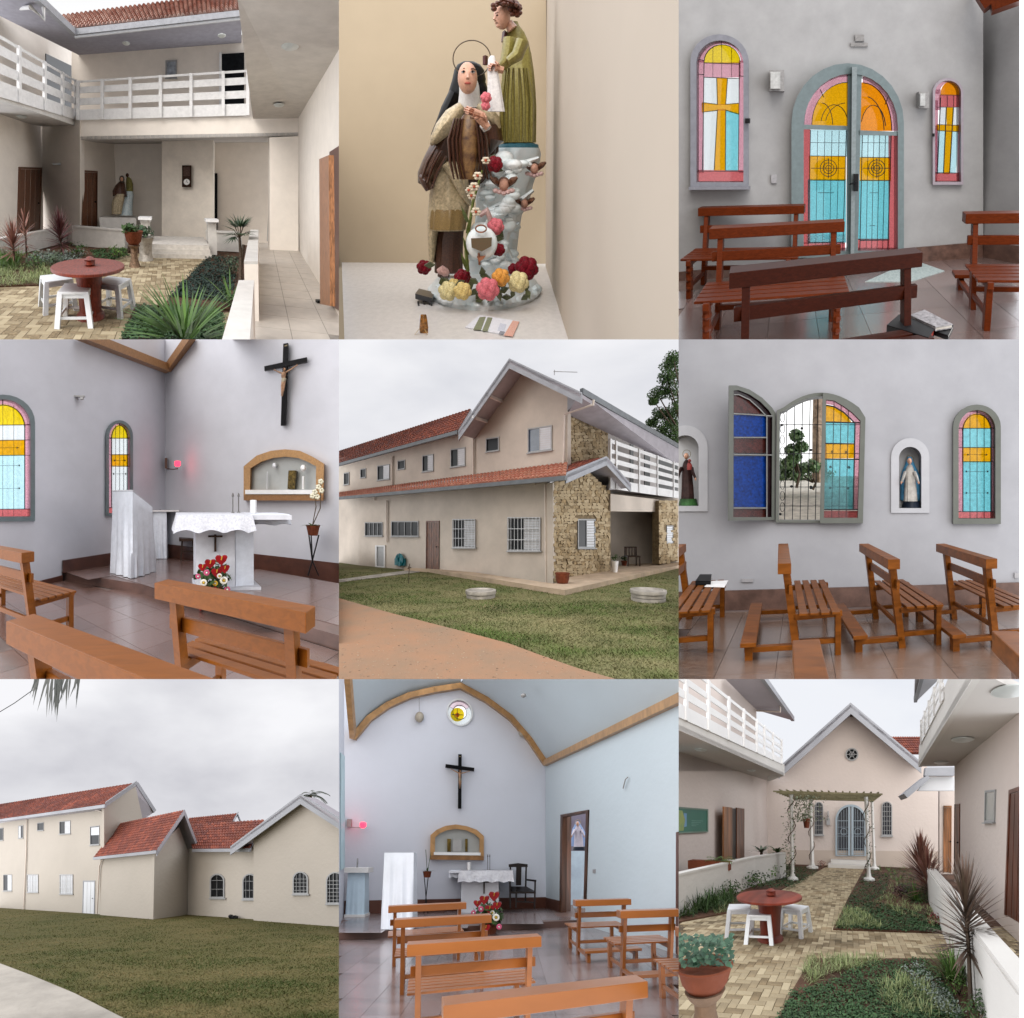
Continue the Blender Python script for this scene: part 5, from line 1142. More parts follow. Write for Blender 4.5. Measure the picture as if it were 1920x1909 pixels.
for pts, m, of in (([(1838, 1700), (1842, 850), (1960, 775), (1960, 1780)], MATS['dark_red_door_wood'], .03), ([(1790, 1700), (1785, 890), (1838, 868), (1846, 1712)], MATS['orange_brown_wood'], .42)):
    dd = pf(rt, wR, pts, m, .05, 'door_leaf', off=of)
for py in (960, 1285, 1610): mb = MB(); mb.box(s.P(wR, 1845, py, .1), (.03, .03, .1)); rt.part('hinge', mb, WFRAME, smooth=0)
mb = MB(); mb.box(s.Z(.1, 1790, 1688), (.12, .08, .06)); s.solo('door_stop', 'small dark stop on the corridor floor holding the open door', 'door stop', mb, IRON)
# low walls
lowwall(s, (-60, 1345), (402, 1262), .5, .16, 'low white wall behind the red cordylines left of the porch')
lowwall(s, (400, 1262), (695, 1285), .6, .16, 'low white wall in front of the statue in the porch')
for px0, px1, yt, yb, z, lb in ((1150, 1440, 1275, 1300, .8, 'low white wall beside the palm at the end of the corridor'),):
    lowwall(s, (1150, 1290), (1352, 1300), .6, .2, lb)
def capwall(s, pts, z, label):
    t = s.thing('parapet', label, 'parapet', s.Z(0, *pts[0])); P_ = [s.Z(z, *p) for p in pts]
    mb = MB(); mb.prism([V((p.x, p.y, z-.04)) for p in P_], (0, 0, -(z-.045))); t.part('wall', mb, PL1, smooth=0)
    mb = MB(); mb.prism(P_, (0, 0, -.04)); t.part('coping', mb, WCAP, smooth=0)
capwall(s, [(1240, 1905), (1335, 1567), (1422, 1567), (1396, 1905)], .82, 'near block of the white parapet along the corridor')
capwall(s, [(1365, 1462), (1400, 1285), (1446, 1285), (1443, 1462)], .92, 'far block of the white parapet along the corridor')
for px, py, lb in ((812, 1212, 'white square pedestal head left of the porch steps'), (1182, 1224, 'white square pedestal head right of the porch steps')):
    y = 9.6; k = s.m(y); c = s.D(y, px, py); th = s.thing('pedestal', lb, 'pedestal', V((c.x, y, 0)), 'white pedestals by the porch steps')
    mb = MB(); mb.box(V((c.x, y, (c.z-k*14)/2)), (k*48, .28, c.z-k*14)); th.part('shaft', mb, WCAP, smooth=0)
    mb = MB(); mb.box(V((c.x, y, c.z-k*8)), (k*72, .4, k*14)); th.part('cap', mb, WPAINT, smooth=0); mb = MB(); mb.lathe(V((c.x, y, c.z-k*44)), [(k*20, 0), (k*30, k*20), (k*32, k*28)], 16); th.part('neck', mb, WPAINT)
table_set(s, 495, 1485, 390, .75, labels=('round red brown table on the courtyard paving facing the porch', 'small wooden bowl on the round table facing the porch'), grp='white stools around the courtyard table facing the porch',
          stools=((325, 1725, .5, 'white plastic stool on the left of the table facing the porch'), (435, 1800, .05, 'white plastic stool nearest the viewer before the porch'), (640, 1745, -.35, 'white plastic stool on the right of the table facing the porch')))
# beds and plants
bed(s, [(-60, 1600), (250, 1590), (420, 1500), (690, 1425), (740, 1395), (690, 1385), (400, 1385), (-60, 1440)], .035)
bed(s, [(1175, 1430), (1000, 1600), (920, 1700), (1290, 1720), (1370, 1560), (1390, 1440)], .035)
bed(s, [(700, 1830), (760, 1700), (1240, 1730), (1260, 1960), (660, 1960)], .035)
ground_cover(s, [(1165, 1432), (1000, 1600), (960, 1660), (1290, 1690), (1330, 1440)], 3000, .04, .05, mat('dark_teal_cover', (.012, .028, .022), .7, .3, 5, rnd=(.03, .055, .04)))
ground_cover(s, [(500, 1400), (700, 1390), (730, 1430), (560, 1470)], 900, .04, .05)
ground_cover(s, [(720, 1820), (780, 1710), (1240, 1735), (1250, 1930), (670, 1930)], 2200, .04, .05)
blades(s, [(-60, 1600), (250, 1590), (330, 1520), (300, 1470), (-60, 1520)], 300, .04, .16, .012, VARIEG)
blades(s, [(-60, 1520), (100, 1510), (120, 1440), (-60, 1430)], 120, .04, .34, .02, LEAFG, 'bright_strap_leaves')
ground_cover(s, [(150, 1480), (420, 1480), (480, 1420), (200, 1430)], 700, .06, .06, SILVER, 'silver_groundcover', .16)
for i, (px, py, w_, h, m, lb) in enumerate(((200, 1520, 130, 130, LEAFD, 'dark leafy shrub in front of the low wall behind the table'), (430, 1450, 130, 110, LEAFD, 'dark green shrub at the right end of the left low wall'), (300, 1490, 130, 90, MATS['grey_green_leaf'], 'grey green shrub between the two red cordylines'),
                          (660, 1440, 110, 75, LEAFG, 'bright green rounded shrub left of the bowl pedestal'), (1300, 1540, 150, 130, MATS['grey_green_leaf'], 'grey green shrub at the foot of the palm'), (1290, 1720, 120, 110, LEAFD, 'dark shrub against the near parapet block'))):
    shrub(s, px, py, w_, h, lb, m, 150, .22)
for px, py, h, lb in ((345, 1455, 230, 'dense dark red cordyline before the low wall'), (80, 1490, 200, 'dark red cordyline at the left edge of the courtyard'), (150, 1470, 290, 'sparse pinkish cordyline in front of the brown door')):
    c = s.Z(.04, px, py); k = s.m(c.y); th = s.thing('cordyline', lb, 'plant', c, 'red cordylines by the low wall'); cordyline(s, th, c, k*h*.8, 110 if 'sparse' not in lb else 44, k*(130 if 'sparse' not in lb else 90), CORDY if 'dense' not in lb else mat('dark_red_cordyline', (.09, .025, .03), .5, .3, 4, rnd=(.16, .06, .06)), k*9, k*5, (-.1, 1.5), .4, .6)
# fan palm by the corridor wall and the big palm in front
def fan(th, c, d, L, n, m, wd):
    d = V(d).normalized(); sd = d.cross(V((0, 0, 1))).normalized(); mb = MB()
    for j in range(n): t = (j/(n-1)-.5)*2.4; mb.blade(c, d*cos(t)+sd*sin(t)+V((0, 0, .05)), L*(1-.25*abs(t)/1.2), wd, .35, 3)
    th.part('frond', mb, m, smooth=0)
c = s.Z(.04, 1345, 1570); k = s.m(c.y); th = s.thing('fan_palm', 'small dark fan palm with slim trunk beside the corridor parapet', 'palm', c); mb = MB(); top = c+V((0, 0, k*250)); mb.tube([c, c+V((.02, 0, k*130)), top], [k*13, k*10, k*8], 8); th.part('trunk', mb, BARK)
mb = MB(); mb.tube([c+V((.02, .1, 0)), c+V((k*35, .2, k*200))], k*8, 8); th.part('trunk', mb, BARK)
DKP = mat('dark_palm_leaf', (.03, .06, .03), .5, .3, 4, rnd=(.065, .11, .05), transl=.15)
for i in range(15):
    a = i*2.4; el = random.uniform(-.3, 1.1); p = top+V((cos(a)*k*40*cos(el), sin(a)*k*40*cos(el), k*(50*sin(el)+20))); mb = MB(); mb.tube([top, p], k*2.5, 5); th.part('stalk', mb, BARK); fan(th, p, (cos(a)*cos(el), sin(a)*cos(el), sin(el)), k*90, 9, DKP, k*11)
c = s.Z(.04, 1040, 1965); k = s.m(c.y); th = s.thing('fan_palm', 'large bright green palm spreading in the foreground of the courtyard', 'palm', c)
NEARP = mat('near_palm_leaf', (.04, .105, .02), .5, .3, 4, rnd=(.12, .22, .05), transl=.2)
for i in range(26):
    a = random.uniform(0, 2*pi) if i > 8 else pi*i/8; el = random.uniform(.15, 1.2); d = V((cos(a)*cos(el), sin(a)*cos(el)*.6, sin(el)))
    for j in range(5):
        t = (j-2)*.24; sd = V((-sin(a), cos(a), 0)); mb = MB(); mb.blade(c+V((0, 0, .05))+d*k*60, d+sd*t, k*random.uniform(270, 400), k*random.uniform(17, 26), .45, 4); th.part('leaflet', mb, NEARP, smooth=0, drop=True)
c = s.Z(.04, 1290, 1700); k = s.m(c.y); th = s.thing('fan_palm', 'young palm with long pale green leaves against the near parapet', 'palm', c)
for i in range(22): a = random.uniform(0, 6.28); mb = MB(); mb.blade(c, (cos(a)*.7, sin(a)*.7, random.uniform(.4, 1.5)), k*random.uniform(150, 240), k*13, .5, 4); th.part('leaf', mb, NEARP, smooth=0, drop=True)
# bowl on pedestal, stone urn, corridor pot, ledge statue
c = s.Z(0, 735, 1492); mb, cc = px_lathe(s, c, 735, [(34, 1492), (26, 1470), (18, 1440), (20, 1390), (34, 1372), (24, 1365)]); th = s.thing('bowl_planter', 'terracotta bowl on a slim pedestal at the end of the paving', 'planter', c); th.part('pedestal', mb, MATS['brown_stone'])
mb, _ = px_lathe(s, c, 735, [(24, 1370), (40, 1350), (50, 1305), (54, 1292), (48, 1292), (2, 1300)]); th.part('bowl', mb, TERRA); k = s.m(c.y); mb = MB(); foliage(mb, V((c.x, c.y, s.D(c.y, 735, 1278).z)), k*55, 90, k*34, .5); th.part('foliage', mb, LEAFD, smooth=0)
c = s.Z(0, 800, 1455); mb, cc = px_lathe(s, c, 800, [(44, 1455), (40, 1440), (34, 1420), (38, 1360), (48, 1325), (40, 1325), (2, 1330)]); th = s.thing('stone_urn', 'grey stone urn of trailing greenery left of the porch steps', 'planter', c); th.part('urn', mb, CONC); mb = MB(); foliage(mb, V((c.x, c.y, s.D(c.y, 820, 1295).z)), k*75, 130, k*34, .5); th.part('foliage', mb, mat('trailing_leaf', (.05, .09, .05), .6, .3, 5, rnd=(.1, .16, .08)), smooth=0)
c = s.Z(.08, 1610, 1392); k = s.m(c.y); mb, cc = px_lathe(s, c, 1610, [(36, 1392), (50, 1370), (52, 1345), (44, 1325), (38, 1325), (2, 1330)]); th = s.thing('potted_plant', 'upright dark plant in a round grey pot at the end of the corridor', 'potted plant', c); th.part('pot', mb, mat('grey_glazed_pot', (.16, .15, .14), .5, .2, 5)); mb = MB()
for i in range(16): a = i*2.4; mb.blade(V((c.x, c.y, s.D(c.y, 1610, 1325).z)), (cos(a)*.35, sin(a)*.35, 1), k*random.uniform(60, 120), k*22, .3, 4)
th.part('foliage', mb, LEAFD, smooth=0)
# statue on the porch ledge
def figure0(s, y, secs, mb, ry=.3, n=28):
    """loft through (zx, zy, half width px, [fold amp, count]) at depth y"""
    k = s.m(y); L = []
    for q in secs:
        c = s.D(y+(q[5] if len(q) > 5 else 0), q[0], q[1]); L.append((c, q[2]*k, q[2]*k*ry, q[3] if len(q) > 3 else 0, q[4] if len(q) > 4 else 8, .5))
    mb.loft(L, n); return mb
y = 11.3; k = s.m(y)
lg = s.thing('statue_ledge', 'white ledge carrying the statue against the porch back wall', 'ledge', s.D(y, 650, 1300)); mb = MB(); a = s.D(y-.4, 556, 1215); b = s.D(y-.4, 760, 1200); mb.para(V((a.x, a.y, 0)), V((b.x-a.x, 0, 0)), V((0, .7, 0)), V((0, 0, a.z))); lg.part('slab', mb, WCAP, smooth=0)
st = s.thing('statue', 'small brown and cream statue of a seated nun on the porch ledge', 'statue', s.D(y, 690, 1205))
BRN = mat('brown_habit', (.075, .032, .02), .4, .3, 8, .1, 20, .4); CRM = mat('cream_habit', (.46, .38, .25), .5, .2, 8, spec=.4); BLK = mat('black_veil', (.008, .008, .009), .35, .2, 6, spec=.4); OLV = mat('olive_robe', (.22, .2, .055), .5, .25, 10, .1, 20, .35); SKIN = mat('painted_skin', (.58, .32, .21), .45, .08, 6, spec=.4); CLOUD = mat('painted_white_cloud', (.68, .70, .70), .45, .1, 9, spec=.4, col2=(.34, .48, .52))
mb = MB(); figure0(s, y, [(700, 1205, 44), (705, 1180, 36), (712, 1130, 30, .06), (720, 1090, 26, .06), (722, 1070, 20)], mb); st.part('cloud_base', mb, CLOUD)
mb = MB(); figure0(s, y-.1, [(652, 1198, 24, .08), (656, 1150, 28, .08), (664, 1110, 30, .06), (675, 1085, 20)], mb); st.part('skirt', mb, CRM)
mb = MB(); figure0(s, y-.05, [(672, 1100, 38, .05), (668, 1070, 36, .05), (672, 1040, 28), (682, 1015, 14)], mb); st.part('habit', mb, BRN)
mb = MB(); mb.ball(s.D(y-.1, 682, 1002), k*15, k*14, k*20); st.part('head', mb, BLK); mb = MB(); mb.ball(s.D(y-.2, 681, 1003), k*8, k*6, k*12); st.part('face', mb, SKIN)
mb = MB(); figure0(s, y+.05, [(726, 1080, 17, .05), (724, 1030, 19, .05), (720, 1000, 14), (716, 990, 6)], mb); st.part('angel_robe', mb, OLV); mb = MB(); mb.ball(s.D(y+.05, 712, 980), k*9, k*9, k*12); st.part('angel_head', mb, mat('brown_hair', (.09, .035, .02), .5))
# ================================================================ shared chapel builders: pews and stained glass
PEWW = mat('varnished_red_wood', (.10, .018, .004), .4, .14, 5, 0, 20, .04, kind='wood', stretch=(1, 5, 5))
PEWO = mat('varnished_orange_wood', (.21, .064, .008), .4, .08, 5, 0, 20, .04, kind='wood', stretch=(1, 5, 5))
PEWD = mat('varnished_dark_wood', (.036, .007, .003), .45, .14, 5, 0, 20, .04, kind='wood', stretch=(1, 5, 5))
def pew(s, a, b, facing, label, m, grp, z=.92, kneel=False, turned=False, slats=5, fz=0.0, depth=.42):
    """a, b: image pixels of the top rail ends; facing +1: the seat lies to the left of a->b in plan"""
    A = s.Z(z+fz, *a); B = s.Z(z+fz, *b); d = V((B.x-A.x, B.y-A.y, 0)); L = d.length; u = d/L; n = V((-u.y, u.x, 0))*facing
    A = V((A.x, A.y, fz)); th = s.thing('pew', label, 'pew', A+u*L/2, grp)
    def p(x, v_, h): return A+u*x+n*v_+V((0, 0, h))
    def bar(name, q, r, w_, t, up=(0, 0, 1)): mb = MB(); mb.beam(q, r, w_, t, up=up); th.part(name, mb, m, smooth=0, bevel=.006)
    bar('top_rail', p(0, -.02, z-.05), p(L, -.02, z-.05), .12, .1)
    bar('back_rail', p(.03, .035, .66), p(L-.03, .035, .66), .03, .09)
    for x in (.1, L-.1):
        bar('post', p(x, .10, 0), p(x, .0, z-.1), .07, .05, up=u); bar('leg', p(x, depth+.06, 0), p(x, depth+.06, .41), .055, .055, up=u)
        bar('seat_support', p(x, .06, .385), p(x, depth+.1, .405), .05, .06); bar('stretcher', p(x, .12, .14), p(x, depth+.04, .14), .035, .05)
        if turned:
            mb = MB(); 
            for h in (.12, .22, .32): mb.ball(p(x, depth+.06, h), .04, .04, .045)
            th.part('turned_knob', mb, m)
    for i in range(slats): v_ = .10+(depth-.02)*(i+.5)/slats; bar('slat', p(.0, v_, .435), p(L, v_, .435), depth/slats*.72, .024)
    bar('back_stretcher', p(.1, .1, .2), p(L-.1, .1, .2), .03, .05)
    if kneel:
        bar('kneeler', p(0.02, -.34, .17), p(L-.02, -.34, .17), .14, .04)
        for x in (.1, L-.1): bar('kneeler_arm', p(x, .1, .1), p(x, -.38, .1), .05, .05); bar('kneeler_foot', p(x, -.34, 0), p(x, -.34, .15), .07, .06, up=u)
    return th
G_Y = glass('amber_glass', (.76, .38, .004)); G_YL = glass('yellow_glass', (.82, .60, .01)); G_O = glass('orange_glass', (.82, .27, .004)); G_PK = glass('pink_glass', (.70, .36, .44), .5, 30); G_R = glass('rose_glass', (.62, .15, .16), .5, 25)
G_C = glass('aqua_glass', (.22, .62, .70)); G_CL = glass('pale_aqua_glass', (.52, .78, .84), .12); G_W = glass('white_glass', (.76, .80, .82), .06); G_B = glass('deep_aqua_glass', (.17, .56, .64))
LEAD = mat('dark_lead', (.025, .025, .028), .5, .2, 8)
STEEL = mat('blue_grey_steel', (.12, .155, .16), .4, .08, 4, spec=.5)
def grow(pl_, g=3.5):
    cx = sum(p[0] for p in pl_)/len(pl_); cy = sum(p[1] for p in pl_)/len(pl_); r = []
    for x, y in pl_:
        d = max(1, sqrt((x-cx)**2+(y-cy)**2)); r.append((x+(x-cx)/d*g*1.3, y+(y-cy)/d*g*1.3))
    return r
def glazing(s, th, wl, frame_o, frame_i, panes, fm, bars=(), lead=3.0, off=.03, name='window', leads=(), closed_bars=True):
    """frame ring, coloured panes (polygon, material), lead lines (pixel polylines) and grille bars behind the glass"""
    n = wl[1]; mb = MB(); mb.prism(s.Ps(wl, frame_o, off), -n*(off+.10), [s.Ps(wl, frame_i, off)]); f = th.part(name, mb, fm, smooth=0)
    for pl_, m in panes:
        mb = MB(); mb.prism(s.Ps(wl, grow(pl_), -.02), -n*.006); th.part('pane', mb, m, on=f, smooth=0)
    k = s.m(wl[0].y); mb = MB()
    for ln in leads:
        for q, r in zip(ln, ln[1:]): mb.beam(s.P(wl, *q, -.01), s.P(wl, *r, -.01), lead*k, .02, up=n)
    if mb.f: th.part('lead_came', mb, LEAD, on=f, smooth=0)
    mb = MB()
    for q, r in bars: mb.beam(s.P(wl, *q, -.07), s.P(wl, *r, -.07), lead*.8*k, .012, up=n)
    if mb.f: th.part('grille', mb, LEAD, on=f, smooth=0)
    return f
def wall_holes(s, th, wl, outer, holes, m, thick=.15, name='wall'):
    mb = MB(); mb.prism(s.Ps(wl, outer), -wl[1]*thick, [s.Ps(wl, h) for h in holes])
    return s.struct(name, mb, m, smooth=0) if th is None else th.part(name, mb, m, smooth=0)
def quadp(x0, y0, x1, y1): return [(x0, y1), (x0, y0), (x1, y0), (x1, y1)]
def skew(pts, cx, cy, sx, sy): return [(x, y+(x-cx)*sy) for x, y in pts]
def floor_tiles(s, st, poly, z, size, m, lim=260, u=None, name='tile'):
    u = V(u).normalized() if u else V((1, 0, 0)); v_ = V((-u.y, u.x, 0)); fl = [s.Z(z, *p) for p in poly]
    a0, a1 = min(p.dot(u) for p in fl), max(p.dot(u) for p in fl); b0, b1 = min(p.dot(v_) for p in fl), max(p.dot(v_) for p in fl); c = []
    for i in range(int((a1-a0)/size)+1):
        for j in range(int((b1-b0)/size)+1):
            p = u*(a0+i*size)+v_*(b0+j*size); q = p+u*size/2+v_*size/2; px = s.proj((q.x, q.y, z))
            if q.y > .4 and -150 < px[0] < 2050 and px[1] < 2100 and inside(px, poly): c.append((q.y, p))
    c.sort(key=lambda t: t[0])
    for y, p in c[:lim]: mb = MB(); mb.para(V((p.x, p.y, z)), u*size*.991, v_*size*.991, V((0, 0, .004))); st.part(name, mb, m, smooth=0)
FLOORW = mat('brown_ceramic_floor', (.135, .09, .08), .22, .25, 2.2, .02, 15, .5, rnd=(.18, .125, .115), kind='wood', stretch=(2, 12, 1))
GROUT = mat('dark_grout', (.17, .125, .11), .8, .1, 4)
SKIRT = mat('brown_tile_skirting', (.12, .066, .05), .4, .2, 3, 0, 20, .4)
WHITE_SKY = skymat('bright_window_sky', (.95, .98, 1.0), (1.0, 1.0, 1.0), .02, 1.35, 1)

# ================================================================ SET: chapel entrance wall with stained glass (upper right of the image)
s = Set(2.954, (1270, 0), (1272.5, -12, 1911.5, 636.5), 763, 1750, 1.7, 4.0)
s.sky(14, WHITE_SKY)
PW3 = mat('grey_white_chapel_paint', (.315, .31, .31), .8, .05, .8, .06, 40, .15)
mb = MB(); mb.prism([(-4, .9, 3.7), (4, .9, 3.7), (4, 5.5, 3.7), (-4, 5.5, 3.7)], (0, 0, .1)); s.struct('ceiling', mb, PW3, smooth=0)  # ceiling above the view, added to cut the light on the wall
W0 = s.Z(0, -30, 1556); W1 = s.Z(0, 1692, 1425)
wl = s.wall(W0, W1); wr = s.wall(W1, s.Z(0, 2100, 1500)); ex = V((W1.x-W0.x, W1.y-W0.y, -.006))
fl = s.struct('floor', MB().prism([V((-6, .5, -.006)), V((6, .5, -.006)), V((6, W1.y+.1, -.006)), V((W1.x, W1.y+.1, -.006)), V((W0.x-.4, W0.y+.05, -.006))], (0, 0, -.2)), GROUT, smooth=0)
floor_tiles(s, fl, [(-100, 1600), (1692, 1420), (2000, 1480), (2000, 2000), (-100, 2000)], 0, .45, FLOORW, 200, u=(W1-W0))
# openings
Lo = skew(arch(72, 394, 190, 1046, 150), 233, 600, 0, 0); Li = arch(104, 366, 224, 1010, 128)
Ro = arch(1415, 1585, 432, 1024, 80); Ri = arch(1428, 1572, 446, 1008, 70)
Do = arch(632, 1255, 350, 1428, 330); Di = arch(700, 1222, 408, 1395, 290)
wth = wall_holes(s, None, wl, [(-30, 1660), (1694, 1430), (1694, -60), (-30, -60)], [Lo, Ro, Do], PW3, .2, 'chapel_wall')
mb = MB(); mb.prism(s.Ps(wr, [(1690, 1430), (2100, 1500), (2100, -60), (1690, -60)]), -wr[1]*.2); s.struct('right_wall', mb, PW3, smooth=0)
for a, b, ya, yb in ((-30, 632, 1512, 1442), (1242, 1692, 1378, 1340)):
    d0 = 108-(a+30)*.02; mb = MB(); mb.prism(s.Ps(wl, [(a, ya+125), (b, yb+ (90 if b > 1000 else 105)), (b, yb), (a, ya)], .015), -wl[1]*.014); wth.part('skirting', mb, SKIRT, smooth=0)
mb = MB(); mb.prism(s.Ps(wr, [(1692, 1432), (2000, 1482), (2000, 1375), (1692, 1340)], .015), -wr[1]*.014); s.struct('skirting', mb, SKIRT, smooth=0)
FR3 = mat('lilac_grey_frame', (.20, .20, .225), .5, .06, 4)
def wcross(th, X, fi, fo, fm, top, pk, cr, bot, am):
    x0, x1 = X; xm = (x0+x1)/2; P_ = []
    return P_
# left lancet with cross
lw = s.thing('stained_glass_window', 'tall stained glass window with an amber cross at the far left of the entrance wall', 'window', s.P(wl, 233, 1046), 'cross windows beside the chapel door')
ai = arch(150, 346, 250, 940, 100)
top = [p for p in arch(150, 346, 250, 348, 98)]
panes = [(top, G_YL), (quadp(150, 348, 346, 428), G_PK), (quadp(106, 340, 146, 955), G_PK), (quadp(340, 340, 366, 955), G_PK), (quadp(104, 944, 366, 1010), G_R),
         ([(218, 435), (278, 435), (268, 575), (222, 575)], G_Y), ([(140, 570), (222, 580), (268, 580), (338, 572), (338, 632), (268, 610), (222, 610), (140, 622)], G_Y), ([(222, 610), (268, 610), (266, 940), (204, 940)], G_Y),
         ([(148, 435), (218, 435), (222, 578), (146, 565)], G_W), ([(278, 435), (342, 440), (340, 570), (268, 578)], G_W), ([(144, 624), (222, 612), (204, 940), (136, 940)], G_W), ([(268, 612), (338, 632), (334, 942), (266, 942)], G_C)]
rim = arch(104, 366, 224, 345, 118); panes.append((rim[1:-1]+[p for p in reversed(arch(148, 348, 248, 345, 96)[1:-1])], G_PK))
glazing(s, lw, wl, Lo, Li, panes, FR3, leads=[[(148, 348), (346, 356)], [(148, 428), (346, 436)], [(148, 340), (140, 945)], [(344, 345), (338, 945)], [(104, 948), (366, 950)], [(218, 435), (222, 578), (140, 568)], [(278, 435), (268, 578), (340, 572)], [(140, 622), (222, 612), (204, 942)], [(340, 634), (268, 612), (266, 942)], [(120, 330), (148, 335)], [(120, 412), (148, 414)], [(346, 420), (366, 424)], [(244, 222), (246, 250)], arch(148, 348, 248, 345, 96)[1:-1]],
        bars=[((197, 262), (197, 430)), ((246, 252), (246, 430)), ((300, 262), (300, 430))])
mb = MB(); mb.prism(s.Ps(wl, [(62, 1052), (400, 1050), (400, 1036), (62, 1038)], .09), -wl[1]*.09); lw.part('sill', mb, FR3, smooth=0)
mb = MB(); mb.box(s.P(wl, 390, 670, .06), (.05, .05, .06)); lw.part('latch', mb, IRON, smooth=0)
# right lancet
rw = s.thing('stained_glass_window', 'small stained glass window with an orange cross near the right corner', 'window', s.P(wl, 1500, 1024), 'cross windows beside the chapel door')
panes = [(arch(1462, 1566, 456, 525, 65), G_O), (quadp(1456, 528, 1566, 590), G_R), (quadp(1416, 560, 1444, 960), G_PK), (quadp(1560, 540, 1575, 958), G_PK), (quadp(1420, 958, 1556, 1006), G_R),
         ([(1492, 600), (1528, 600), (1522, 692), (1494, 692)], G_Y), ([(1440, 690), (1556, 694), (1554, 728), (1440, 722)], G_Y), ([(1488, 727), (1518, 728), (1508, 960), (1474, 960)], G_Y),
         (quadp(1458, 596, 1490, 688), G_W), (quadp(1530, 600, 1558, 692), G_W), ([(1442, 726), (1488, 728), (1474, 958), (1440, 958)], G_CL), ([(1520, 730), (1556, 732), (1542, 958), (1508, 958)], G_CL)]
panes += [(quadp(1418, 500, 1458, 606), G_PK), ([(1428, 1006), (1428, 700), (1442, 700), (1440, 1006)], G_PK), (arch(1430, 1572, 446, 700, 70)[1:-1]+[p for p in reversed(arch(1456, 1560, 460, 700, 60)[1:-1])], G_PK), (quadp(1556, 700, 1572, 1006), G_PK)]
glazing(s, rw, wl, Ro, Ri, panes, mat('rose_grey_frame', (.30, .26, .29), .5, .06, 4), leads=[[(1456, 526), (1566, 528)], [(1440, 594), (1566, 594)], [(1440, 690), (1556, 694)], [(1440, 724), (1556, 730)], [(1490, 596), (1474, 960)], [(1529, 596), (1508, 960)], [(1420, 956), (1556, 958)], [(1458, 540), (1440, 960)]], bars=[((1495, 530), (1495, 590)), ((1530, 530), (1530, 590))])
mb = MB(); mb.box(s.P(wl, 1418, 748, .04), (.03, .03, .04)); rw.part('latch', mb, IRON, smooth=0)
# arched double door
dd = s.thing('arched_door', 'arched grey steel double door glazed with amber and aqua stained glass', 'door', s.P(wl, 945, 1428))
n = wl[1]
mb = MB(); mb.prism(s.Ps(wl, Do, .05), -n*.18, [s.Ps(wl, Di, .05)]); dd.part('frame', mb, STEEL, smooth=0)
mb = MB(); mb.prism(s.Ps(wl, [(942, 1400), (945, 385), (1022, 385), (1000, 1400)], .04), -n*.1); dd.part('meeting_stile', mb, STEEL, smooth=0)
mb = MB(); mb.prism(s.Ps(wl, [(960, 1410), (968, 370), (996, 372), (980, 1410)], .075), -n*.03); dd.part('astragal', mb, mat('worn_pale_steel', (.17, .20, .205), .3, .1, 8, spec=.6), smooth=0)
for x0, x1, yt in ((700, 945, 690), (1022, 1222, 722)):
    mb = MB(); mb.prism(s.Ps(wl, [(x0-10, yt+26), (x1, yt+30), (x1, yt+8), (x0-10, yt)], .045), -n*.09); dd.part('transom', mb, STEEL, smooth=0)
mb = MB(); mb.prism(s.Ps(wl, [(700, 1432), (1230, 1428), (1230, 1390), (700, 1394)], .045), -n*.1); dd.part('bottom_rail', mb, STEEL, smooth=0)
def ap(cx, cy, rx, ry, a0, a1, k=10): return [(cx+rx*cos(rad(a0+(a1-a0)*i/k)), cy-ry*sin(rad(a0+(a1-a0)*i/k))) for i in range(k+1)]
# left leaf: pink rim, amber fan, aqua lights
lp = [(ap(945, 690, 245, 282, 90, 180)+[(742, 690)]+list(reversed(ap(945, 690, 200, 235, 90, 180))), G_PK), (ap(945, 695, 200, 235, 90, 180)+[(942, 695)], G_Y), (quadp(738, 722, 936, 864), G_CL), (quadp(733, 866, 930, 996), G_Y), (quadp(725, 998, 932, 1340), G_B), (quadp(720, 1300, 925, 1352), G_W), (quadp(700, 1345, 925, 1395), G_R), (quadp(700, 722, 736, 1345), G_R)]
rp = [(ap(1030, 722, 190, 300, 90, 0)+[(1184, 722)]+list(reversed(ap(1030, 722, 156, 262, 90, 0))), G_PK), (ap(1030, 722, 158, 262, 90, 0)+[(1012, 722), (1012, 462)], G_O), (quadp(1008, 742, 1180, 872), G_CL), (quadp(1014, 874, 1180, 1000), G_Y), (quadp(1004, 1002, 1172, 1325), G_B), (quadp(1000, 1325, 1170, 1392), G_R), (quadp(1170, 735, 1222, 1392), G_R)]
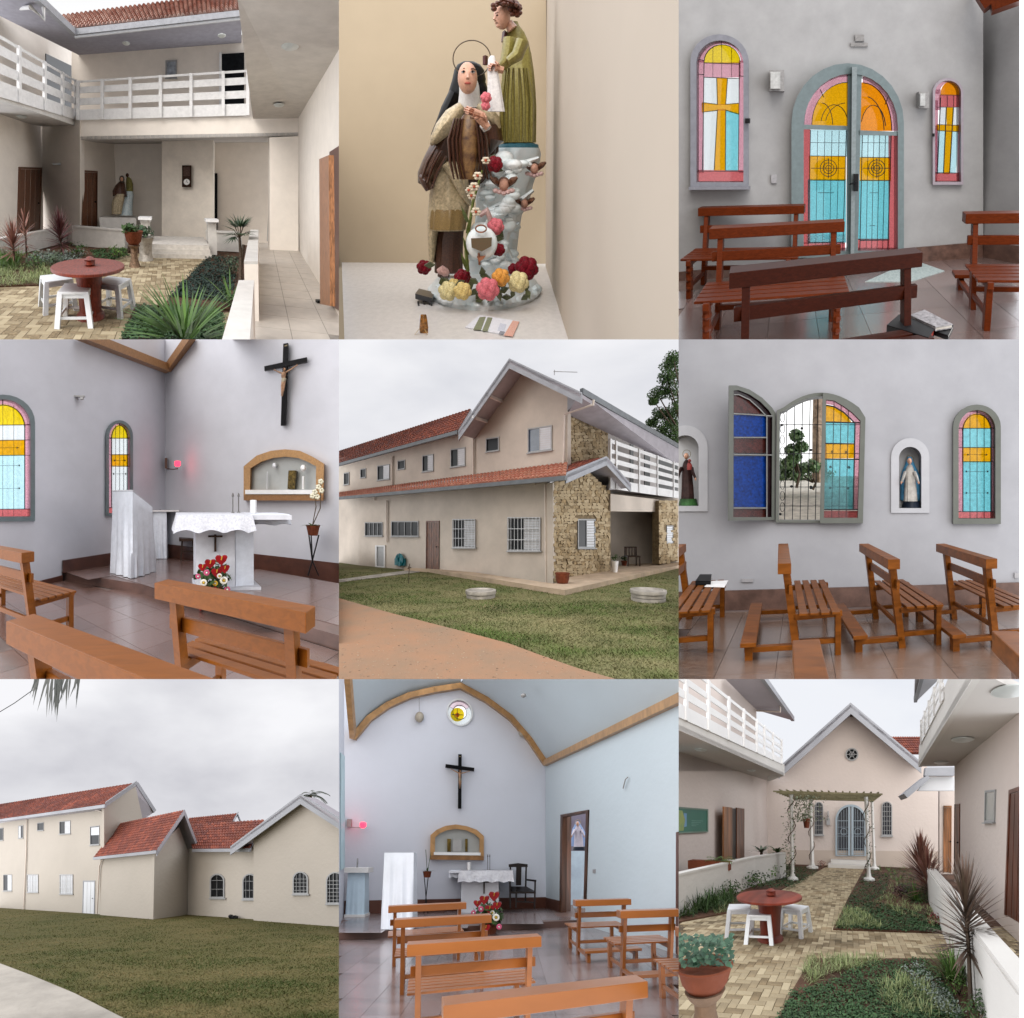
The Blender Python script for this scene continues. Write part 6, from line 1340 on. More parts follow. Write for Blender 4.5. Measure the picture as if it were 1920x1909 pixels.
for k_, (pp_, xx) in enumerate(((lp, (738, 936)), (rp, (1025, 1185)))):
    leaf_ = None
    mb = MB(); e = 5; x0, x1 = xx
    sh = 0 if k_ == 0 else 12
    L_ = [[(x0, 720+sh), (x0-14, 1392)], [(x1, 722+sh), (x1-20, 1392)], [(x0, 864+sh*.6), (x1, 866+sh*.6)], [(x0-6, 998), (x1-6, 1000)], [(x0-12, 1344-sh), (x1-16, 1342-sh)]]
    L_.append(ap(945, 692, 200, 236, 90, 180) if k_ == 0 else ap(1030, 722, 157, 262, 90, 0)); L_.append(ap(945, 692, 244, 282, 90, 180) if k_ == 0 else ap(1030, 722, 190, 300, 90, 0))
    L_.append([(790, 495), (812, 540)] if k_ == 0 else [(1165, 540), (1150, 580)])
    cx = (x0+x1)/2; cy = 932; kk = s.m(wl[0].y)
    for r in (46, 30, 16): L_.append([(cx+r*cos(2*pi*i/18), cy+r*sin(2*pi*i/18)) for i in range(19)])
    L_.append([(x0+4, cy), (x1-10, cy)]); L_.append([(cx, cy-55), (cx, cy+55)])
    if k_ == 0: L_ += [ap(870, 690, 75, 110, 20, 170, 8), ap(800, 690, 60, 120, 0, 90, 6), ap(940, 690, 120, 120, 95, 170, 6)]
    else: L_ += [ap(1085, 722, 70, 140, 10, 160, 8), ap(1035, 722, 110, 190, 0, 80, 6)]
    bars = [((x0+(x1-x0)*q/5, 724+sh), (x0-10+(x1-x0-8)*q/5, 1390)) for q in range(1, 5)]+[((x0, 790), (x1, 792)), ((x0+40, 1068), (x1-70, 1068)), ((x0+40, 1250), (x1-90, 1250))]
    for pl_, m in pp_: mb = MB(); mb.prism(s.Ps(wl, grow(pl_), -.02), -n*.006); leaf_ = dd.part('pane', mb, m, smooth=0)
    mb = MB()
    for ln in L_:
        for q, r in zip(ln, ln[1:]): mb.beam(s.P(wl, *q, -.008), s.P(wl, *r, -.008), 3.6*kk, .02, up=n)
    dd.part('lead_came', mb, LEAD, smooth=0); mb = MB()
    for q, r in bars: mb.beam(s.P(wl, *q, -.07), s.P(wl, *r, -.07), 3.5*kk, .014, up=n)
    dd.part('grille', mb, LEAD, smooth=0)
mb = MB(); mb.prism(s.Ps(wl, [(978, 1060), (980, 965), (1004, 965), (1002, 1060)], .12), -n*.06); dd.part('handle', mb, IRON, smooth=0); mb = MB(); mb.tube([s.P(wl, 990, 1010, .12), s.P(wl, 960, 1020, .16), s.P(wl, 950, 1022, .16)], .012, 6); dd.part('lever', mb, IRON)
# small wall fittings
for q, lb in ((quadp(508, 388, 592, 505), 'square white wall lamp between the left window and the door'), (quadp(1338, 508, 1395, 600), 'square white wall lamp between the door and the small window')):
    t = s.thing('wall_lamp', lb, 'wall lamp', s.P(wl, (q[0][0]+q[2][0])/2, q[0][1]), 'square lamps on the entrance wall'); mb = MB(); mb.prism(s.Ps(wl, q, .08), -n*.08); t.part('backplate', mb, mat('lamp_grey', (.27, .26, .255), .6), smooth=0)
    x0, y0_, x1, y1 = q[0][0]+8, q[1][1]+10, q[2][0]-22, q[0][1]-14; mb = MB(); mb.prism(s.Ps(wl, quadp(x0, y0_, x1, y1), .12), -n*.04); t.part('diffuser', mb, mat('opal_glass', (.42, .42, .41), .3), smooth=0)
mb = MB(); mb.prism(s.Ps(wl, quadp(520, 968, 550, 1015), .012), -n*.012); s.solo('light_switch', 'pale light switch plate low between the left window and the door', 'switch', mb, mat('switch_plate', (.34, .33, .34), .5), smooth=0)
mb = MB(); mb.prism(s.Ps(wl, quadp(985, 192, 1035, 228), .012), -n*.012); mb.prism(s.Ps(wl, quadp(960, 238, 1055, 258), .01), -n*.01); s.solo('wall_plaque', 'faint grey plaque high above the arched door', 'plaque', mb, mat('faint_plaque', (.23, .22, .215), .8), smooth=0)
mb = MB(); a, b, c_ = s.P(wl, 1690, 20, .15), s.P(wl, 1735, 38, .2), s.P(wr, 1990, -55, .15); mb.beam(s.P(wl, 1640, -110, .1), b, .2, .16); mb.beam(b, c_, .2, .16); s.struct('cornice', mb, PEWW, smooth=0)
# pews
pews3 = 'pews near the chapel door'
pew(s, (122, 1150), (706, 1135), -1, 'farthest red brown pew, directly below the left stained glass window', PEWW, pews3, turned=True)
pew(s, (182, 1262), (925, 1222), -1, 'middle red brown pew of the three in front of the arched door', PEWW, pews3, turned=True)
pew(s, (290, 1500), (1345, 1388), -1, 'nearest dark pew, its back turned before the arched door', PEWD, pews3, turned=True)
pew(s, (1592, 1180), (2120, 1172), -1, 'pew with kneeler cut off at the right side of the entrance wall', PEWW, pews3, kneel=True)
# mat and books
mb = MB(); mb.prism([s.Z(.012, *p) for p in ((1040, 1560), (1310, 1440), (1480, 1500), (1290, 1560))], (0, 0, -.011)); s.solo('door_mat', 'pale patterned rug on the floor in front of the arched door', 'mat', mb, mat('patterned_rug', (.42, .46, .44), .95, .4, 14, .3, 40, col2=(.2, .25, .25)), smooth=0)
BKB = mat('black_book_cover', (.006, .006, .007), .5, .2, 8, spec=.08); PAGES = mat('book_pages', (.6, .56, .5), .9, .1, 30, stretch=(1, 1, 20)); REDP = mat('red_page_edge', (.25, .03, .02), .8); GRB = mat('grey_book_cover', (.33, .31, .32), .5, .3, 9)
zb = .46
def book(s, z, pts, th_, cover, pages, label, cat='book'):
    P_ = [s.Z(z+th_, *p) for p in pts]; c = sum(P_, V())/4; t = s.thing('book', label, cat, V((c.x, c.y, z)), 'prayer books left on a pew')
    inn = [V((c.x+(p.x-c.x)*.97, c.y+(p.y-c.y)*.97, z+th_-.006)) for p in P_]
    mb = MB(); mb.prism(inn, (0, 0, -(th_-.012))); t.part('pages', mb, pages, smooth=0)
    mb = MB(); mb.prism(P_, (0, 0, -.006)); mb.prism([V((p.x, p.y, z+.006)) for p in P_], (0, 0, -.006)); mb.prism([P_[0], P_[3], P_[3]+V((0, 0, -th_)), P_[0]+V((0, 0, -th_))], (P_[1]-P_[0])*.03); t.part('cover', mb, cover, smooth=0); return t
sp = s.Z(zb, 1340, 1850)
book(s, .40, [(1160, 1800), (1230, 1740), (1440, 1800), (1390, 1870)], .05, BKB, REDP, 'black book with red page edges at the left of the pile')
book(s, .40, [(1300, 1790), (1360, 1715), (1530, 1800), (1500, 1860)], .03, BKB, PAGES, 'black book under the grey book at the right of the pile')
book(s, .435, [(1285, 1745), (1370, 1715), (1525, 1795), (1430, 1810)], .03, GRB, PAGES, 'grey book lying on top of the pile')
mb = MB(); mb.prism([s.Z(.395, *p) for p in ((900, 1890), (1180, 1845), (1700, 2050), (1000, 2200))], (0, 0, -.05)); s.solo('bench_seat', 'edge of a dark bench seat carrying the pile of books', 'bench', mb, PEWD, smooth=0)
# ================================================================ SET: chapel sanctuary corner with lectern and altar (middle left of the image)
FLOORR = mat('reddish_ceramic_floor', (.16, .085, .065), .22, .2, 2.2, .02, 15, .5, rnd=(.19, .11, .09), kind='wood', stretch=(2, 12, 1))
SILK = mat('white_satin_cloth', (.70, .73, .80), .35, .05, 6, .06, 30, .4)
LACE = mat('white_lace_cloth', (.62, .62, .65), .7, .1, 24, .5, 60, .2, col2=(.44, .44, .48))
OAKT = mat('oak_trim', (.42, .235, .10), .45, .12, 6, .05, 20, .35, kind='wood', stretch=(3, 12, 3))
OAKD = mat('dark_oak_cornice', (.27, .135, .055), .5, .12, 6, .05, 20, .3, kind='wood', stretch=(3, 12, 3))
BLACKW = mat('black_cross_wood', (.006, .0055, .006), .5, .2, 6, spec=.1)
CORPUS = mat('painted_corpus', (.42, .24, .14), .5, .25, 12, spec=.3)
def crucifix(s, wl, base_px, label, vert, horiz, body, wpx):
    """vert: top/bottom pixel, horiz: two ends; body: pixel of head, hips and feet"""
    n = wl[1]; k = s.m(wl[0].y); th = s.thing('crucifix', label, 'crucifix', s.P(wl, *vert[1]))
    w_ = (s.P(wl, vert[1][0]+wpx, vert[1][1])-s.P(wl, *vert[1])).length
    mb = MB(); mb.beam(s.P(wl, *vert[0], .05), s.P(wl, *vert[1], .05), w_, .05, up=n); th.part('upright', mb, BLACKW, smooth=0)
    mb = MB(); mb.beam(s.P(wl, *horiz[0], .053), s.P(wl, *horiz[1], .053), w_, .05, up=n); th.part('crossbar', mb, BLACKW, smooth=0)
    h, p, f, a0, a1 = [s.P(wl, *q, .12) for q in body]; L = (h-f).length; dn = (f-h)/L; ac = (a1-a0).normalized()
    mb = MB(); ch = h+dn*L*.16
    mb.tube([h+dn*L*.10, ch, ch+dn*L*.14, p-dn*L*.06, p, p+dn*L*.07], [L*.035, L*.085, L*.075, L*.06, L*.072, L*.07], 10)
    mb.ball(h+dn*L*.03+ac*L*.02, L*.042, L*.045, L*.058)
    for e_, sg in ((a0, -1), (a1, 1)):
        mb.tube([ch+ac*sg*L*.07-dn*L*.02, (ch+e_)*.5+dn*L*.015, e_], [L*.034, L*.026, L*.017], 8); mb.ball(e_, L*.026)
        for q in range(4): mb.tube([e_, e_+ac*sg*L*.02*(1 if q < 3 else .3)-dn*L*(.022*(q-1))+n*L*.015], L*.007, 5)
    for sg in (-1, 1):
        mb.tube([p+ac*sg*L*.03, p+dn*L*.24+ac*sg*L*.035+n*L*.05, f+ac*sg*L*.012-dn*L*.04, f+n*L*.03], [L*.052, L*.042, L*.024, L*.02], 8)
    th.part('corpus', mb, CORPUS, label='painted figure with outstretched arms')
    mb = MB(); mb.tube([p-dn*L*.05, p+dn*L*.09], [L*.085, L*.08], 10); th.part('loincloth', mb, mat('cream_loincloth', (.5, .42, .3), .6, .2, 9))
    mb = MB(); mb.ball(h+dn*L*.0-n*L*.01, L*.05, L*.05, L*.055); th.part('hair', mb, mat('brown_hair', (.09, .035, .02), .5))
    mb = MB(); t = s.P(wl, vert[0][0], vert[0][1]+14, .09); mb.prism([t-ac*L*.05, t+ac*L*.05, t+ac*L*.05-dn*L*.05, t-ac*L*.05-dn*L*.05], n*.005); th.part('title_plate', mb, mat('old_plate', (.2, .16, .1), .5), smooth=0)
    return th
def drape(s, x0, y0, x1, y1, z, h, th, m, name, scal=0, fold=.012, over=.02):
    """cloth over a box top: x0..x1,y0..y1 plan, hanging h from z with soft folds and a scalloped hem"""
    mb = MB(); per = []
    def side(a, b, n):
        for i in range(n): per.append(V(a)*(1-i/n)+V(b)*(i/n))
    nx = max(8, int((x1-x0)/.05)); ny = max(6, int((y1-y0)/.05))
    side((x0, y0, z), (x1, y0, z), nx); side((x1, y0, z), (x1, y1, z), ny); side((x1, y1, z), (x0, y1, z), nx); side((x0, y1, z), (x0, y0, z), ny)
    N = len(per); c = V(((x0+x1)/2, (y0+y1)/2, z)); vs = [c+V((0, 0, .006))]+[p+V((0, 0, .004)) for p in per]; R = 6
    for r in range(1, R+1):
        t = r/R
        for i, p in enumerate(per):
            d = (p-c); d.z = 0; o = d.normalized()*(over*t+fold*t*sin(i*1.35)+fold*.6*t*sin(i*.47+1)); hem = (scal*abs(sin(i*.55)) if r == R else 0)
            vs.append(V((p.x+o.x, p.y+o.y, z-h*t+hem)))
    fs = [(0, 1+i, 1+(i+1) % N) for i in range(N)]
    fs += [(1+r*N+i, 1+r*N+(i+1) % N, 1+(r+1)*N+(i+1) % N, 1+(r+1)*N+i) for r in range(R) for i in range(N)]
    mb.add(vs, fs, .5); return th.part(name, mb, m, smooth=70)
def bouquet(s, c, k, label, hpx, wpx):
    """red anthuriums, white daisies and greens in a low arrangement"""
    th = s.thing('flower_arrangement', label, 'flowers', c); RED = mat('red_anthurium', (.24, .004, .007), .45, .2, 6, spec=.1); WH = mat('white_petal', (.75, .73, .66), .6, .1, 8); PKF = mat('pink_petal', (.55, .10, .2), .6, .2, 8); YC = mat('yellow_centre', (.6, .38, .04), .6)
    mb = MB(); mb.lathe(c, [(wpx*.2*k, 0), (wpx*.25*k, hpx*.18*k), (.005, hpx*.2*k)], 14); th.part('vase', mb, TERRA)
    mb = MB(); foliage(mb, c+V((0, 0, hpx*.42*k)), wpx*.42*k, 150, wpx*.2*k, 1.0); th.part('foliage', mb, LEAFD, smooth=0)
    for i, (u, v_, sc, m) in enumerate(((-.1, .78, 1, RED), (.16, .86, 1.1, RED), (-.28, .70, .8, RED), (.05, .58, 1, RED), (.24, .66, .9, RED), (-.25, .36, .8, WH), (.22, .40, .9, WH), (.12, .5, .6, WH), (-.05, .18, .9, RED), (.3, .2, .7, PKF), (-.38, .5, .6, PKF), (.02, .34, .6, YC), (-.18, .58, .7, PKF))):
        p = c+V((u*wpx*k, -wpx*.36*k, v_*hpx*k)); mb = MB(); r = wpx*.13*sc*k
        if m is RED:
            o = [p+V((r*sin(t)**3, 0, r*(.81*cos(t)-.31*cos(2*t)-.12*cos(3*t)))) for t in [2*pi*j/16 for j in range(16)]]; mb.prism(o, (r*.1, r*.25, r*.1)); f = th.part('anthurium', mb, m); mb = MB(); mb.tube([p+V((0, -.01, 0)), p+V((r*.1, -r*.3, r*.6))], r*.1, 6); th.part('spadix', mb, YC, on=f)
        else:
            for j in range(12): a = 2*pi*j/12; mb.ball(p+V((cos(a)*r*.55, 0, sin(a)*r*.55)), r*.3, r*.15, r*.3, 6, 4)
            f = th.part('daisy', mb, m); mb = MB(); mb.ball(p+V((0, -r*.12, 0)), r*.28, r*.15, r*.28, 8, 5); th.part('centre', mb, YC if m is WH else WH, on=f)
    return th
def lancet(s, wl, x0, x1, yt, yb, label, grp, sk=0, fr=22, fm=None, band=(.36, .48), cols=None, rise=None, sill=False):
    """round headed stained glass window: pink border, amber head, aqua lights and an amber band"""
    cx = (x0+x1)/2; r = (x1-x0)/2; rise = rise or r*1.25; f = lambda p: [(x, y+(x-cx)*sk) for x, y in p]; H = yb-yt; fm = fm or STEEL
    cb, cw, cy = cols or (G_B, G_C, G_YL)
    Fo = arch(x0, x1, yt, yb, rise); Fi = arch(x0+fr, x1-fr, yt+fr, yb-fr, rise-fr*.5); b = fr+max(14, (x1-x0)*.09); xi0, xi1 = x0+b, x1-b; y_h = yt+rise+10; y1 = yt+H*band[0]; y2 = yt+H*band[1]; y3 = yb-fr-H*.06
    th = s.thing('stained_glass_window', label, 'window', s.P(wl, cx, yb), grp); hd = arch(xi0, xi1, yt+b, y_h, rise-b*.6)
    panes = [(hd, G_Y if cols is None else cy), (quadp(xi0, y_h, xi1, y1), cw), (quadp(xi0, y1, xi1, y2), G_Y), (quadp(xi0, y2, xi1, y3), cb), (quadp(x0+fr, y3, x1-fr, yb-fr), G_R), (quadp(x0+fr, y_h, xi0, y3), G_PK), (quadp(xi1, y_h, x1-fr, y3), G_PK),
             (arch(x0+fr, x1-fr, yt+fr, y_h, rise-fr*.5)[1:-1]+[(x1-fr, y_h), (xi1, y_h)]+list(reversed(hd[1:-1]))+[(xi0, y_h), (x0+fr, y_h)], G_PK)]
    q = (x1-x0-2*b)/4
    bars = [((xi0+q*i, yt+b), (xi0+q*i, yb-fr)) for i in (1, 2, 3)]+[((xi0+q*.5, yt+H*.56), (xi1-q*.5, yt+H*.56)), ((xi0+q*.5, yt+H*.74), (xi1-q*.5, yt+H*.74)), ((xi0+q*.5, (y1+y2)/2), (xi1-q*.5, (y1+y2)/2))]
    L_ = [[(x0+fr, y_h), (x1-fr, y_h)], [(x0+fr, y1), (x1-fr, y1)], [(xi0, y2), (x1-fr, y2)], [(x0+fr, y3), (x1-fr, y3)], [(xi0, y_h), (xi0, y3)], [(xi1, y_h), (xi1, y3)], hd[1:-1], [(cx, yt+fr), (cx, yt+b)]]
    for yy, xx in (((y1+y2)/2, xi0+q*.7), ((y1+y2)/2, xi1-q*.7), (yt+H*.56, xi0+q*.5), (yt+H*.56, xi1-q*.5), (yt+H*.74, xi0+q*.5), (yt+H*.74, xi1-q*.5)): L_.append([(xx-4, yy), (xx+4, yy)]); L_.append([(xx, yy-5), (xx, yy+5)])
    glazing(s, th, wl, f(Fo), f(Fi), [(f(p), m) for p, m in panes], fm, leads=[f(l) for l in L_], bars=[tuple(f(b_)) for b_ in bars]); return th, f(Fo)

s = Set(2.973, (0, 634), (-12, 636.5, 635.5, 1273.5), 883, 1900, 1.45, 1.5)
s.sky(13, WHITE_SKY)
PW4 = mat('pale_grey_sanctuary_paint', (.56, .56, .60), .8, .04, .8, .05, 40, .15)
fl = s.struct('floor', MB().prism([(-6, .6, -.006), (6, .6, -.006), (6, 11, -.006), (-6, 11, -.006)], (0, 0, -.2)), GROUT, smooth=0)
K = s.Z(.15, 922, 1222); L0 = s.Z(0, -60, 1455); wl = s.wall(s.Z(.0, 345, 1355), K); R1 = s.Z(.15, 1960, 1322); wr = s.wall(K, R1)
ul = (K-s.Z(0, 345, 1355)); ul.z = 0
floor_tiles(s, fl, [(-100, 1460), (345, 1350), (920, 1420), (1500, 1650), (2000, 1800), (2000, 2000), (-100, 2000)], 0, .42, FLOORR, 150, u=ul)
# platform
pt = s.struct('altar_platform', MB().prism([V((p.x, p.y, .145)) for p in (s.Z(.15, 345, 1300), K+ul*.05, s.Z(.15, 2050, 1402), s.Z(.15, 2050, 1700), s.Z(.15, 1000, 1405))], (0, 0, -.145)), mat('platform_riser_tile', (.13, .07, .055), .4, .2, 3, 0, 20, .4), smooth=0)
floor_tiles(s, pt, [(355, 1300), (922, 1222), (2000, 1392), (2000, 1680), (1000, 1402)], .147, .42, FLOORR, 150, u=ul)
holes = []
w1, h1 = lancet(s, wl, -165, 196, 315, 1022, 'large bright stained glass window at the left edge of the sanctuary corner', 'sanctuary windows', sk=-.01, fr=26, cols=(G_CL, G_W, G_YL), rise=160)
w2, h2 = lancet(s, wl, 592, 742, 458, 992, 'narrow bright stained glass window behind the draped lectern', 'sanctuary windows', fr=16, cols=(G_W, G_W, G_YL), rise=90)
lw_ = wall_holes(s, None, wl, [(-300, 1560), (345, 1362), (345, 1300), (924, 1232), (924, -60), (-300, -160)], [h1, h2], PW4, .2, 'chapel_wall')
mb = MB(); mb.prism(s.Ps(wr, [(920, 1232), (2000, 1405), (2000, -60), (920, -60)]), -wr[1]*.2); s.struct('altar_wall', mb, PW4, smooth=0)
SKD = mat('dark_red_skirting', (.10, .038, .025), .4, .2, 3, 0, 20, .4)
mb = MB(); mb.prism(s.Ps(wl, [(350, 1310), (924, 1232), (924, 1150), (350, 1240)], .02), -wl[1]*.018); s.struct('skirting', mb, SKD, smooth=0)
mb = MB(); mb.prism(s.Ps(wl, [(-60, 1470), (350, 1362), (350, 1322), (200, 1360), (-60, 1420)], .02), -wl[1]*.018); s.struct('skirting', mb, SKD, smooth=0)
mb = MB(); mb.prism(s.Ps(wr, [(924, 1235), (2000, 1408), (2000, 1268), (924, 1148)], .02), -wr[1]*.018); s.struct('skirting', mb, SKD, smooth=0)
cn = s.thing('cornice', 'oak coloured cornice meeting in a sharp point above the sanctuary corner', 'cornice', s.P(wl, 938, 185))
mb = MB(); j_ = s.P(wl, 938, 172, .1); mb.beam(s.P(wl, 420, -30, .1), j_, .16, .16); cn.part('moulding', mb, OAKD, smooth=0); mb = MB(); mb.beam(j_, s.P(wr, 1080, -30, .1), .16, .15); cn.part('moulding', mb, OAKD, smooth=0)
mb = MB(); q = s.P(wl, 440, 325, .03); mb.box(q+V((0, 0, .0)), (.2, .05, .025)); mb.box(q+V((.05, 0, -.03)), (.05, .05, .05)); s.solo('wall_bracket', 'small pale bracket high on the wall between the two windows', 'bracket', mb, mat('pale_bracket', (.38, .37, .36), .6), smooth=0)
crucifix(s, wr, None, 'black wall crucifix with a pale figure, tilted in view above the arched niche', ((1594, 32), (1580, 488)), ((1476, 172), (1712, 122)), ((1583, 172), (1582, 232), (1572, 325), (1530, 178), (1655, 152)), 26)
# sanctuary lamp
lp = s.thing('sanctuary_lamp', 'glowing red sanctuary lamp on a small wall bracket beside the corner', 'lamp', s.P(wr, 925, 745)); REDL = emit('red_lamp_glow', (1, .03, .07), 2.2)
mb = MB(); mb.box(s.P(wr, 926, 698, .05), (.05, .05, .22)); mb.tube([s.P(wr, 930, 728, .05), s.P(wr, 962, 732, .12), s.P(wr, 990, 728, .18)], .012, 6); lp.part('bracket', mb, mat('brown_metal', (.10, .05, .035), .5))
c = s.P(wr, 990, 700, .18); mb = MB(); mb.lathe(c+V((0, 0, -.06)), [(.035, 0), (.06, .03), (.06, .09), (.05, .11), (.01, .10)], 16); lp.part('red_glass', mb, REDL)
# arched niche with tabernacle shelf
ni = s.thing('wall_niche', 'arched oak framed niche in the altar wall holding a small golden door', 'niche', s.P(wr, 1575, 900)); n = wr[1]
no = [(1358, 905), (1358, 715), (1430, 655), (1510, 628), (1590, 620), (1670, 628), (1740, 660), (1805, 700), (1800, 905)]; nn = [(1392, 845), (1396, 725), (1452, 690), (1520, 668), (1590, 660), (1660, 668), (1720, 692), (1762, 715), (1760, 848)]
mb = MB(); mb.prism(s.Ps(wr, no, .09), -n*.09, [s.Ps(wr, nn, .09)]); ni.part('frame', mb, OAKT, smooth=0)
mb = MB(); mb.prism(s.Ps(wr, nn, .01), -n*.006); ni.part('back_panel', mb, mat('niche_paint', (.40, .41, .40), .7, .05, 2), smooth=0)
mb = MB(); mb.prism(s.Ps(wr, [(1366, 870), (1366, 846), (1756, 846), (1752, 870)], .13), -n*.12); ni.part('shelf', mb, WPAINT, smooth=0)
mb = MB(); mb.prism(s.Ps(wr, [(1358, 905), (1358, 874), (1802, 876), (1800, 906)], .12), -n*.10); ni.part('ledge', mb, OAKD, smooth=0)
mb = MB(); mb.prism(s.Ps(wr, [(1602, 842), (1608, 738), (1652, 738), (1642, 842)], .08), -n*.06); ni.part('tabernacle_door', mb, mat('aged_gold', (.22, .15, .04), .35, .4, 14, metal=.6), smooth=0)
mb = MB(); mb.tube([s.P(wr, 1690, 842, .1), s.P(wr, 1690, 770, .1)], .02, 8); mb.ball(s.P(wr, 1690, 725, .1), .05, .03, .06); s.solo('white_figurine', 'small white figurine at the right end of the niche shelf', 'figurine', mb, WPAINT)
mb = MB(); mb.ball(s.P(wr, 1530, 710, .06), .04, .02, .05); mb.tube([s.P(wr, 1490, 745, .06), s.P(wr, 1488, 842, .06)], .008, 6); s.solo('glass_candle', 'faint white candle ornament in the left of the niche', 'ornament', mb, SHUT)
# lectern under satin
zp = .15
c0, c1 = s.Z(zp, 628, 1310), s.Z(zp, 740, 1342); c2 = s.Z(zp, 850, 1305)
lc = s.thing('lectern', 'tall lectern draped to the floor in white satin, left of the altar', 'lectern', (c0+c2)/2)
kz = s.D(c1.y, 745, 860).z
cl = (c0+c2)/2; dx = abs(c1.x-c0.x)
def tower(s, th, pts, zt, m, name, wob=.03, seg=12, ztops=None):
    """cloth hanging in folds round a plan polygon"""
    mb = MB(); ring = []; zt_ = []
    for i in range(len(pts)):
        a, b = V(pts[i]), V(pts[(i+1) % len(pts)])
        for j in range(seg): ring.append(a*(1-j/seg)+b*(j/seg)); za, zb_ = (ztops[i], ztops[(i+1) % len(pts)]) if ztops else (zt, zt); zt_.append(za*(1-j/seg)+zb_*(j/seg))
    N = len(ring); vs = []; R = 7; c = sum(ring, V())/N; z0 = pts[0].z
    for r in range(R+1):
        t = r/R
        for i, p in enumerate(ring): d = (p-c).normalized(); o = d*(wob*(1-t)*(sin(i*1.9)+.5*sin(i*.8+r*.7))+.03*(1-t)); vs.append(V((p.x+o.x, p.y+o.y, z0+.01+(zt_[i]-z0)*t)))
    vs.append(V((c.x, c.y, max(zt_)*.5+min(zt_)*.5+.01))); T = len(vs)-1
    fs = [(r*N+i, r*N+(i+1) % N, (r+1)*N+(i+1) % N, (r+1)*N+i) for r in range(R) for i in range(N)]+[(R*N+i, R*N+(i+1) % N, T) for i in range(N)]
    mb.add(vs, fs, .5); return th.part(name, mb, m, smooth=70)
c3 = c0+c2-c1
zl = s.D(c0.y, 690, 860).z; zr_ = s.D(c2.y, 858, 945).z
tower(s, lc, [c0, c1, c2, c3], zl, SILK, 'satin_drape', ztops=[zl, zl, zr_, zr_])
mb = MB(); g_ = (c2-c1)*.45; mb.prism([V((p.x, p.y, z+.035)) for p, z in ((c0, zl), (c1, zl), (c1+(c2-c1)*.95, zr_), (c0+(c2-c1)*.95, zr_))], (0, 0, -.02)); lc.part('book_rest', mb, LACE, smooth=0)
# credence column behind, stool
c = s.Z(zp, 892, 1225); k = s.m(c.y); cr = s.thing('credence_table', 'white cloth covered side table standing against the altar wall behind the lectern', 'table', c)
w_ = k*36; tower(s, cr, [c+V((-w_, -w_, 0)), c+V((w_, -w_, 0)), c+V((w_, w_, 0)), c+V((-w_, w_, 0))], s.D(c.y, 892, 968).z, SILK, 'cloth', .008)
mb = MB(); zt = s.D(c.y, 892, 962).z; mb.box(V((c.x+w_*.6, c.y, zt)), (w_*4.6, w_*2.4, .03)); cr.part('top', mb, WPAINT, smooth=0)
mb = MB(); q = V((c.x-.02, c.y, zt+.015)); mb.lathe(q, [(.05, 0), (.02, .02), (.02, .1), (.012, .2), (.03, .22)], 10); s.solo('cruet', 'small glass cruet standing on the side table behind the lectern', 'cruet', mb, mat('grey_glass_cruet', (.25, .25, .25), .2, spec=.6))
c = s.Z(zp, 1045, 1238); k = s.m(c.y); so = s.thing('wooden_stool', 'dark low wooden stool half hidden behind the altar', 'stool', c)
for dx_, dy_ in ((-36, 0), (36, 0), (-30, .22), (30, .22)): mb = MB(); mb.beam(c+V((dx_*k, dy_, 0)), c+V((dx_*k*.8, dy_, k*110)), k*9, k*9, up=(0, 1, 0)); so.part('leg', mb, DWOOD, smooth=0)
mb = MB(); mb.box(c+V((0, .1, k*118)), (k*92, .34, k*16)); so.part('seat', mb, DWOOD, smooth=0); mb = MB(); mb.beam(c+V((-k*34, 0, k*50)), c+V((k*34, 0, k*50)), k*8, k*8); so.part('rail', mb, DWOOD, smooth=0)
# altar
a0 = s.Z(zp, 1092, 1405); a1 = s.Z(zp, 1318, 1412); a2 = s.Z(zp, 1440, 1402)
al = s.thing('altar', 'white altar table with scalloped lace cloth at the centre of the platform', 'altar', (a0+a1)/2)
xa, xb = a0.x, s.Z(zp, 1430, 1412).x; ya = a0.y; zt = s.D(ya, 1170, 985).z
dd_ = (a1-a0); pp = V((-dd_.y, dd_.x, 0)).normalized()*.42
STW = mat('white_altar_stone', (.60, .61, .66), .6, .06, 4, .05, 30)
mb = MB(); mb.para(V((xa, ya, zp)), V((a1.x-xa, 0, 0)), V((0, .5, 0)), V((0, 0, zt-zp-.06))); al.part('base', mb, STW, smooth=0)
mb = MB(); mb.para(V((a1.x+.01, ya+.02, zp)), V((xb-a1.x, 0.06, 0)), V((0, .45, 0)), V((0, 0, zt-zp-.06))); al.part('satin_side', mb, SILK, smooth=0)
mb = MB(); mb.para(V((xa-.02, ya-.05, zp)), V((xb-xa+.10, .0, 0)), V((0, .6, 0)), V((0, 0, .04))); al.part('plinth', mb, STW, smooth=0)
tx0 = s.D(ya, 985, 980).x; tx1 = s.D(ya, 1390, 980).x; tx2 = s.D(ya+.5, 1550, 980).x
mb = MB(); mb.para(V((tx0, ya-.18, zt-.06)), V((tx2-tx0-.02, 0, 0)), V((0, .8, 0)), V((0, 0, .06))); al.part('tabletop', mb, STW, smooth=0)
drape(s, tx0, ya-.2, tx1, ya+.62, zt+.004, s.m(ya)*100, al, LACE, 'lace_cloth', .05, .012, .06)
drape(s, tx1+.005, ya-.02, tx2, ya+.62, zt+.002, s.m(ya)*66, al, SILK, 'satin_runner', .03, .01, .03)
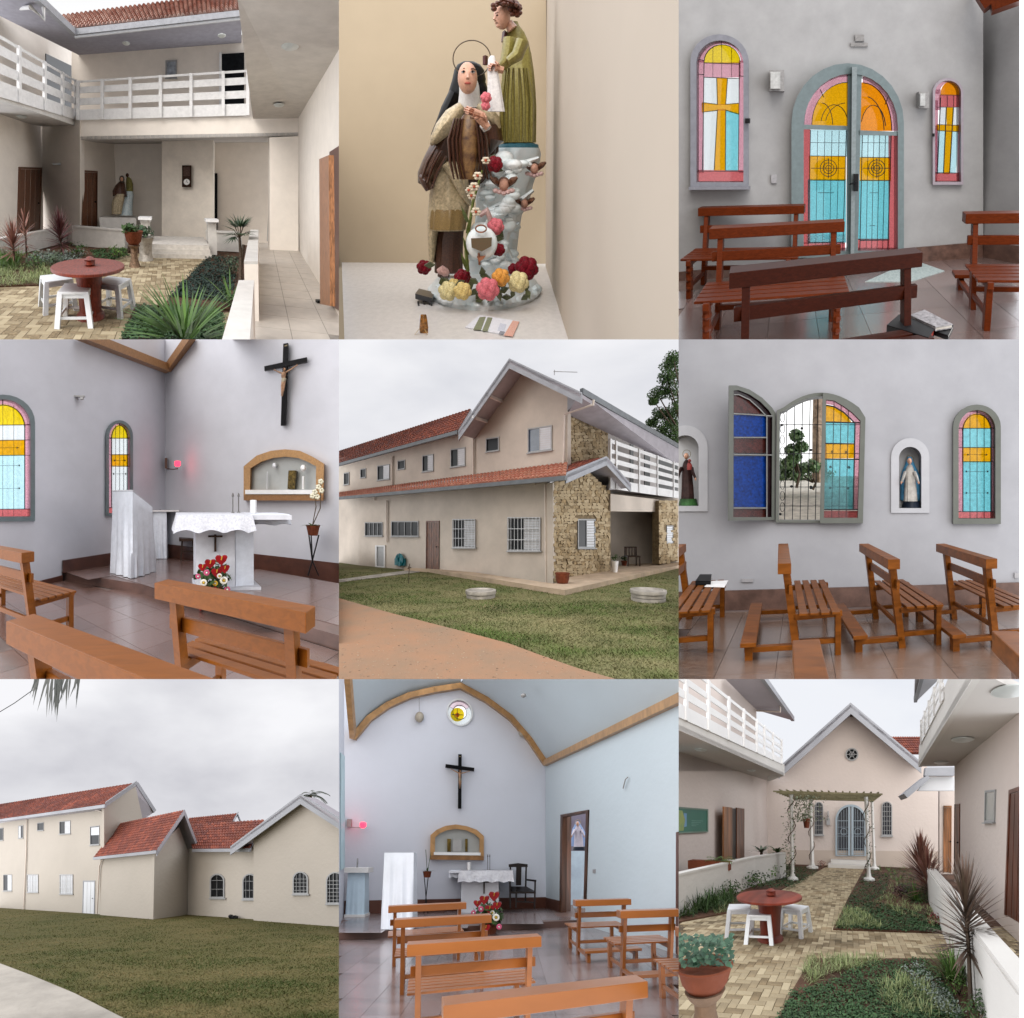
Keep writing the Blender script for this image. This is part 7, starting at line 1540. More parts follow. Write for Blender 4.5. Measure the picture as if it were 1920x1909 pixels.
mb = MB(); q = s.P((V((xa, ya-.01, 0)), V((0, -1, 0))), 1200, 1095); r2 = s.P((V((xa, ya-.01, 0)), V((0, -1, 0))), 1200, 1190); mb.beam(q, r2, .03, .02, up=(0, -1, 0)); q = s.P((V((xa, ya-.012, 0)), V((0, -1, 0))), 1160, 1105); r2 = s.P((V((xa, ya-.012, 0)), V((0, -1, 0))), 1240, 1105); mb.beam(q, r2, .025, .02, up=(0, -1, 0)); al.part('front_cross', mb, DWOOD, smooth=0)
q = V(s.D(ya+.3, 1412, 975)); mb = MB(); mb.lathe(V((q.x, q.y, zt+.01)), [(.048, 0), (.048, .19), (.02, .195)], 14); s.solo('white_candle', 'thick white candle standing at the right end of the altar', 'candle', mb, WPAINT)
for px, yy in ((1298, .35), (1330, .45)): q = s.D(ya+yy, px, 960); mb = MB(); mb.lathe(V((q.x, q.y, zt+.01)), [(.03, 0), (.008, .02), (.008, .24), (.02, .25), (.006, .3)], 8); s.solo('candlestick', 'slim metal candlestick on the altar, %s' % ('the left of the pair' if px < 1310 else 'the right of the pair'), 'candlestick', mb, mat('dull_metal', (.2, .19, .18), .4, metal=.7), group='altar candlesticks')
c = s.Z(zp, 1185, 1430); k = s.m(c.y); bouquet(s, c, k, 'red anthuriums and white daisies arranged at the foot of the altar', 250, 230)
mb = MB(); q = s.Z(.02, 1120, 1515); mb.ball(q+V((0, 0, .02)), .03, .05, .03); mb.ball(q+V((.03, 0, .05)), .03, .03, .03); s.solo('fallen_flower', 'single red flower head lying on the floor before the platform', 'flower', mb, MATS['red_anthurium'])
# orchid on an iron stand
c = s.Z(zp, 1748, 1325); k = s.m(c.y); os_ = s.thing('plant_stand', 'tall thin iron plant stand with an orchid in a terracotta pot', 'plant stand', c)
for dx_, dy_ in ((-34, 0), (30, 0), (0, .2)): mb = MB(); mb.tube([c+V((dx_*k, dy_, 0)), c+V((0, .05, k*85)), c+V((-dx_*k*.9, dy_*.5, k*240))], .011, 6); os_.part('leg', mb, IRON)
mb = MB(); mb.lathe(c+V((.01, .05, k*236)), [(k*26, 0), (k*36, k*48), (k*40, k*60), (.004, k*55)], 16); pt_ = s.solo('orchid_pot', 'terracotta pot with a white orchid on the iron stand', 'potted plant', mb, TERRA)
oc = s.thing('orchid', 'white orchid with two tall stems rising from the pot on the stand', 'orchid', c+V((0, .05, k*290)))
mb = MB()
for i in range(8): a = i*.8; mb.blade(c+V((0, .05, k*292)), (cos(a), sin(a)*.6, .35), k*75, k*16, .6, 4)
oc.part('leaf', mb, LEAFD, smooth=0); mb = MB(); t1 = s.D(c.y, 1790, 805); t2 = s.D(c.y, 1755, 860)
mb.tube([c+V((0, .05, k*290)), s.D(c.y, 1785, 950), t1], .008, 5); mb.tube([c+V((0, .05, k*290)), s.D(c.y, 1762, 940), t2], .008, 5); oc.part('stem', mb, BARK)
for px, py in ((1788, 800), (1775, 830), (1792, 850), (1755, 858), (1742, 880), (1768, 885)):
    mb = MB(); q = s.D(c.y-.05, px, py)
    for j in range(5): a = j*1.257; mb.ball(q+V((cos(a)*k*9, 0, sin(a)*k*9)), k*9, k*4, k*9, 6, 4)
    oc.part('flower', mb, mat('orchid_petal', (.7, .66, .52), .5, .1, 8))
# pews
p4 = 'pews before the sanctuary step'
pew(s, (-240, 1120), (168, 1192), 1, 'pew at the left edge seen past its slatted seat, below the large window', PEWO, p4)
pew(s, (912, 1350), (1740, 1505), 1, 'pew in front of the altar on the right with slatted seat beyond its back', PEWO, p4, slats=4)
pew(s, (140, 1548), (1230, 1960), 1, 'nearest pew in the sanctuary view, its broad top rail running across the bottom', PEWO, p4)

# ================================================================ SET: chapel side wall with open window, niches and pews (middle right of the image)
s = Set(2.954, (1270, 634), (1272.5, 636.5, 1911.5, 1273.5), 840, 1800, 1.6, 1.6)
s.sky(30, skymat('garden_sky', (.98, .98, .98), (1.0, 1.0, 1.0), .02, 1.45, 4))
PW6 = mat('grey_chapel_paint', (.31, .31, .33), .8, .05, .8, .05, 40, .15)
mb = MB(); mb.prism([(-4, .9, 3.75), (4, .9, 3.75), (4, 4.6, 3.75), (-4, 4.6, 3.75)], (0, 0, .1)); s.struct('ceiling', mb, PW6, smooth=0)  # unseen ceiling, put in to shade the upper wall and dim the room
W0, W1 = s.Z(0, -40, 1512), s.Z(0, 1960, 1462); wl = s.wall(W0, W1); n = wl[1]; ex = (W1-W0)*.4+V((0, .03, 0))
fl = s.struct('floor', MB().prism([V((-6, .6, -.006)), V((6, .6, -.006)), W1+ex-V((0, 0, .006)), W0-ex+V((0, .08, -.006))], (0, 0, -.2)), GROUT, smooth=0)
floor_tiles(s, fl, [(-60, 1512), (1960, 1462), (1960, 2000), (-60, 2000)], 0, .5, mat('warm_brown_floor', (.17, .11, .08), .22, .25, 2.2, .02, 15, .5, rnd=(.21, .14, .105), kind='wood', stretch=(2, 12, 1)), 160, u=(W1-W0))
OW = [(545, 1022), (552, 400)]+[(552+(1042-552)*t, 420-118*sin(pi*min(1, max(0, t)))**.8) for t in [i/14 for i in range(1, 14)]]+[(1042, 440), (1028, 1024)]
G6 = mat('olive_grey_steel', (.10, .105, .09), .45, .06, 4, spec=.4)
w6, h6 = lancet(s, wl, 1528, 1792, 368, 1030, 'round headed aqua stained glass window at the right of the side wall', 'side wall windows', sk=0, fr=30, fm=G6, rise=122)
def tilt(pts, x0, x1, dx): return [(x+dx*(1030-y)/660, y) for x, y in pts]
N1 = arch(1228, 1352, 602, 942, 62); N0 = arch(-30, 118, 538, 930, 72)
wall6 = wall_holes(s, None, wl, [(-40, 1520), (1960, 1470), (1960, -60), (-40, -60)], [h6, OW, N1, N0], PW6, .16, 'chapel_wall')
mb = MB(); mb.prism(s.Ps(wl, [(-40, 1516), (1960, 1466), (1960, 1352), (-40, 1408)], .02), -n*.018); wall6.part('skirting', mb, SKIRT, smooth=0)
# the open casement window
ow = s.thing('casement_window', 'wide arched window with its left stained glass leaf swung open onto the garden', 'window', s.P(wl, 790, 1022))
fi = [(560, 1010), (566, 410)]+[(566+(1030-566)*t, 430-108*sin(pi*t)**.8) for t in [i/14 for i in range(1, 14)]]+[(1030, 446), (1016, 1012)]
mb = MB(); mb.prism(s.Ps(wl, OW, .03), -n*.14, [s.Ps(wl, fi, .03)]); ow.part('frame', mb, G6, smooth=0)
ro = [(790, 1026), (806, 302), (862, 312), (930, 345), (990, 388), (1042, 440), (1028, 1026)]; ri = [(812, 996), (824, 340), (868, 346), (920, 376), (970, 412), (1015, 458), (1000, 996)]
mb = MB(); mb.prism(s.Ps(wl, ro, .05), -n*.06, [s.Ps(wl, ri, .05)]); rl_ = ow.part('right_leaf', mb, G6, smooth=0)
for pl_, m in (([(822, 462), (824, 374), (870, 382), (920, 415), (955, 455), (962, 468)], G_Y), (quadp(822, 470, 980, 578), G_B), (quadp(820, 590, 980, 664), G_Y), (quadp(816, 676, 976, 944), G_B), (quadp(812, 958, 1000, 998), G_R), ([(974, 944), (984, 470), (1016, 470), (1000, 944)], G_PK), ([(824, 366), (824, 338), (870, 345), (925, 376), (975, 412), (1016, 458), (1014, 468), (975, 468), (922, 408), (868, 374)], G_PK)):
    mb = MB(); mb.prism(s.Ps(wl, grow(pl_, 4), .01), -n*.006); ow.part('pane', mb, m, on=rl_, smooth=0)
mb = MB(); k = s.m(wl[0].y)
for ln in ([(818, 465), (1014, 470)], [(818, 584), (984, 586)], [(818, 670), (1010, 672)], [(812, 950), (1004, 950)], [(984, 470), (974, 950)], [(824, 372), (868, 380), (922, 412), (980, 468)]):
    for q, r in zip(ln, ln[1:]): mb.beam(s.P(wl, *q, .02), s.P(wl, *r, .02), 7*k, .02, up=n)
ow.part('lead_came', mb, LEAD, on=rl_, smooth=0)
# the iron grille outside
mb = MB(); th_ = 5*k
for x in (602, 645, 688, 730, 772, 862, 902, 942): mb.beam(s.P(wl, x+6, 330+abs(x-790)*.25, -.12), s.P(wl, x-8, 1012, -.12), th_, .014, up=n)
for y in (480, 640, 825, 930): mb.beam(s.P(wl, 556, y, -.12), s.P(wl, 1010, y, -.12), th_*.8, .012, up=n)
for px, py in ((578, 482), (570, 975), (632, 822), (740, 824), (740, 620), (848, 714), (950, 716), (846, 830), (945, 832), (858, 630), (935, 632), (740, 830), (690, 500)): mb.ball(s.P(wl, px, py, -.12), 9*k, 6*k, 9*k, 8, 6)
for i in range(9):
    yy = 440+i*62; mb.tube([s.P(wl, 582+13*cos(t), yy+26*sin(t), -.12) for t in [pi*2*j/10 for j in range(11)]], 2.2*k, 5)
ow.part('grille', mb, LEAD)
# open leaf turned into the room (seen from behind, dark glass)
hg = s.P(wl, 548, 700); out_ = s.d(282, 700); lw2 = s.wall(V((hg.x, hg.y-.02, 0)), V((hg.x-.75, hg.y-.42, 0))); n2 = lw2[1]
lo = [(282, 1012), (286, 262), (330, 262), (400, 285), (470, 330), (525, 385), (545, 418), (540, 1008)]; li = [(310, 992), (312, 290), (340, 288), (400, 312), (460, 352), (505, 398), (526, 430), (522, 992)]
mb = MB(); mb.prism(s.Ps(lw2, lo, .0), -n2*.04, [s.Ps(lw2, li, .0)]); ol = ow.part('open_leaf', mb, G6, smooth=0)
DB = mat('cobalt_glass_unlit', (.002, .03, .19), .3, .3, 20, spec=.15); DR = mat('maroon_glass_unlit', (.055, .012, .01), .25, .3, 10, spec=.3); BLG = mat('black_glass_unlit', (.015, .006, .008), .25, .2, 8, spec=.3)
for pl_, m in (([(312, 412), (312, 318), (340, 318), (400, 345), (455, 395), (480, 420), (312, 414)], DR), (quadp(312, 426, 492, 546), DB), (quadp(312, 556, 492, 636), DR), (quadp(312, 654, 492, 936), DB), (quadp(310, 946, 492, 994), DR), (quadp(498, 440, 524, 992), BLG), ([(312, 312), (312, 288), (340, 288), (400, 310), (460, 350), (526, 428), (500, 428), (455, 388), (400, 338), (340, 312)], BLG)):
    mb = MB(); mb.prism(s.Ps(lw2, pl_, -.015), -n2*.006); ow.part('pane', mb, m, on=ol, smooth=0)
mb = MB()
for ln in ([(312, 419), (526, 432)], [(312, 551), (495, 551)], [(312, 645), (526, 648)], [(312, 941), (495, 941)], [(495, 436), (495, 994)], [(312, 314), (340, 314), (400, 342), (455, 392), (495, 436)]):
    for q, r in zip(ln, ln[1:]): mb.beam(s.P(lw2, *q, -.008), s.P(lw2, *r, -.008), 6*k, .02, up=n2)
ow.part('lead_came', mb, mat('grey_came', (.22, .22, .21), .5), on=ol, smooth=0)
# garden outside
mb = MB(); mb.prism([s.D(7, 380, 1120), s.D(7, 1120, 1120), s.D(16, 1120, 765), s.D(16, 380, 765)], (0, 0, -.1)); s.struct('garden_ground', mb, mat('pale_gravel_yard', (.62, .58, .50), .95, .15, 3, .3, 30), smooth=0)
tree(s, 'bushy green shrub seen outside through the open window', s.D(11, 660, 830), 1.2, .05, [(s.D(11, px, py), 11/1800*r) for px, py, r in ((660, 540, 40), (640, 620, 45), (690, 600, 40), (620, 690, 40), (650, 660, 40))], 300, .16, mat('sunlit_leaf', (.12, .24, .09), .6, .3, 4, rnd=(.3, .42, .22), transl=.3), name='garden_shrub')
tree(s, 'low green bush seen outside through the window beside the tall trunk', s.D(11.5, 750, 840), .6, .05, [(s.D(11.5, px, py), 11/1800*r) for px, py, r in ((700, 720, 40), (760, 710, 45), (600, 720, 30), (580, 760, 40), (660, 760, 45))], 260, .14, MATS['sunlit_leaf'], name='garden_bush')
mb = MB()
for i in range(22): px = random.uniform(500, 860); foliage(mb, s.D(15, px, random.uniform(690, 760)), .32, 60, .15)
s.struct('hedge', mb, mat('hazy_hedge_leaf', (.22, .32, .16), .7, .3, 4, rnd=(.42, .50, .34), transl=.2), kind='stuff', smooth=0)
y = 12; mb = MB(); mb.tube([s.D(y, 790, 800), s.D(y, 785, 500), s.D(y, 790, 300)], [.28, .24, .24], 10); s.solo('bare_tree', 'thick pale brown tree trunk outside the open window', 'tree trunk', mb, mat('pale_trunk', (.45, .33, .24), .9, .25, 4, .4, 20))
# wall niches with statues
def niche(s, wl, hole, pad, label, frame_px):
    th = s.thing('wall_niche', label, 'niche', s.P(wl, (hole[0][0]+hole[-1][0])/2, hole[0][1]), 'arched statue niches'); n = wl[1]
    o = arch(hole[0][0]-pad, hole[-1][0]+pad, min(p[1] for p in hole)-pad*1.1, hole[0][1]+pad*.6, (hole[-1][0]-hole[0][0])/2+pad)
    mb = MB(); mb.prism(s.Ps(wl, o, .01), -n*.009, [s.Ps(wl, hole, .01)]); th.part('plaster_surround', mb, mat('pale_surround', (.38, .38, .40), .8, .04, 2), smooth=0)
    mb = MB(); mb.prism(s.Ps(wl, [(p[0]+(-6 if i < len(hole)/2 else 6), p[1]) for i, p in enumerate(hole)], -.11), -n*.03); th.part('back', mb, mat('niche_back', (.55, .55, .56), .8, .05, 2), smooth=0)
    return th
niche(s, wl, N1, 44, 'arched niche holding the blue mantled statue between the windows', None); niche(s, wl, N0, 50, 'arched niche at the left edge holding the dark robed statue', None)
def madonna(s, y, cx, yt, yb, label, mantle, robe, wd):
    figure = lambda s, y, secs, mb, ry=.6, n=28: figure0(s, y, secs, mb, ry*.45, n)
    th = s.thing('statue', label, 'statue', s.D(y, cx, yb)); k = s.m(y); H = yb-yt; f = lambda u: yt+H*u
    mb = MB(); figure(s, y, [(cx+8, yb, wd*.95), (cx+8, f(.88), wd*.8)], mb, .8, 16); th.part('pedestal', mb, mat('dark_blue_base', (.008, .012, .022), .4, .2, 6) if mantle else mat('green_base', (.03, .09, .025), .5, .3, 6))
    mb = MB(); figure(s, y-.02, [(cx+4, f(.88), wd*.62, .06, 9), (cx+4, f(.7), wd*.56, .06, 9), (cx+2, f(.5), wd*.5, .05, 9), (cx, f(.33), wd*.46), (cx, f(.24), wd*.3), (cx, f(.2), wd*.14)], mb, .55); th.part('robe', mb, robe)
    if mantle:
        mb = MB(); figure(s, y+.03, [(cx+4, f(.86), wd*.95, .05, 7), (cx+5, f(.65), wd*.98, .05, 7), (cx+3, f(.45), wd*.92, .05, 7), (cx, f(.3), wd*.72), (cx, f(.22), wd*.5), (cx-2, f(.12), wd*.34), (cx-2, f(.06), wd*.2)], mb, .4); th.part('mantle', mb, mantle)
    mb = MB(); mb.ball(s.D(y-.05, cx-2, f(.14)), k*wd*.22, k*wd*.22, k*wd*.32); hd = th.part('head', mb, SKIN)
    mb = MB()
    for sx in (-1, 1): mb.ball(s.D(y-.05-k*wd*.2, cx-2+sx*wd*.09, f(.135)), k*wd*.03)
    th.part('eyes', mb, BLK, on=hd); mb = MB(); mb.tube([s.D(y-.02, cx+wd*.36*cos(t), f(.10)+wd*.36*sin(t)) for t in [2*pi*i/18 for i in range(19)]], k*1.5, 5); th.part('halo', mb, mat('thin_gold', (.35, .26, .1), .4, metal=.6))
    for sx in (-1, 1):
        mb = MB(); a = s.D(y-.03, cx+sx*wd*.45, f(.34)); b = s.D(y-.08, cx+sx*wd*.78, f(.52)); mb.tube([a, (a+b)/2+V((0, -.02, 0)), b], [k*wd*.17, k*wd*.15, k*wd*.11], 8); th.part('sleeve', mb, robe)
        mb = MB(); mb.ball(b+V((sx*k*wd*.05, -.01, -k*wd*.06)), k*wd*.08, k*wd*.06, k*wd*.11)
        for j in range(4): mb.tube([b+V((sx*k*wd*.05, -.01, -k*wd*.1)), b+V((sx*k*wd*(.0+.04*j), -.015, -k*wd*(.24-.015*abs(j-1.5))))], k*wd*.02, 5)
        mb.tube([b, b+V((-sx*k*wd*.1, -.02, -k*wd*.1))], k*wd*.022, 5); th.part('hand', mb, SKIN)
    return th
BLUEM = mat('blue_mantle', (.08, .30, .52), .45, .2, 8, spec=.4); PALER = mat('pale_grey_robe', (.42, .40, .37), .5, .15, 8, spec=.3)
yN = s.P(wl, 1290, 900, -.05).y; madonna(s, yN, 1288, 640, 940, 'blue mantled statue with open hands in the right wall niche', BLUEM, PALER, 58)
yN = s.P(wl, 50, 900, -.07).y; DKR = mat('dark_brown_robe', (.035, .016, .014), .5, .3, 8); st = madonna(s, yN, 52, 610, 928, 'dark robed bearded statue holding a child at the left edge niche', None, DKR, 62)
mb = MB(); figure0(s, yN-.08, [(66, 730, 14), (68, 705, 16), (66, 690, 9)], mb); mb.ball(s.D(yN-.09, 68, 680), k*9, k*9, k*11); st.part('child', mb, mat('red_child_robe', (.22, .04, .035), .5))
mb = MB(); mb.prism(s.Ps(wl, quadp(356, 1334, 420, 1352), .01), -n*.01); s.solo('wall_socket', 'pale socket plate low on the wall below the open window leaf', 'socket', mb, mat('switch_plate', (.34, .33, .34), .5), smooth=0)
mb = MB(); mb.prism(s.Ps(wl, quadp(1868, 1300, 1892, 1330), .01), -n*.01); s.solo('wall_socket', 'pale socket plate at the right end of the side wall', 'socket', mb, MATS['switch_plate'], smooth=0)
p6 = 'pews seen from the end along the side wall'
PEWM = mat('varnished_brown_wood', (.165, .05, .007), .4, .16, 2.2, 0, 20, .04, kind='wood', stretch=(1, 5, 5))
pew(s, (-130, 1245), (30, 1140), -1, 'pew at the left edge with a book and papers on its slatted seat', PEWM, p6, slats=4)
pew(s, (606, 1248), (596, 1138), -1, 'pew seen end on with its kneeler, below the open window', PEWM, p6, kneel=True, slats=4)
pew(s, (1212, 1225), (1042, 1138), -1, 'pew with kneeler and arched foot in front of the blue statue niche', PEWM, p6, kneel=True, slats=4)
pew(s, (1752, 1222), (1466, 1138), -1, 'pew with kneeler farthest to the right, in front of the aqua window', PEWM, p6, kneel=True, slats=4)
pew(s, (800, 2010), (738, 1668), -1, 'nearest pew, only its pale top rail rising from the bottom edge', PEWM, p6)
pew(s, (2120, 1860), (1838, 1622), -1, 'pew whose end just enters at the lower right corner', PEWM, p6)
book(s, .45, [(100, 1345), (125, 1308), (190, 1308), (185, 1345)], .05, BKB, PAGES, 'black book lying on the seat of the leftmost pew')
mb = MB(); mb.prism([s.Z(.455, *p) for p in ((150, 1375), (190, 1345), (282, 1342), (262, 1378))], (0, 0, -.006)); s.solo('paper_sheets', 'white sheets of paper on the seat of the leftmost pew', 'paper', mb, WPAINT, smooth=0)
# ================================================================ SET: the chapel nave looking to the altar (bottom middle of the image)
s = Set(2.972, (630, 1270), (635.5, 1273.5, 1272.5, 1922), 979, 1800, 1.7, .2)
s.sky(14, WHITE_SKY)
PW8 = mat('cool_white_nave_paint', (.57, .59, .66), .8, .04, .8, .05, 40, .15); PW8R = mat('glass_lit_side_paint', (.56, .63, .67), .8, .04, .8, .05, 40, .15)  # tint of light from the coloured glass is put into the side paint
fl = s.struct('floor', MB().prism([(-6, .6, -.006), (6, .6, -.006), (6, 12.5, -.006), (-6, 12.5, -.006)], (0, 0, -.2)), GROUT, smooth=0)
zp = .15
KR, KL = s.Z(zp, 1170, 1284), s.Z(zp, 44, 1320); wb = s.wall(KL, KR); dv = s.d(110, s.hz); dv = V((dv.x, dv.y, 0)).normalized(); wr = s.wall(KR, KR-dv*7); wl = s.wall(KL, KL-dv*4+V((-.12, 0, 0)))
n = wb[1]
FLOOR8 = mat('purple_brown_floor', (.21, .15, .14), .2, .25, 2.2, .02, 15, .5, rnd=(.25, .19, .185), kind='wood', stretch=(2, 12, 1))
floor_tiles(s, fl, [(0, 1440), (1330, 1370), (1960, 1330), (1960, 2000), (-40, 2000)], 0, .42, FLOOR8, 200)
e0, e1 = s.Z(zp, -20, 1426), s.Z(zp, 1345, 1352)
pt = s.struct('altar_platform', MB().prism([V((p.x, p.y, zp-.005)) for p in (e0, e1, KR+V((.9, .6, 0)), KL+V((-.2, .2, 0)))], (0, 0, -.14)), MATS['platform_riser_tile'], smooth=0)
floor_tiles(s, pt, [(-20, 1424), (1340, 1352), (1170, 1290), (40, 1330)], zp-.003, .42, FLOOR8, 120)
RO = [(690+74*cos(2*pi*i/28), 195+76*sin(2*pi*i/28)+(74*cos(2*pi*i/28))*.1) for i in range(28)]; RI = [(690+66*cos(2*pi*i/28), 195+68*sin(2*pi*i/28)+(66*cos(2*pi*i/28))*.1) for i in range(28)]
bw = wall_holes(s, None, wb, [(44, 1345), (1172, 1310), (1172, -80), (44, -80)], [RO], PW8, .15, 'altar_wall')
DO = [(1246, 1318), (1254, 768), (1404, 742), (1388, 1340)]
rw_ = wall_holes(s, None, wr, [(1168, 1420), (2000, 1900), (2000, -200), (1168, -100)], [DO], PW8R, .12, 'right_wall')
mb = MB(); mb.prism(s.Ps(wl, [(46, 1345), (-60, 1500), (-60, -100), (46, -60)]), -wl[1]*.1); s.struct('left_wall', mb, PW8, smooth=0)
mb = MB(); mb.prism(s.Ps(wb, [(44, 1340), (1170, 1302), (1170, 1225), (44, 1246)], .02), -n*.018); bw.part('skirting', mb, SKD, smooth=0)
mb = MB(); mb.prism(s.Ps(wr, [(1170, 1304), (1250, 1316), (1250, 1247), (1170, 1228)], .02), -wr[1]*.018); rw_.part('skirting', mb, SKD, smooth=0)
mb = MB(); mb.prism(s.Ps(wr, [(1892, 1540), (1906, 1548), (1908, 860), (1894, 864)], .03), -wr[1]*.03); rw_.part('door_trim', mb, SKD, smooth=0)
# oak ribs of the vault
cn = s.thing('vault_moulding', 'oak moulding tracing the pointed vault across the altar wall', 'moulding', s.P(wb, 690, 60))
pts = [(98, 338), (185, 232), (290, 158), (410, 104), (550, 72), (695, 50), (840, 128), (975, 228), (1080, 350), (1166, 478)]
for a, b in zip(pts, pts[1:]): mb = MB(); dx, dy = b[0]-a[0], b[1]-a[1]; mb.beam(s.P(wb, a[0]-dx*.02, a[1]-dy*.02, .06), s.P(wb, b[0]+dx*.02, b[1]+dy*.02, .06), .16, .12, up=n); cn.part('moulding_length', mb, OAKT, smooth=0)
c2 = s.thing('side_moulding', 'straight oak moulding rising along the right wall of the nave', 'moulding', s.P(wr, 1500, 320)); mb = MB(); mb.beam(s.P(wr, 1164, 478, .06), s.P(wr, 1990, 82, .06), .17, .12, up=wr[1]); c2.part('moulding_length', mb, OAKT, smooth=0)
c3_ = s.thing('side_moulding', 'short oak moulding at the top left corner of the nave', 'moulding', s.P(wl, 85, 340)); mb = MB(); mb.beam(s.P(wb, 96, 340, .05), s.D(KL.y-1.2, 62, -60), .15, .12, up=(0, -1, 0)); c3_.part('moulding_length', mb, OAKT, smooth=0)
p0, p1, p2 = s.P(wb, 695, 40, .0), s.P(wb, 1166, 468, .0), s.P(wr, 1990, 72, .0)
mb = MB(); ex = p2-p1; exl = s.D(KL.y-1.2, 62, -60)-s.P(wb, 96, 334)
for q, e_ in ((pts[:6], exl*2), (pts[5:], ex)):
    L_ = [s.P(wb, a[0], a[1]-8) for a in q]; N = len(L_); F_ = [p+e_ for p in L_]; T = V((0, 0, .06))
    mb.add(L_+F_+[p+T for p in L_]+[p+T for p in F_], [(i, i+1, N+i+1, N+i) for i in range(N-1)]+[(2*N+i, 3*N+i, 3*N+i+1, 2*N+i+1) for i in range(N-1)]+[(i, 2*N+i, 2*N+i+1, i+1) for i in range(N-1)])
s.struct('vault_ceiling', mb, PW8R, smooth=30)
# round window
rwn = s.thing('round_window', 'small round stained glass window with a golden centre high on the altar wall', 'window', s.P(wb, 690, 262))
E_ = lambda r: [(690+r*cos(2*pi*i/24), 195+r*1.03*sin(2*pi*i/24)+r*cos(2*pi*i/24)*.1) for i in range(24)]
half = lambda r0, r1, a0, a1: [(690+r1*cos(rad(a)), 195-r1*sin(rad(a))) for a in range(a0, a1+1, 15)]+[(690+r0*cos(rad(a)), 195-r0*sin(rad(a))) for a in range(a1, a0-1, -15)]
glazing(s, rwn, wb, RO, RI, [(half(36, 68, 30, 150), glass('pale_pink_glass', (.93, .72, .80))), (half(36, 68, -210, 30), G_W), ([(676+34*cos(2*pi*i/20), 208+34*sin(2*pi*i/20)) for i in range(20)], G_YL)], mat('white_window_rim', (.7, .72, .74), .5), leads=[E_(38)+[E_(38)[0]], [(676, 175), (676, 240)], [(645, 208), (708, 210)]])
mb = MB(); mb.prism(s.Ps(wb, [(676+13*cos(2*pi*i/16), 210+13*sin(2*pi*i/16)) for i in range(16)], -.004), -n*.004); rwn.part('pane', mb, G_O, smooth=0)
crucifix(s, wb, None, 'black crucifix with pale figure centred on the altar wall below the round window', ((691, 430), (689, 732)), ((610, 494), (770, 515)), ((690, 520), (691, 568), (690, 620), (640, 510), (742, 524)), 19)
# niche
ni = s.thing('wall_niche', 'oak framed arched niche centred behind the altar', 'niche', s.P(wb, 675, 1012))
no = [(524, 1014), (526, 880), (560, 850), (610, 828), (668, 820), (730, 830), (785, 850), (824, 885), (824, 1018)]; nn = [(550, 985), (552, 892), (580, 868), (620, 852), (668, 845), (725, 852), (770, 872), (800, 898), (800, 988)]
mb = MB(); mb.prism(s.Ps(wb, no, .08), -n*.08, [s.Ps(wb, nn, .08)]); ni.part('frame', mb, OAKT, smooth=0); mb = MB(); mb.prism(s.Ps(wb, nn, .01), -n*.006); ni.part('back_panel', mb, MATS['niche_paint'], smooth=0)
mb = MB(); mb.prism(s.Ps(wb, [(545, 990), (545, 974), (806, 977), (806, 993)], .11), -n*.1); ni.part('shelf', mb, WPAINT, smooth=0); mb = MB(); mb.prism(s.Ps(wb, [(524, 1016), (524, 992), (824, 996), (824, 1020)], .1), -n*.08); ni.part('ledge', mb, OAKD, smooth=0)
for a, b, m in ((620, 640, MATS['aged_gold']), (650, 700, MATS['pale_bracket']), (720, 734, MATS['aged_gold'])): mb = MB(); mb.prism(s.Ps(wb, quadp(a, 900, b, 972), .05), -n*.03); ni.part('tabernacle_door', mb, m, smooth=0)
lp = s.thing('sanctuary_lamp', 'small glowing red lamp on a bracket at the left end of the altar wall', 'lamp', s.P(wb, 75, 840)); mb = MB(); mb.box(s.P(wb, 75, 812, .04), (.12, .05, .2)); mb.tube([s.P(wb, 80, 835, .05), s.P(wb, 115, 838, .1), s.P(wb, 150, 836, .14)], .012, 6); lp.part('bracket', mb, mat('pink_grey_bracket', (.36, .28, .28), .5)); mb = MB(); mb.lathe(s.P(wb, 150, 840, .14), [(.04, 0), (.08, .04), (.08, .12), (.06, .15), (.01, .14)], 16); lp.part('red_glass', mb, REDL)
# white furniture of the sanctuary
c = s.Z(zp, 118, 1330); k = s.m(c.y); cr = s.thing('credence_table', 'white pedestal table at the far left of the altar wall', 'table', c); a = k*46; tower(s, cr, [c+V((-a, -.12, 0)), c+V((a, -.12, 0)), c+V((a, .12, 0)), c+V((-a, .12, 0))], s.D(c.y, 118, 1080).z, mat('pale_blue_cloth', (.55, .68, .78), .5, .06, 6), 'cloth', .005)
mb = MB(); zt = s.D(c.y, 118, 1078).z; mb.box(V((c.x, c.y, zt+.02)), (k*136, .32, k*26)); cr.part('top', mb, WPAINT, smooth=0); mb = MB(); mb.box(V((c.x, c.y, zp+.03)), (k*112, .3, .06)); cr.part('foot', mb, WPAINT, smooth=0)
mb = MB(); mb.lathe(V((c.x-k*8, c.y, zt+.06)), [(.04, 0), (.02, .03), (.02, .12), (.015, .25)], 10); s.solo('cruet', 'thin bottle standing on the white pedestal table', 'cruet', mb, MATS['grey_glass_cruet'])
c = s.Z(zp, 354, 1398); k = s.m(c.y); lc = s.thing('lectern', 'white satin draped lectern standing left behind the farthest pew', 'lectern', c); a = k*80; tower(s, lc, [c+V((-a, -.15, 0)), c+V((a, -.15, 0)), c+V((a*.95, .15, 0)), c+V((-a*.95, .15, 0))], s.D(c.y, 350, 980).z, SILK, 'satin_drape', .014)
c = s.Z(zp, 500, 1316); k = s.m(c.y); ps = s.thing('plant_stand', 'thin dark plant stand carrying a pot between the lectern and altar', 'plant stand', c)
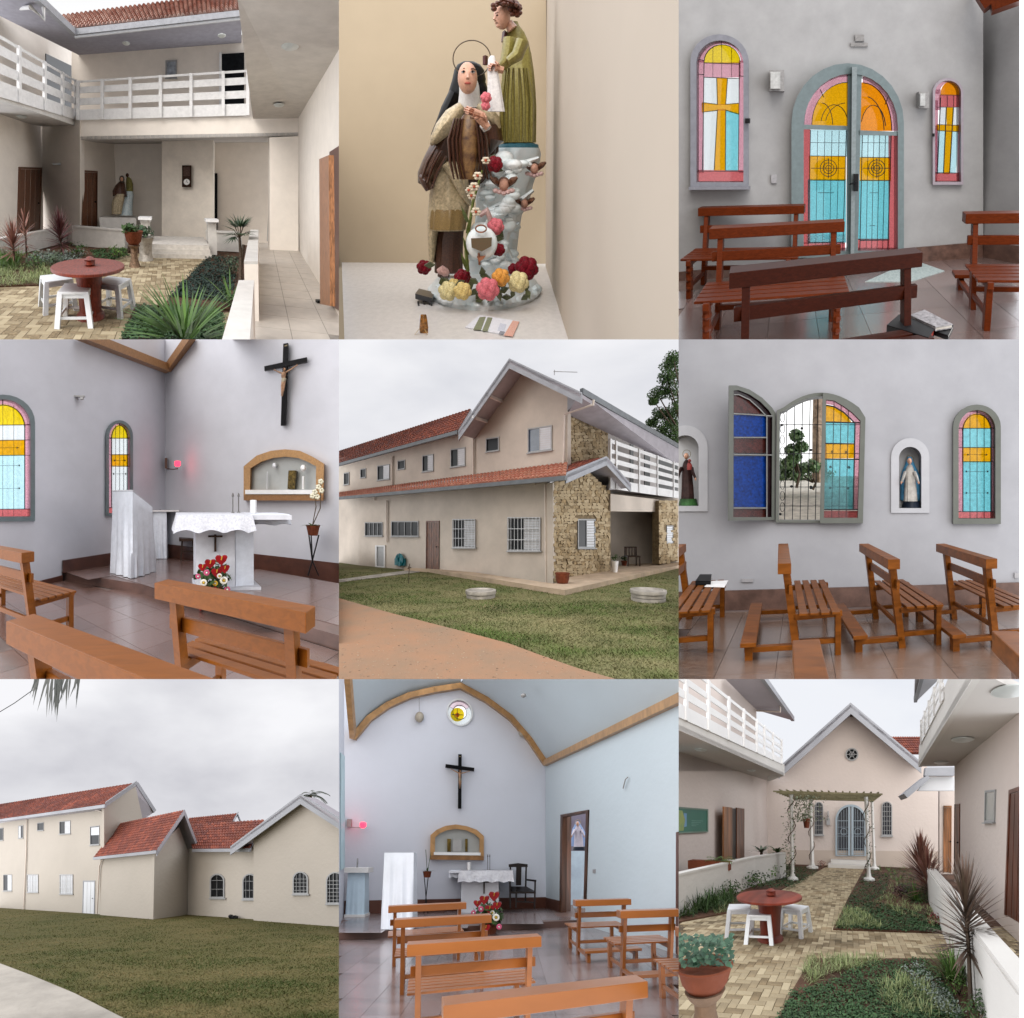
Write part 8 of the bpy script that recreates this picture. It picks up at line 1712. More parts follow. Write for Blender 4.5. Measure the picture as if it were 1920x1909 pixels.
for dx in (-10, 12): mb = MB(); mb.tube([c+V((dx*k, 0, 0)), c+V((0, 0, k*85)), c+V((-dx*k, 0, k*193))], .012, 6); ps.part('leg', mb, IRON)
mb = MB(); mb.lathe(c+V((.02, 0, k*190)), [(k*18, 0), (k*24, k*32), (.004, k*30)], 14); s.solo('flower_pot', 'small terracotta pot on the thin plant stand left of the altar', 'pot', mb, TERRA); mb = MB()
for i in range(8): a = i*.8; mb.blade(c+V((.02, 0, k*222)), (cos(a), sin(a)*.4, .4), k*50, k*11, .6, 3)
mb.tube([c+V((.02, 0, k*218)), s.D(c.y, 500, 960)], .008, 5); mb.tube([c+V((.02, 0, k*218)), s.D(c.y, 530, 975)], .008, 5); s.solo('orchid', 'orchid stems and leaves in the pot on the thin stand', 'orchid', mb, LEAFD, smooth=0)
a0, a1 = s.Z(zp, 700, 1312), s.Z(zp, 905, 1318); al = s.thing('altar', 'lace covered white altar seen straight on behind the pews', 'altar', (a0+a1)/2); ya = a0.y; zt = s.D(ya, 800, 1078).z
mb = MB(); mb.para(V((a0.x, ya, zp)), V((a1.x-a0.x, 0, 0)), V((0, .5, 0)), V((0, 0, zt-zp-.05))); al.part('base', mb, STW, smooth=0); mb = MB(); mb.para(V((a0.x-.02, ya+.02, zp)), V((.12, 0, 0)), V((0, .4, 0)), V((0, 0, zt-zp-.05))); al.part('satin_side', mb, SILK, smooth=0)
t0, t1, t2 = s.D(ya, 632, 1075).x, s.D(ya, 690, 1075).x, s.D(ya, 985, 1075).x
mb = MB(); mb.para(V((t0, ya-.12, zt-.05)), V((t2-t0, 0, 0)), V((0, .65, 0)), V((0, 0, .05))); al.part('tabletop', mb, STW, smooth=0)
drape(s, t1, ya-.15, t2, ya+.55, zt+.004, s.m(ya)*62, al, LACE, 'lace_cloth', .04, .012, .03); drape(s, t0, ya-.03, t1-.005, ya+.5, zt+.002, s.m(ya)*40, al, SILK, 'satin_runner', .03, .01, .02)
fw_ = (V((a0.x, ya-.012, 0)), V((0, -1, 0))); mb = MB(); mb.beam(s.P(fw_, 825, 1138), s.P(fw_, 825, 1205), .035, .02, up=(0, -1, 0)); mb.beam(s.P(fw_, 798, 1141, .004), s.P(fw_, 852, 1141, .004), .03, .02, up=(0, -1, 0)); al.part('front_cross', mb, DWOOD, smooth=0)
q = s.D(ya+.2, 742, 1068); mb = MB(); mb.lathe(V((q.x, q.y, zt+.01)), [(.06, 0), (.06, .2), (.02, .21)], 14); s.solo('white_candle', 'thick white candle at the left end of the lace covered altar', 'candle', mb, WPAINT)
for px, w_ in ((845, 'left'), (857, 'right')): q = s.D(ya+.3, px, 1068); mb = MB(); mb.lathe(V((q.x, q.y, zt+.01)), [(.03, 0), (.008, .02), (.008, .34), (.02, .36), (.006, .42)], 8); s.solo('candlestick', 'slim candlestick on the lace covered altar, the %s one of two' % w_, 'candlestick', mb, MATS['dull_metal'], group='candlesticks on the straight altar')
c = s.Z(.0, 850, 1425); k = s.m(c.y); bouquet(s, c, k, 'tall red and white flower arrangement standing before the straight altar', 235, 200)
# dark armchair
c = s.Z(zp, 1040, 1306); k = s.m(c.y); ac = s.thing('armchair', 'dark carved wooden armchair to the right of the altar', 'chair', c); BLW = mat('black_brown_wood', (.012, .006, .006), .45, .3, 6, spec=.1)
def pp_(px, py, dy=0): return s.D(c.y+dy, px, py)
for a, b, dy in (((972, 1045), (970, 1262), .22), ((1060, 1045), (1055, 1250), .22), ((1005, 1185), (1002, 1285), -.1), ((1110, 1130), (1106, 1290), -.1), ((968, 1130), (972, 1285), -.1)): mb = MB(); mb.beam(pp_(*a, dy), pp_(*b, dy), k*9, k*9, up=(0, 1, 0)); ac.part('leg', mb, BLW, smooth=0)
mb = MB(); mb.prism([pp_(962, 1058, .2), pp_(962, 1042, .2), pp_(1015, 1036, .2), pp_(1068, 1042, .2), pp_(1068, 1058, .2)], (0, .05, 0)); ac.part('crest_rail', mb, BLW, smooth=0)
mb = MB(); mb.prism([pp_(1002, 1160, .2), pp_(1004, 1056, .2), pp_(1034, 1056, .2), pp_(1032, 1160, .2)], (0, .03, 0)); ac.part('back_splat', mb, BLW, smooth=0)
mb = MB(); mb.prism([pp_(966, 1195, -.12), pp_(1114, 1195, -.12), pp_(1062, 1165, .22), pp_(968, 1165, .22)], (0, 0, -.05)); ac.part('seat', mb, BLW, smooth=0)
for a, b in (((1060, 1128), (1112, 1134)), ((970, 1128), (966, 1136))): mb = MB(); mb.beam(pp_(*a, .2), pp_(*b, -.12), k*12, k*9); ac.part('armrest', mb, BLW, smooth=0)
mb = MB(); mb.beam(pp_(1004, 1250, -.1), pp_(1106, 1255, -.1), k*6, k*6); ac.part('stretcher', mb, BLW, smooth=0)
# doorway in the right wall with the white statue beyond
df = s.thing('door_frame', 'brown wooden door frame opening in the right wall of the nave', 'door', s.P(wr, 1320, 1290)); BRF = mat('brown_door_frame', (.10, .042, .022), .45, .3, 5, kind='wood', stretch=(5, 5, .6))
mb = MB(); mb.prism(s.Ps(wr, [(1244, 1316), (1250, 766), (1406, 738), (1390, 1262), (1378, 1262), (1392, 752), (1262, 778), (1256, 1312)], .03), -wr[1]*.16); df.part('frame', mb, BRF, smooth=0)
A_ = s.P(wr, 1250, 1100); mb = MB(); h_ = s.wall(A_, A_+V((.45, .25, 0))); mb.prism(s.Ps(h_, [(1252, 1315), (1256, 775), (1312, 772), (1308, 1310)]), -h_[1]*.04); df.part('door_leaf', mb, DOORW, smooth=0)
yS = KR.y+.9
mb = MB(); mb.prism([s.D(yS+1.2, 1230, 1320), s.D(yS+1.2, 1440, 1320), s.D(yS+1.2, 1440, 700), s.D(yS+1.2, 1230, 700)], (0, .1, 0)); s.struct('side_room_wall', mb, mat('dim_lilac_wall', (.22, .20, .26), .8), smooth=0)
sp_ = s.thing('statue_plinth', 'pale blue white plinth standing beyond the open doorway', 'plinth', s.D(yS, 1345, 1310)); q0, q1 = s.D(yS, 1306, 1315), s.D(yS, 1386, 968); mb = MB(); mb.para(q0, V((q1.x-q0.x, 0, 0)), V((0, .3, 0)), V((0, 0, q1.z-q0.z))); sp_.part('shaft', mb, mat('sky_white_plinth', (.62, .76, .90), .5), smooth=0)
madonna(s, yS+.12, 1348, 792, 966, 'white and blue statue on the plinth beyond the doorway', mat('pale_blue_mantle', (.30, .42, .68), .5), mat('white_robe', (.62, .58, .66), .5), 42)
# fittings
for px, py, r, lb in ((465, 222, 26, 'pale wall lamp left of the round window'), (1036, 310, 20, 'small pale wall lamp under the right vault moulding')): mb = MB(); q = s.P(wb, px, py, .06); mb.ball(q, s.m(q.y)*r, .05, s.m(q.y)*r*1.2); s.solo('vault_lamp', lb, 'wall lamp', mb, mat('beige_lamp_glass', (.40, .36, .30), .4))
mb = MB(); mb.tube([s.P(wb, 464, 60, .06), s.P(wb, 464, 200, .06)], .008, 5); s.solo('lamp_cord', 'thin cord hanging above the left wall lamp on the altar wall', 'cord', mb, MATS['pale_bracket'])
q = (p0+p2)/2; pq = s.d(1045, 102); nn_ = (p1-p0).cross(p2-p0); t = (p0-V((0, 0, s.e))).dot(nn_)/pq.dot(nn_); q = V((0, 0, s.e))+pq*(t*.995); mb = MB(); mb.ball(q, .07, .05, .05); s.solo('ceiling_spot', 'small grey spotlight on the sloping ceiling', 'spotlight', mb, MATS['pale_bracket'])
mb = MB(); mb.tube([s.P(wr, 1600, 620, .04), s.P(wr, 1612, 570, .06), s.P(wr, 1628, 555, .04)], .012, 6); s.solo('wall_hook', 'thin pale hook high on the bare right wall', 'hook', mb, mat('pale_bracket', (.38, .37, .36), .6))
mb = MB(); mb.prism(s.Ps(wr, quadp(1430, 1070, 1446, 1092), .01), -wr[1]*.01); s.solo('light_switch', 'small switch plate on the right wall beside the doorway', 'switch', mb, MATS['switch_plate'], smooth=0)
wg = s.thing('side_window', 'aqua glass window seen almost edge on at the left wall', 'window', s.P(wl, 40, 1050)); mb = MB(); mb.prism(s.Ps(wl, [(28, 1075), (28, 420), (50, 440), (50, 1060)], .02), -wl[1]*.02); wg.part('frame', mb, mat('aqua_window_edge', (.42, .62, .68), .3, .1, 4), smooth=0)
p8 = 'pews in the nave facing the altar'
PEW8 = mat('varnished_honey_wood', (.30, .10, .024), .3, .14, 2.2, 0, 20, .25, kind='wood', stretch=(1, 5, 5), coat=.12)
pew(s, (292, 1272), (722, 1252), 1, 'farthest pew of the left row, nearest the altar and lectern', PEW8, p8)
pew(s, (328, 1345), (860, 1318), 1, 'second farthest pew of the left row before the flower arrangement', PEW8, p8)
pew(s, (398, 1478), (1130, 1432), 1, 'third pew of the left row with pale slatted seat seen under its back', PEW8, p8)
pew(s, (592, 1795), (1692, 1668), 1, 'nearest pew of the left row, its broad rail across the bottom', PEW8, p8)
pew(s, (1325, 1240), (1632, 1232), 1, 'farthest pew of the right row beside the doorway', PEW8, p8, kneel=True)
pew(s, (1570, 1298), (1904, 1288), 1, 'second pew of the right row with kneeler, against the right wall', PEW8, p8, kneel=True)
pew(s, (1900, 1392), (2280, 1380), 1, 'pew of the right row of which only the slatted seat end shows', PEW8, p8)
# ================================================================ SET: painted statue on a white shelf (top middle of the image)
s = Set(2.972, (630, 0), (635.5, -12, 1272.5, 636.5), 900, 2000, .44, 20.0)
CRW = mat('warm_cream_wall', (.43, .35, .25), .85, .05, .05, .05, 20, .12)
WR_ = mat('pale_cream_wall', (.53, .455, .375), .85, .04, .05, .05, 20, .12)
c0 = s.Z(0, 1135, 1470); wbk = s.wall(s.Z(0, -40, 1462), c0); wrt = s.wall(c0, s.Z(0, 1300, 1935))
mb = MB(); mb.prism(s.Ps(wbk, [(-60, 2050), (1172, 1800), (1172, -60), (-60, -60)]), -wbk[1]*.05); s.struct('back_wall', mb, CRW, smooth=0)
wrt = s.wall(s.D(c0.y, 1168, s.hz), s.D(.86, 1330, s.hz)); mb = MB(); mb.prism(s.Ps(wrt, [(1168, 1700), (1990, 3200), (1990, -700), (1168, -60)]), -wrt[1]*.05); s.struct('right_wall', mb, WR_, smooth=0)
SHELF = mat('white_stone_shelf', (.72, .69, .665), .35, .05, 3, .02, 20, .35)
sh = s.thing('shelf', 'white shelf in the wall corner under the painted statue', 'shelf', s.Z(0, 600, 1700)); mb = MB(); mb.prism([s.Z(0, *p) for p in ((32, 1460), (1180, 1460), (1420, 1980), (50, 1980))], (0, 0, -.04)); sh.part('slab', mb, SHELF, smooth=0)
GL = dict(spec=.45)
BRN2 = mat('glossy_brown_habit', (.10, .042, .025), .3, .45, 12, .15, 25, .5, col2=(.035, .014, .01)); CRM2 = mat('cream_cape', (.58, .47, .30), .35, .2, 6, .05, 20, .4); BLK2 = mat('black_veil_paint', (.008, .007, .007), .4, .2, 6, spec=.2)
OLV2 = mat('olive_gold_robe', (.33, .29, .085), .35, .3, 8, .08, 25, .4, col2=(.20, .16, .04)); SKN = mat('painted_face_skin', (.66, .36, .25), .4, .06, 6, spec=.4); WHT2 = mat('white_wimple', (.66, .64, .62), .5, .05, 8); CLD = mat('blue_white_cloud', (.85, .86, .86), .35, .1, .9, .05, 20, .3, col2=(.66, .77, .80))
GOLDT = mat('gold_trim', (.36, .24, .08), .4, .5, 30, .1, 40, .5, col2=(.12, .07, .03)); PNKC = mat('pink_cloud', (.72, .50, .48), .5, .1, 6)
y = 1.27; k = s.m(y)
st = s.thing('statue', 'large painted statue of a kneeling nun with halo before a child on a flowered cloud', 'statue', s.D(y, 800, 1700))
def fig(name, secs, m, ry=.3, dy=0, n=40, lab=None, on=None):
    mb = MB(); L = []
    for q in secs: L.append((s.D(y+dy+(q[5] if len(q) > 5 else 0), q[0], q[1]), q[2]*k, q[2]*k*ry, q[3] if len(q) > 3 else 0, q[4] if len(q) > 4 else 9, .5))
    mb.loft(L, n); return st.part(name, mb, m, smooth=60, on=on)
def limb(name, pts, m, dy=0, n=12, on=None):
    mb = MB(); mb.tube([s.D(y+dy+(p[3] if len(p) > 3 else 0), p[0], p[1]) for p in pts], [p[2]*k for p in pts], n); return st.part(name, mb, m, smooth=60, on=on)
# cloud base and column
mb = MB(); cb = s.Z(0, 830, 1622); mb.lathe(cb, [(k*314, -.002), (k*318, k*22), (k*300, k*50), (k*270, k*75), (k*200, k*95), (.01, k*100)], 40, sy=.9); st.part('cloud_base', mb, CLD)
fig('cloud_column', [(880, 1640, 190, .02), (880, 1560, 165, .03, 7), (872, 1470, 135, .03, 7), (878, 1380, 132, .04, 6), (890, 1290, 128, .05, 6), (905, 1200, 130, .04, 7), (925, 1110, 150, .05, 6), (945, 1020, 152, .05, 6), (985, 930, 145, .04, 7), (1010, 860, 132, .03, 7), (1015, 825, 122), (1015, 815, 80)], CLD, .3, .03, 48)
for ln in (((1130, 880), (1060, 905), (1000, 960), (930, 990)), ((1100, 1060), (1040, 1110), (960, 1120), (860, 1160)), ((1020, 1240), (960, 1290), (940, 1360), (980, 1440)), ((820, 1140), (880, 1190), (960, 1200)), ((560, 1590), (620, 1620), (700, 1650)), ((990, 1660), (1060, 1640), (1120, 1600))):
    limb('cloud_fold', [(a, b, 16 if i % 3 else 9, -.05) for i, (a, b) in enumerate(ln)], CLD, -.005)
mb = MB(); random.seed(5)
for i in range(64):
    py = random.uniform(850, 1500); t = (py-820)/680; xc = 1010-130*min(1, t*1.3); hw = 118
    px = xc+random.uniform(-hw, hw); u = abs(px-xc)/hw; r = random.uniform(22, 50); mb.ball(s.D(y+.03-.118*sqrt(max(0, 1-u*u)), px, py), k*r, k*r*.35, k*r*random.uniform(.45, .8), 12, 8)
for i in range(26): a = pi+pi*(i+.5)/26; r = random.uniform(26, 44); mb.ball(cb+V((cos(a)*k*290, sin(a)*k*255, k*26)), k*r, k*r, k*r*.7, 12, 8)
st.part('cloud_puffs', mb, CLD)
fig('blue_pillow', [(1015, 826, 118), (1018, 806, 112), (1018, 792, 70)], mat('teal_top', (.05, .17, .22), .4), .3, .03)
# nun: lower robe, cape, torso
fig('underskirt', [(628, 1520, 76, .05, 9), (628, 1440, 74, .06, 9), (632, 1340, 72, .06, 9), (640, 1260, 70, .05, 9), (650, 1180, 66)], BRN2, .3, -.02)
fig('front_scapular', [(620, 1285, 92, .04, 8), (628, 1200, 98, .06, 8), (636, 1100, 104, .06, 7), (640, 1000, 88, .05, 7), (638, 930, 56, .04), (640, 900, 30)], CRM2, .3, -.045)
fig('trim_band', [(622, 1278, 94, .05, 8), (624, 1240, 96, .05, 8), (628, 1180, 95, .05, 8), (630, 1165, 90, .05, 8)], GOLDT, .3, -.047)
limb('mantle_fall', [(590, 960, 34), (560, 1080, 40), (545, 1220, 36), (538, 1360, 26), (535, 1460, 14)], CRM2, -.02)
limb('mantle_edge', [(615, 915, 26, -.05), (670, 1000, 24, -.06), (710, 1080, 22, -.05), (750, 1140, 14, -.04)], CRM2, -.01)
fig('habit', [(700, 1060, 70, .05, 8), (720, 1000, 105, .06, 9), (735, 920, 135, .09, 12), (745, 840, 148, .09, 12), (748, 760, 146, .08, 12), (745, 700, 128, .04, 9), (742, 650, 100, .03), (742, 600, 60), (742, 570, 40)], BRN2, .28, 0)
for i, x in enumerate((628, 650, 672, 692, 796, 816, 838)): limb('robe_fold', [(x+ (742-x)*.3, 660, 5), (x, 780, 8), (x+8, 900, 8), (x+30, 1000, 4)], BRN2, -.13)
fig('scapular_panel', [(735, 1000, 40, .06, 5), (735, 900, 56, .06, 5), (738, 780, 58, .05, 5), (742, 680, 50), (742, 640, 30)], mat('brocade', (.24, .13, .045), .35, .3, 3, .1, 20, .4, col2=(.055, .02, .012)), .22, -.125)
limb('sleeve', [(640, 735, 58), (590, 830, 66), (545, 920, 66), (510, 985, 58), (495, 1030, 40)], BRN2, -.03, 16)
for q in ((470, 985), (500, 1010), (525, 1040)): limb('sleeve_fold', [(q[0]+90, q[1]-170, 6), (q[0]+40, q[1]-80, 9), (q[0]+10, q[1]+10, 7)], BRN2, -.09)
limb('cuff', [(520, 1060, 20), (500, 1010, 30), (468, 978, 16)], BRN2, -.06)
limb('sleeve', [(870, 700, 46), (885, 780, 50), (850, 830, 36), (800, 800, 26)], BRN2, -.05, 14)
limb('cape', [(705, 590, 26), (650, 650, 46), (595, 720, 44), (550, 780, 26), (528, 808, 8)], CRM2, -.07, 14)
limb('cape', [(790, 590, 22), (840, 625, 34), (885, 670, 30), (905, 720, 16)], CRM2, -.06, 14)
fig('wimple', [(742, 600, 62, .02), (744, 560, 58, .02), (744, 520, 54), (742, 480, 52), (740, 450, 46)], WHT2, .32, -.06)
fig('veil', [(690, 640, 60, .03), (700, 570, 88, .03), (728, 500, 96, .02), (742, 440, 92), (742, 390, 82), (740, 360, 62), (738, 343, 30)], BLK2, .3, .0)
limb('veil_fall', [(665, 520, 36), (625, 610, 40), (585, 690, 30), (550, 735, 16), (532, 752, 5)], BLK2, -.01, 12)
limb('veil_fall', [(812, 470, 24), (828, 520, 24), (815, 560, 14)], BLK2, -.02, 12)
mb = MB(); mb.ball(s.D(y-.09, 733, 436), k*50, k*26, k*78, 20, 14); hd = st.part('head', mb, SKN)
mb = MB(); yy = y-.09-k*27
for sx in (-1, 1):
    mb.ball(s.D(yy+.004, 738+sx*25-2, 402), k*13, k*4, k*7, 10, 6)
st.part('eyes', mb, WHT2, on=hd); mb = MB()
for sx in (-1, 1): mb.ball(s.D(yy+.0015, 738+sx*25-2, 399), k*6, k*3, k*6, 8, 6); mb.tube([s.D(yy+.004, 738+sx*25-15, 401), s.D(yy+.001, 738+sx*25-2, 393), s.D(yy+.004, 738+sx*25+12, 401)], k*2, 5)
st.part('pupils', mb, BLK2, on=hd)
mb = MB()
for sx in (-1, 1): mb.tube([s.D(yy+.006, 738+sx*8, 388), s.D(yy+.004, 738+sx*25, 380), s.D(yy+.012, 738+sx*40, 390)], k*2.2, 6)
st.part('eyebrows', mb, mat('brown_brow', (.08, .035, .02), .5), on=hd)
mb = MB(); mb.tube([s.D(yy+.006, 737, 398), s.D(yy-.004, 736, 420), s.D(yy-.012, 735, 438)], [k*4, k*6, k*9], 8); st.part('nose', mb, SKN, on=hd)
mb = MB(); mb.ball(s.D(yy+.002, 734, 464), k*17, k*5, k*6, 12, 6); st.part('mouth', mb, mat('rose_lips', (.45, .10, .08), .4), on=hd)
for px in (703, 765): mb = MB(); mb.ball(s.D(yy+.02, px, 440), k*13, k*6, k*13, 10, 6); st.part('cheek', mb, mat('rosy_cheek', (.66, .29, .2), .45), on=hd)
# hands folded on the breast
def hand(wx, wy, ang, ln, m, dy, flip=1, on=None):
    mb = MB(); dx, dy2 = cos(rad(ang)), -sin(rad(ang)); nx, ny = -dy2*flip, dx*flip
    mb.tube([s.D(y+dy, wx-dx*30, wy-dy2*30), s.D(y+dy, wx, wy), s.D(y+dy-.01, wx+dx*ln*.42, wy+dy2*ln*.42)], [k*17, k*20, k*21], 10)
    for i, o in enumerate((-16, -5.5, 5, 15)):
        L = ln*(.50, .6, .57, .45)[i]; bx, by = wx+dx*ln*.38+nx*o, wy+dy2*ln*.38+ny*o
        mb.tube([s.D(y+dy-.01, bx, by), s.D(y+dy-.018, bx+dx*L*.5+nx*o*.1, by+dy2*L*.5+ny*o*.1), s.D(y+dy-.012, bx+dx*L+nx*o*.15, by+dy2*L+ny*o*.15)], [k*6.2, k*5.6, k*3.6], 8)
    mb.tube([s.D(y+dy-.005, wx+nx*14, wy+ny*14), s.D(y+dy-.02, wx+dx*ln*.22+nx*30, wy+dy2*ln*.22+ny*30), s.D(y+dy-.02, wx+dx*ln*.45+nx*36, wy+dy2*ln*.45+ny*36)], [k*8, k*6.5, k*4.5], 8)
    return st.part('hand', mb, SKN, on=on)
hand(828, 690, 132, 115, SKN, -.155); hand(800, 640, 160, 95, SKN, -.165, -1)
limb('white_cuff', [(812, 720, 18), (840, 700, 24), (858, 690, 16)], WHT2, -.14)
mb = MB(); mb.tube([s.D(y-.02, 757+105*cos(t), 328+103*sin(t)) for t in [2*pi*i/40 for i in range(41)]], k*3.2, 6); st.part('halo', mb, mat('dark_bronze', (.10, .07, .045), .4, metal=.5))
limb('foot', [(570, 1515, 16), (590, 1505, 24), (612, 1520, 22), (628, 1530, 10)], mat('pink_foot', (.60, .36, .32), .5), -.11)
limb('sandal', [(568, 1530, 10), (598, 1534, 22), (632, 1542, 10)], BRN2, -.10)
# child in olive robe
fig('child_robe', [(1012, 795, 98, .07, 10), (1012, 700, 99, .07, 10), (1014, 600, 98, .06, 10), (1014, 500, 94, .05, 10), (1014, 400, 86, .04, 9), (1012, 300, 74, .03, 9), (1008, 230, 64), (1000, 180, 50), (992, 145, 30), (990, 120, 22)], OLV2, .3, .03, 48)
for i, x in enumerate((925, 950, 985, 1030, 1065, 1090)): limb('robe_fold', [(1000+(x-1000)*.7, 380, 6), (x, 560, 11), (x, 700, 11), (x, 790, 8)], OLV2, -.055)
limb('child_sleeve', [(970, 215, 36), (965, 290, 40), (945, 350, 32), (915, 378, 22)], OLV2, -.07, 14)
limb('child_sleeve', [(1040, 230, 34), (1010, 310, 32), (960, 345, 22)], OLV2, -.10, 14)
hand(905, 385, 165, 62, SKN, -.10)
mb = MB(); mb.ball(s.D(y+.01, 925, 92), k*46, k*24, k*68, 18, 12); ch_ = st.part('child_head', mb, SKN)
mb = MB(); mb.tube([s.D(y+.02, 960, 130), s.D(y+.02, 985, 165)], [k*26, k*30], 10); st.part('child_neck', mb, SKN, on=ch_)
mb = MB(); mb.tube([s.D(y-.01, 896, 82), s.D(y-.03, 880, 108), s.D(y-.01, 890, 118)], [k*5, k*7, k*5], 8); mb.ball(s.D(y-.01, 905, 145), k*14, k*8, k*10, 8, 6); st.part('child_nose', mb, SKN, on=ch_)
mb = MB(); mb.ball(s.D(y-.02, 898, 86), k*7, k*3, k*4, 8, 5); mb.tube([s.D(y-.02, 886, 74), s.D(y-.02, 905, 70)], k*2, 5); mb.ball(s.D(y-.02, 896, 128), k*7, k*4, k*3, 8, 5); st.part('child_features', mb, mat('brown_brow', (.08, .035, .02), .5), on=ch_)
HAIR = mat('auburn_hair', (.12, .035, .018), .45, .35, 14, .2, 30, .4)
mb = MB(); mb.ball(s.D(y+.02, 962, 40), k*66, k*28, k*50, 16, 10); random.seed(21)
for i in range(110):
    a = random.uniform(-.2, 2.6); q = (962+74*cos(a)*random.uniform(.6, 1)-8, 45-58*sin(a)*random.uniform(.3, 1)); mb.ball(s.D(y+random.uniform(-.03, .04), q[0], q[1]), k*random.uniform(9, 15), k*9, k*random.uniform(8, 13), 8, 6)
for q in ((1000, 60), (1022, 72), (1010, 84), (985, 78), (972, 52), (878, 30), (880, 50)): mb.ball(s.D(y-.01, *q), k*17, k*9, k*14, 8, 6)
st.part('child_hair', mb, HAIR)
mb = MB(); mb.tube([s.D(y+.03, 940, 180), s.D(y+.0, 935, 235)], k*14, 4); mb.tube([s.D(y-.1, 832, 312), s.D(y-.1, 832, 362)], k*13, 4); st.part('cross_piece', mb, mat('maroon_wood', (.085, .02, .022), .45), smooth=0)
mb = MB(); L = []
fig('white_cloth', [(892, 622, 42, .06, 6), (886, 560, 38, .07, 6), (880, 480, 32, .07, 6), (872, 400, 26, .05, 5), (868, 330, 18), (872, 310, 10)], mat('white_cloth', (.72, .69, .68), .5, .08, 6), .25, -.11)
# roses, leaves, lily, cherubs, emblem
RC = {'dark': mat('dark_red_rose', (.20, .010, .02), .45, .3, 14), 'pink': mat('pink_rose', (.66, .17, .2), .45, .2, 14), 'yellow': mat('yellow_rose', (.72, .55, .22), .45, .2, 14), 'orange': mat('orange_rose', (.72, .33, .07), .45, .2, 14), 'cream': mat('cream_rose', (.74, .64, .34), .45, .2, 14)}
def rose(px, py, r, c, dy):
    mb = MB(); yy = y+dy; cen = s.D(yy, px, py); R = r*k; mb.ball(cen, R*.55, R*.3, R*.55, 10, 7)
    for ring, (cnt, rr, sz) in enumerate(((4, .34, .72), (6, .62, .82))):
        for i in range(cnt):
            a = 2*pi*(i+.5*ring)/cnt+.3; p = cen+V((cos(a)*R*rr, -R*.18*(1-ring), sin(a)*R*rr)); mb.ball(p, R*sz*.75, R*.2, R*sz*.75, 8, 5)
    return st.part('rose', mb, RC[c])
for q in ((885, 915, 34, 'dark', -.16), (890, 1262, 36, 'pink', -.15), (906, 1392, 28, 'dark', -.15), (490, 1490, 34, 'dark', -.08), (706, 1548, 38, 'dark', -.14), (625, 1622, 42, 'cream', -.17), (706, 1622, 38, 'yellow', -.18), (846, 1612, 48, 'pink', -.2), (918, 1546, 38, 'orange', -.19), (1015, 1572, 46, 'cream', -.17), (1062, 1495, 52, 'dark', -.13), (836, 545, 24, 'pink', -.13), (834, 590, 20, 'pink', -.13), (655, 1588, 28, 'yellow', -.15), (990, 1500, 26, 'dark', -.12)): rose(*q)
GRL = mat('bronze_green_leaf', (.05, .065, .028), .45, .3, 12, spec=.4, rnd=(.09, .10, .045))
for (px, py) in [(590, 1575), (615, 1570), (750, 1590), (770, 1570), (790, 1650), (800, 1675), (830, 1545), (850, 1560), (900, 1610), (935, 1620), (950, 1660), (985, 1640), (1060, 1600), (1070, 1640), (1055, 1660), (930, 1590), (770, 1630), (910, 1650), (520, 1480), (905, 1330), (915, 1300), (905, 945), (860, 1660), (870, 880), (690, 1580), (815, 1520)]:
    mb = MB(); a = random.uniform(0, 6.28); L = k*random.uniform(42, 62); c = s.D(y-.17 if py > 1500 else y-.15, px, py); u = V((cos(a), -.15, sin(a))); w2_ = V((-sin(a), -.1, cos(a))); mb.prism([c-u*L*.5, c-w2_*L*.28, c+u*L*.5, c+w2_*L*.28], (0, .012, 0)); st.part('rose_leaf', mb, GRL, smooth=0)
limb('lily_stem', [(735, 1510, 9), (725, 1400, 9), (745, 1250, 8), (765, 1120, 7), (795, 1020, 6), (815, 950, 5)], mat('lily_green', (.16, .2, .05), .45), -.15, 8)
for px, py, r in ((770, 1040, 26), (755, 1090, 22), (790, 980, 24), (780, 1180, 26), (835, 895, 22), (740, 1060, 18)):
    mb = MB(); c = s.D(y-.17, px, py)
    for j in range(6): a = j*1.047; mb.ball(c+V((cos(a)*r*k*.55, 0, sin(a)*r*k*.55)), r*k*.5, k*5, r*k*.3, 8, 5)
    f = st.part('lily', mb, mat('lily_white', (.74, .66, .52), .4)); mb = MB(); mb.ball(c+V((0, -k*7, 0)), k*7, k*4, k*7, 8, 5); st.part('lily_heart', mb, mat('lily_red', (.5, .10, .05), .4), on=f)
for a, b in (((735, 1420), (715, 1340)), ((730, 1300), (752, 1210)), ((728, 1500), (705, 1430)), ((735, 1240), (712, 1180))): mb = MB(); mb.blade(s.D(y-.15, *a), s.D(y-.17, *b)-s.D(y-.15, *a), k*110, k*24, .1, 4, side=V((1, 0, 0))); st.part('lily_leaf', mb, MATS['lily_green'], smooth=0)
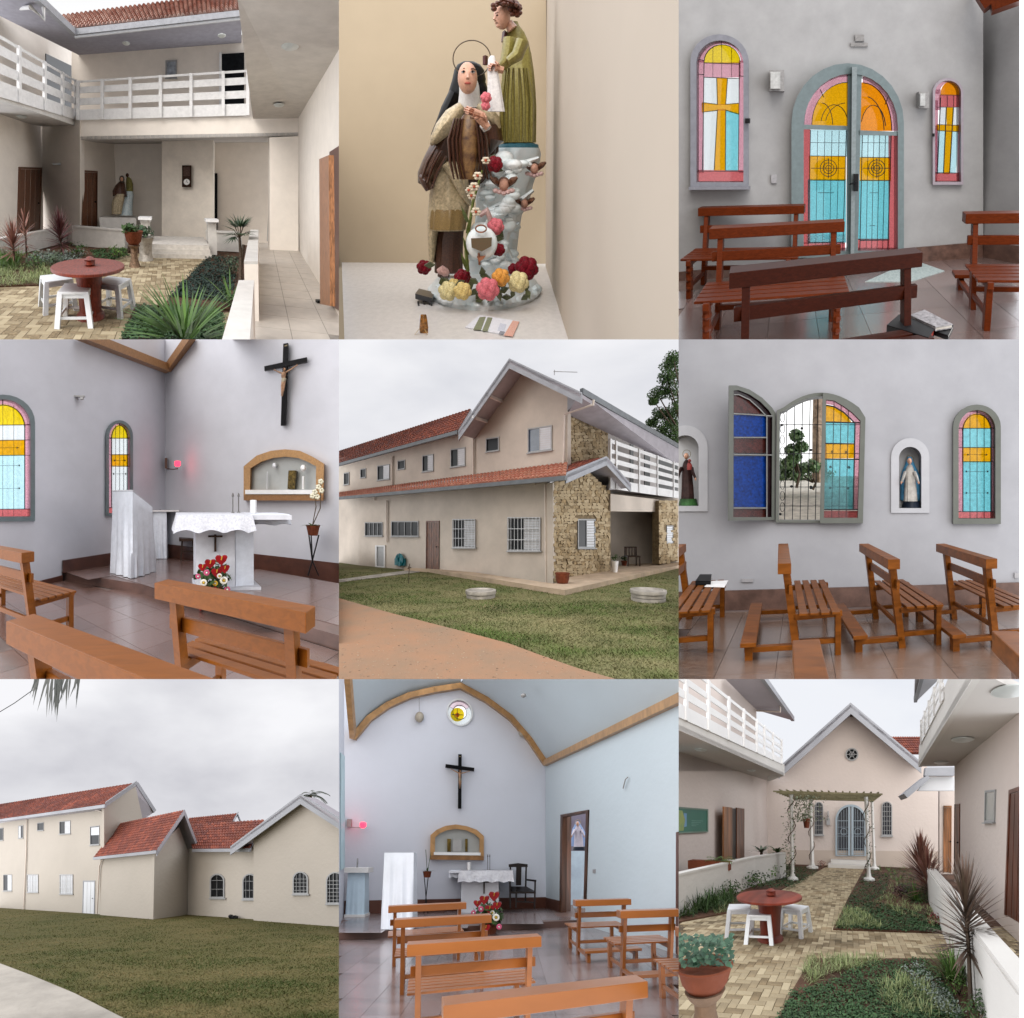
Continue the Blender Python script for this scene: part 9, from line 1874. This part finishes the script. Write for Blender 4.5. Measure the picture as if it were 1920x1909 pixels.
for px, py, sc in ((935, 1030, 1), (1105, 940, .9), (1050, 1135, .8)):
    mb = MB(); c = s.D(y-.14 if px < 1000 else y-.06, px, py); mb.ball(c, k*26*sc, k*14, k*30*sc, 12, 8); h_ = st.part('cherub_head', mb, mat('cherub_skin', (.55, .30, .22), .45)); mb = MB(); mb.ball(c+V((0, .012, k*14*sc)), k*28*sc, k*14, k*24*sc, 10, 7)
    for sx in (-1, 1): mb.tube([c+V((sx*k*18*sc, .01, 0)), c+V((sx*k*46*sc, 0, k*22*sc)), c+V((sx*k*68*sc, 0, k*36*sc))], [k*16*sc, k*18*sc, k*6], 8)
    st.part('cherub_wing', mb, mat('brown_wing', (.19, .09, .055), .5, .35, 14), on=h_); mb = MB()
    for j in range(5): mb.ball(c+V(((j-2)*k*20*sc, 0, -k*(40-6*abs(j-2))*sc)), k*16*sc, k*10, k*13*sc, 8, 5)
    st.part('cherub_cloud', mb, PNKC, on=h_)
mb = MB(); c = s.D(y-.17, 812, 1355); mb.ball(c, k*78, k*14, k*82, 18, 10); em_ = st.part('emblem_cartouche', mb, CLD); mb = MB(); f_ = lambda px, py, d: s.D(y-.17-k*15+d, px, py)
mb.prism([f_(752, 1330, -.004), f_(868, 1325, -.004), f_(866, 1372, -.004), f_(812, 1402, -.004), f_(756, 1380, -.004)], (0, .012, 0)); st.part('emblem_shield', mb, mat('brown_green_shield', (.16, .07, .04), .4, .5, 30, col2=(.08, .10, .06)), on=em_, smooth=0)
mb = MB(); mb.tube([f_(808+30*cos(t), 1275+20*sin(t), -.004) for t in [2*pi*i/16 for i in range(17)]], k*4, 5); mb.prism([f_(785, 1430, .0), f_(835, 1425, .0), f_(820, 1445, .0), f_(798, 1460, 0)], (0, .012, 0)); mb.tube([f_(795, 1412, 0), f_(800, 1475, .01)], k*6, 5); st.part('emblem_cross', mb, mat('rust_emblem', (.32, .13, .07), .45), on=em_)
limb('pink_fold', [(800, 1200, 14), (840, 1175, 20), (860, 1220, 14), (850, 1260, 8)], PNKC, -.14)
# small things on the shelf
BP = mat('black_plastic', (.012, .012, .015), .3, .1, 5, spec=.5)
cl = s.thing('black_clip', 'small black clip lying on the shelf left of the statue', 'clip', s.Z(0, 495, 1700)); kk = s.m(s.Z(0, 495, 1700).y)
mb = MB(); c = s.Z(0, 495, 1690); mb.para(c+V((-kk*55, 0, kk*25)), V((kk*105, -.02, -kk*12)), V((0, .05, 0)), V((0, 0, kk*30))); cl.part('jaw', mb, BP, smooth=0); mb = MB(); mb.tube([c+V((kk*x, -.02, kk*z)) for x, z in ((-30, 25), (-25, -8), (10, -22), (45, -28), (48, 5), (40, 18))], kk*6, 8); mb.tube([c+V((kk*x, -.01, kk*z)) for x, z in ((-5, 20), (0, 0), (30, -8), (35, 12))], kk*5, 8); cl.part('wire_arm', mb, BP)
c = s.Z(0, 490, 1855); kk = s.m(c.y); mb = MB(); mb.lathe(c, [(kk*24, 0), (kk*26, kk*30), (kk*22, kk*70), (kk*18, kk*95), (kk*16, kk*105), (.002, kk*106)], 14, sy=.3); bt = s.thing('amber_bottle', 'tiny amber bottle wrapped in a gold ribbon at the front of the shelf', 'bottle', c); bt.part('bottle', mb, mat('amber_resin', (.28, .11, .015), .25, .4, 8, spec=.5)); mb = MB(); mb.blade(c+V((-kk*15, -.01, kk*40)), (-.7, -.1, -.8), kk*70, kk*14, .1, 3, side=V((0, 1, .3))); mb.blade(c+V((kk*10, -.01, kk*30)), (.5, -.1, -.9), kk*50, kk*12, .1, 3, side=V((0, 1, .3))); bt.part('ribbon', mb, mat('gold_ribbon', (.5, .33, .1), .4, .2, 10))
lf = s.thing('leaflet', 'white folded leaflet with green pictures and a red edge lying on the shelf', 'leaflet', s.Z(0, 860, 1820))
def flat(name, pts, z, m, th_=.001): mb = MB(); mb.prism([s.Z(z, *p) for p in pts], (0, 0, -th_)); lf.part(name, mb, m, smooth=0)
flat('sheet', [(720, 1822), (800, 1755), (1022, 1790), (985, 1872)], .003, mat('paper_white', (.74, .74, .78), .6, .04, 10), .002)
for q in ([(765, 1835), (800, 1768), (835, 1765), (808, 1838)], [(815, 1842), (845, 1768), (872, 1770), (845, 1845)]): flat('picture', q, .0042, mat('print_green', (.13, .16, .08), .6, .5, 40, col2=(.3, .3, .2)))
flat('picture', [(900, 1840), (915, 1800), (950, 1808), (935, 1845)], .0042, mat('print_pale', (.60, .62, .70), .6, .1, 20))
flat('red_edge', [(935, 1868), (985, 1786), (1022, 1792), (985, 1874)], .0042, mat('print_red', (.62, .14, .08), .6, .5, 26, col2=(.7, .6, .5)))
for i in range(3): flat('text_line', [(905+i*4, 1860-i*6), (908+i*4, 1857-i*6), (935+i*4, 1861-i*6), (932+i*4, 1864-i*6)], .0042, mat('print_grey', (.25, .25, .28), .7))
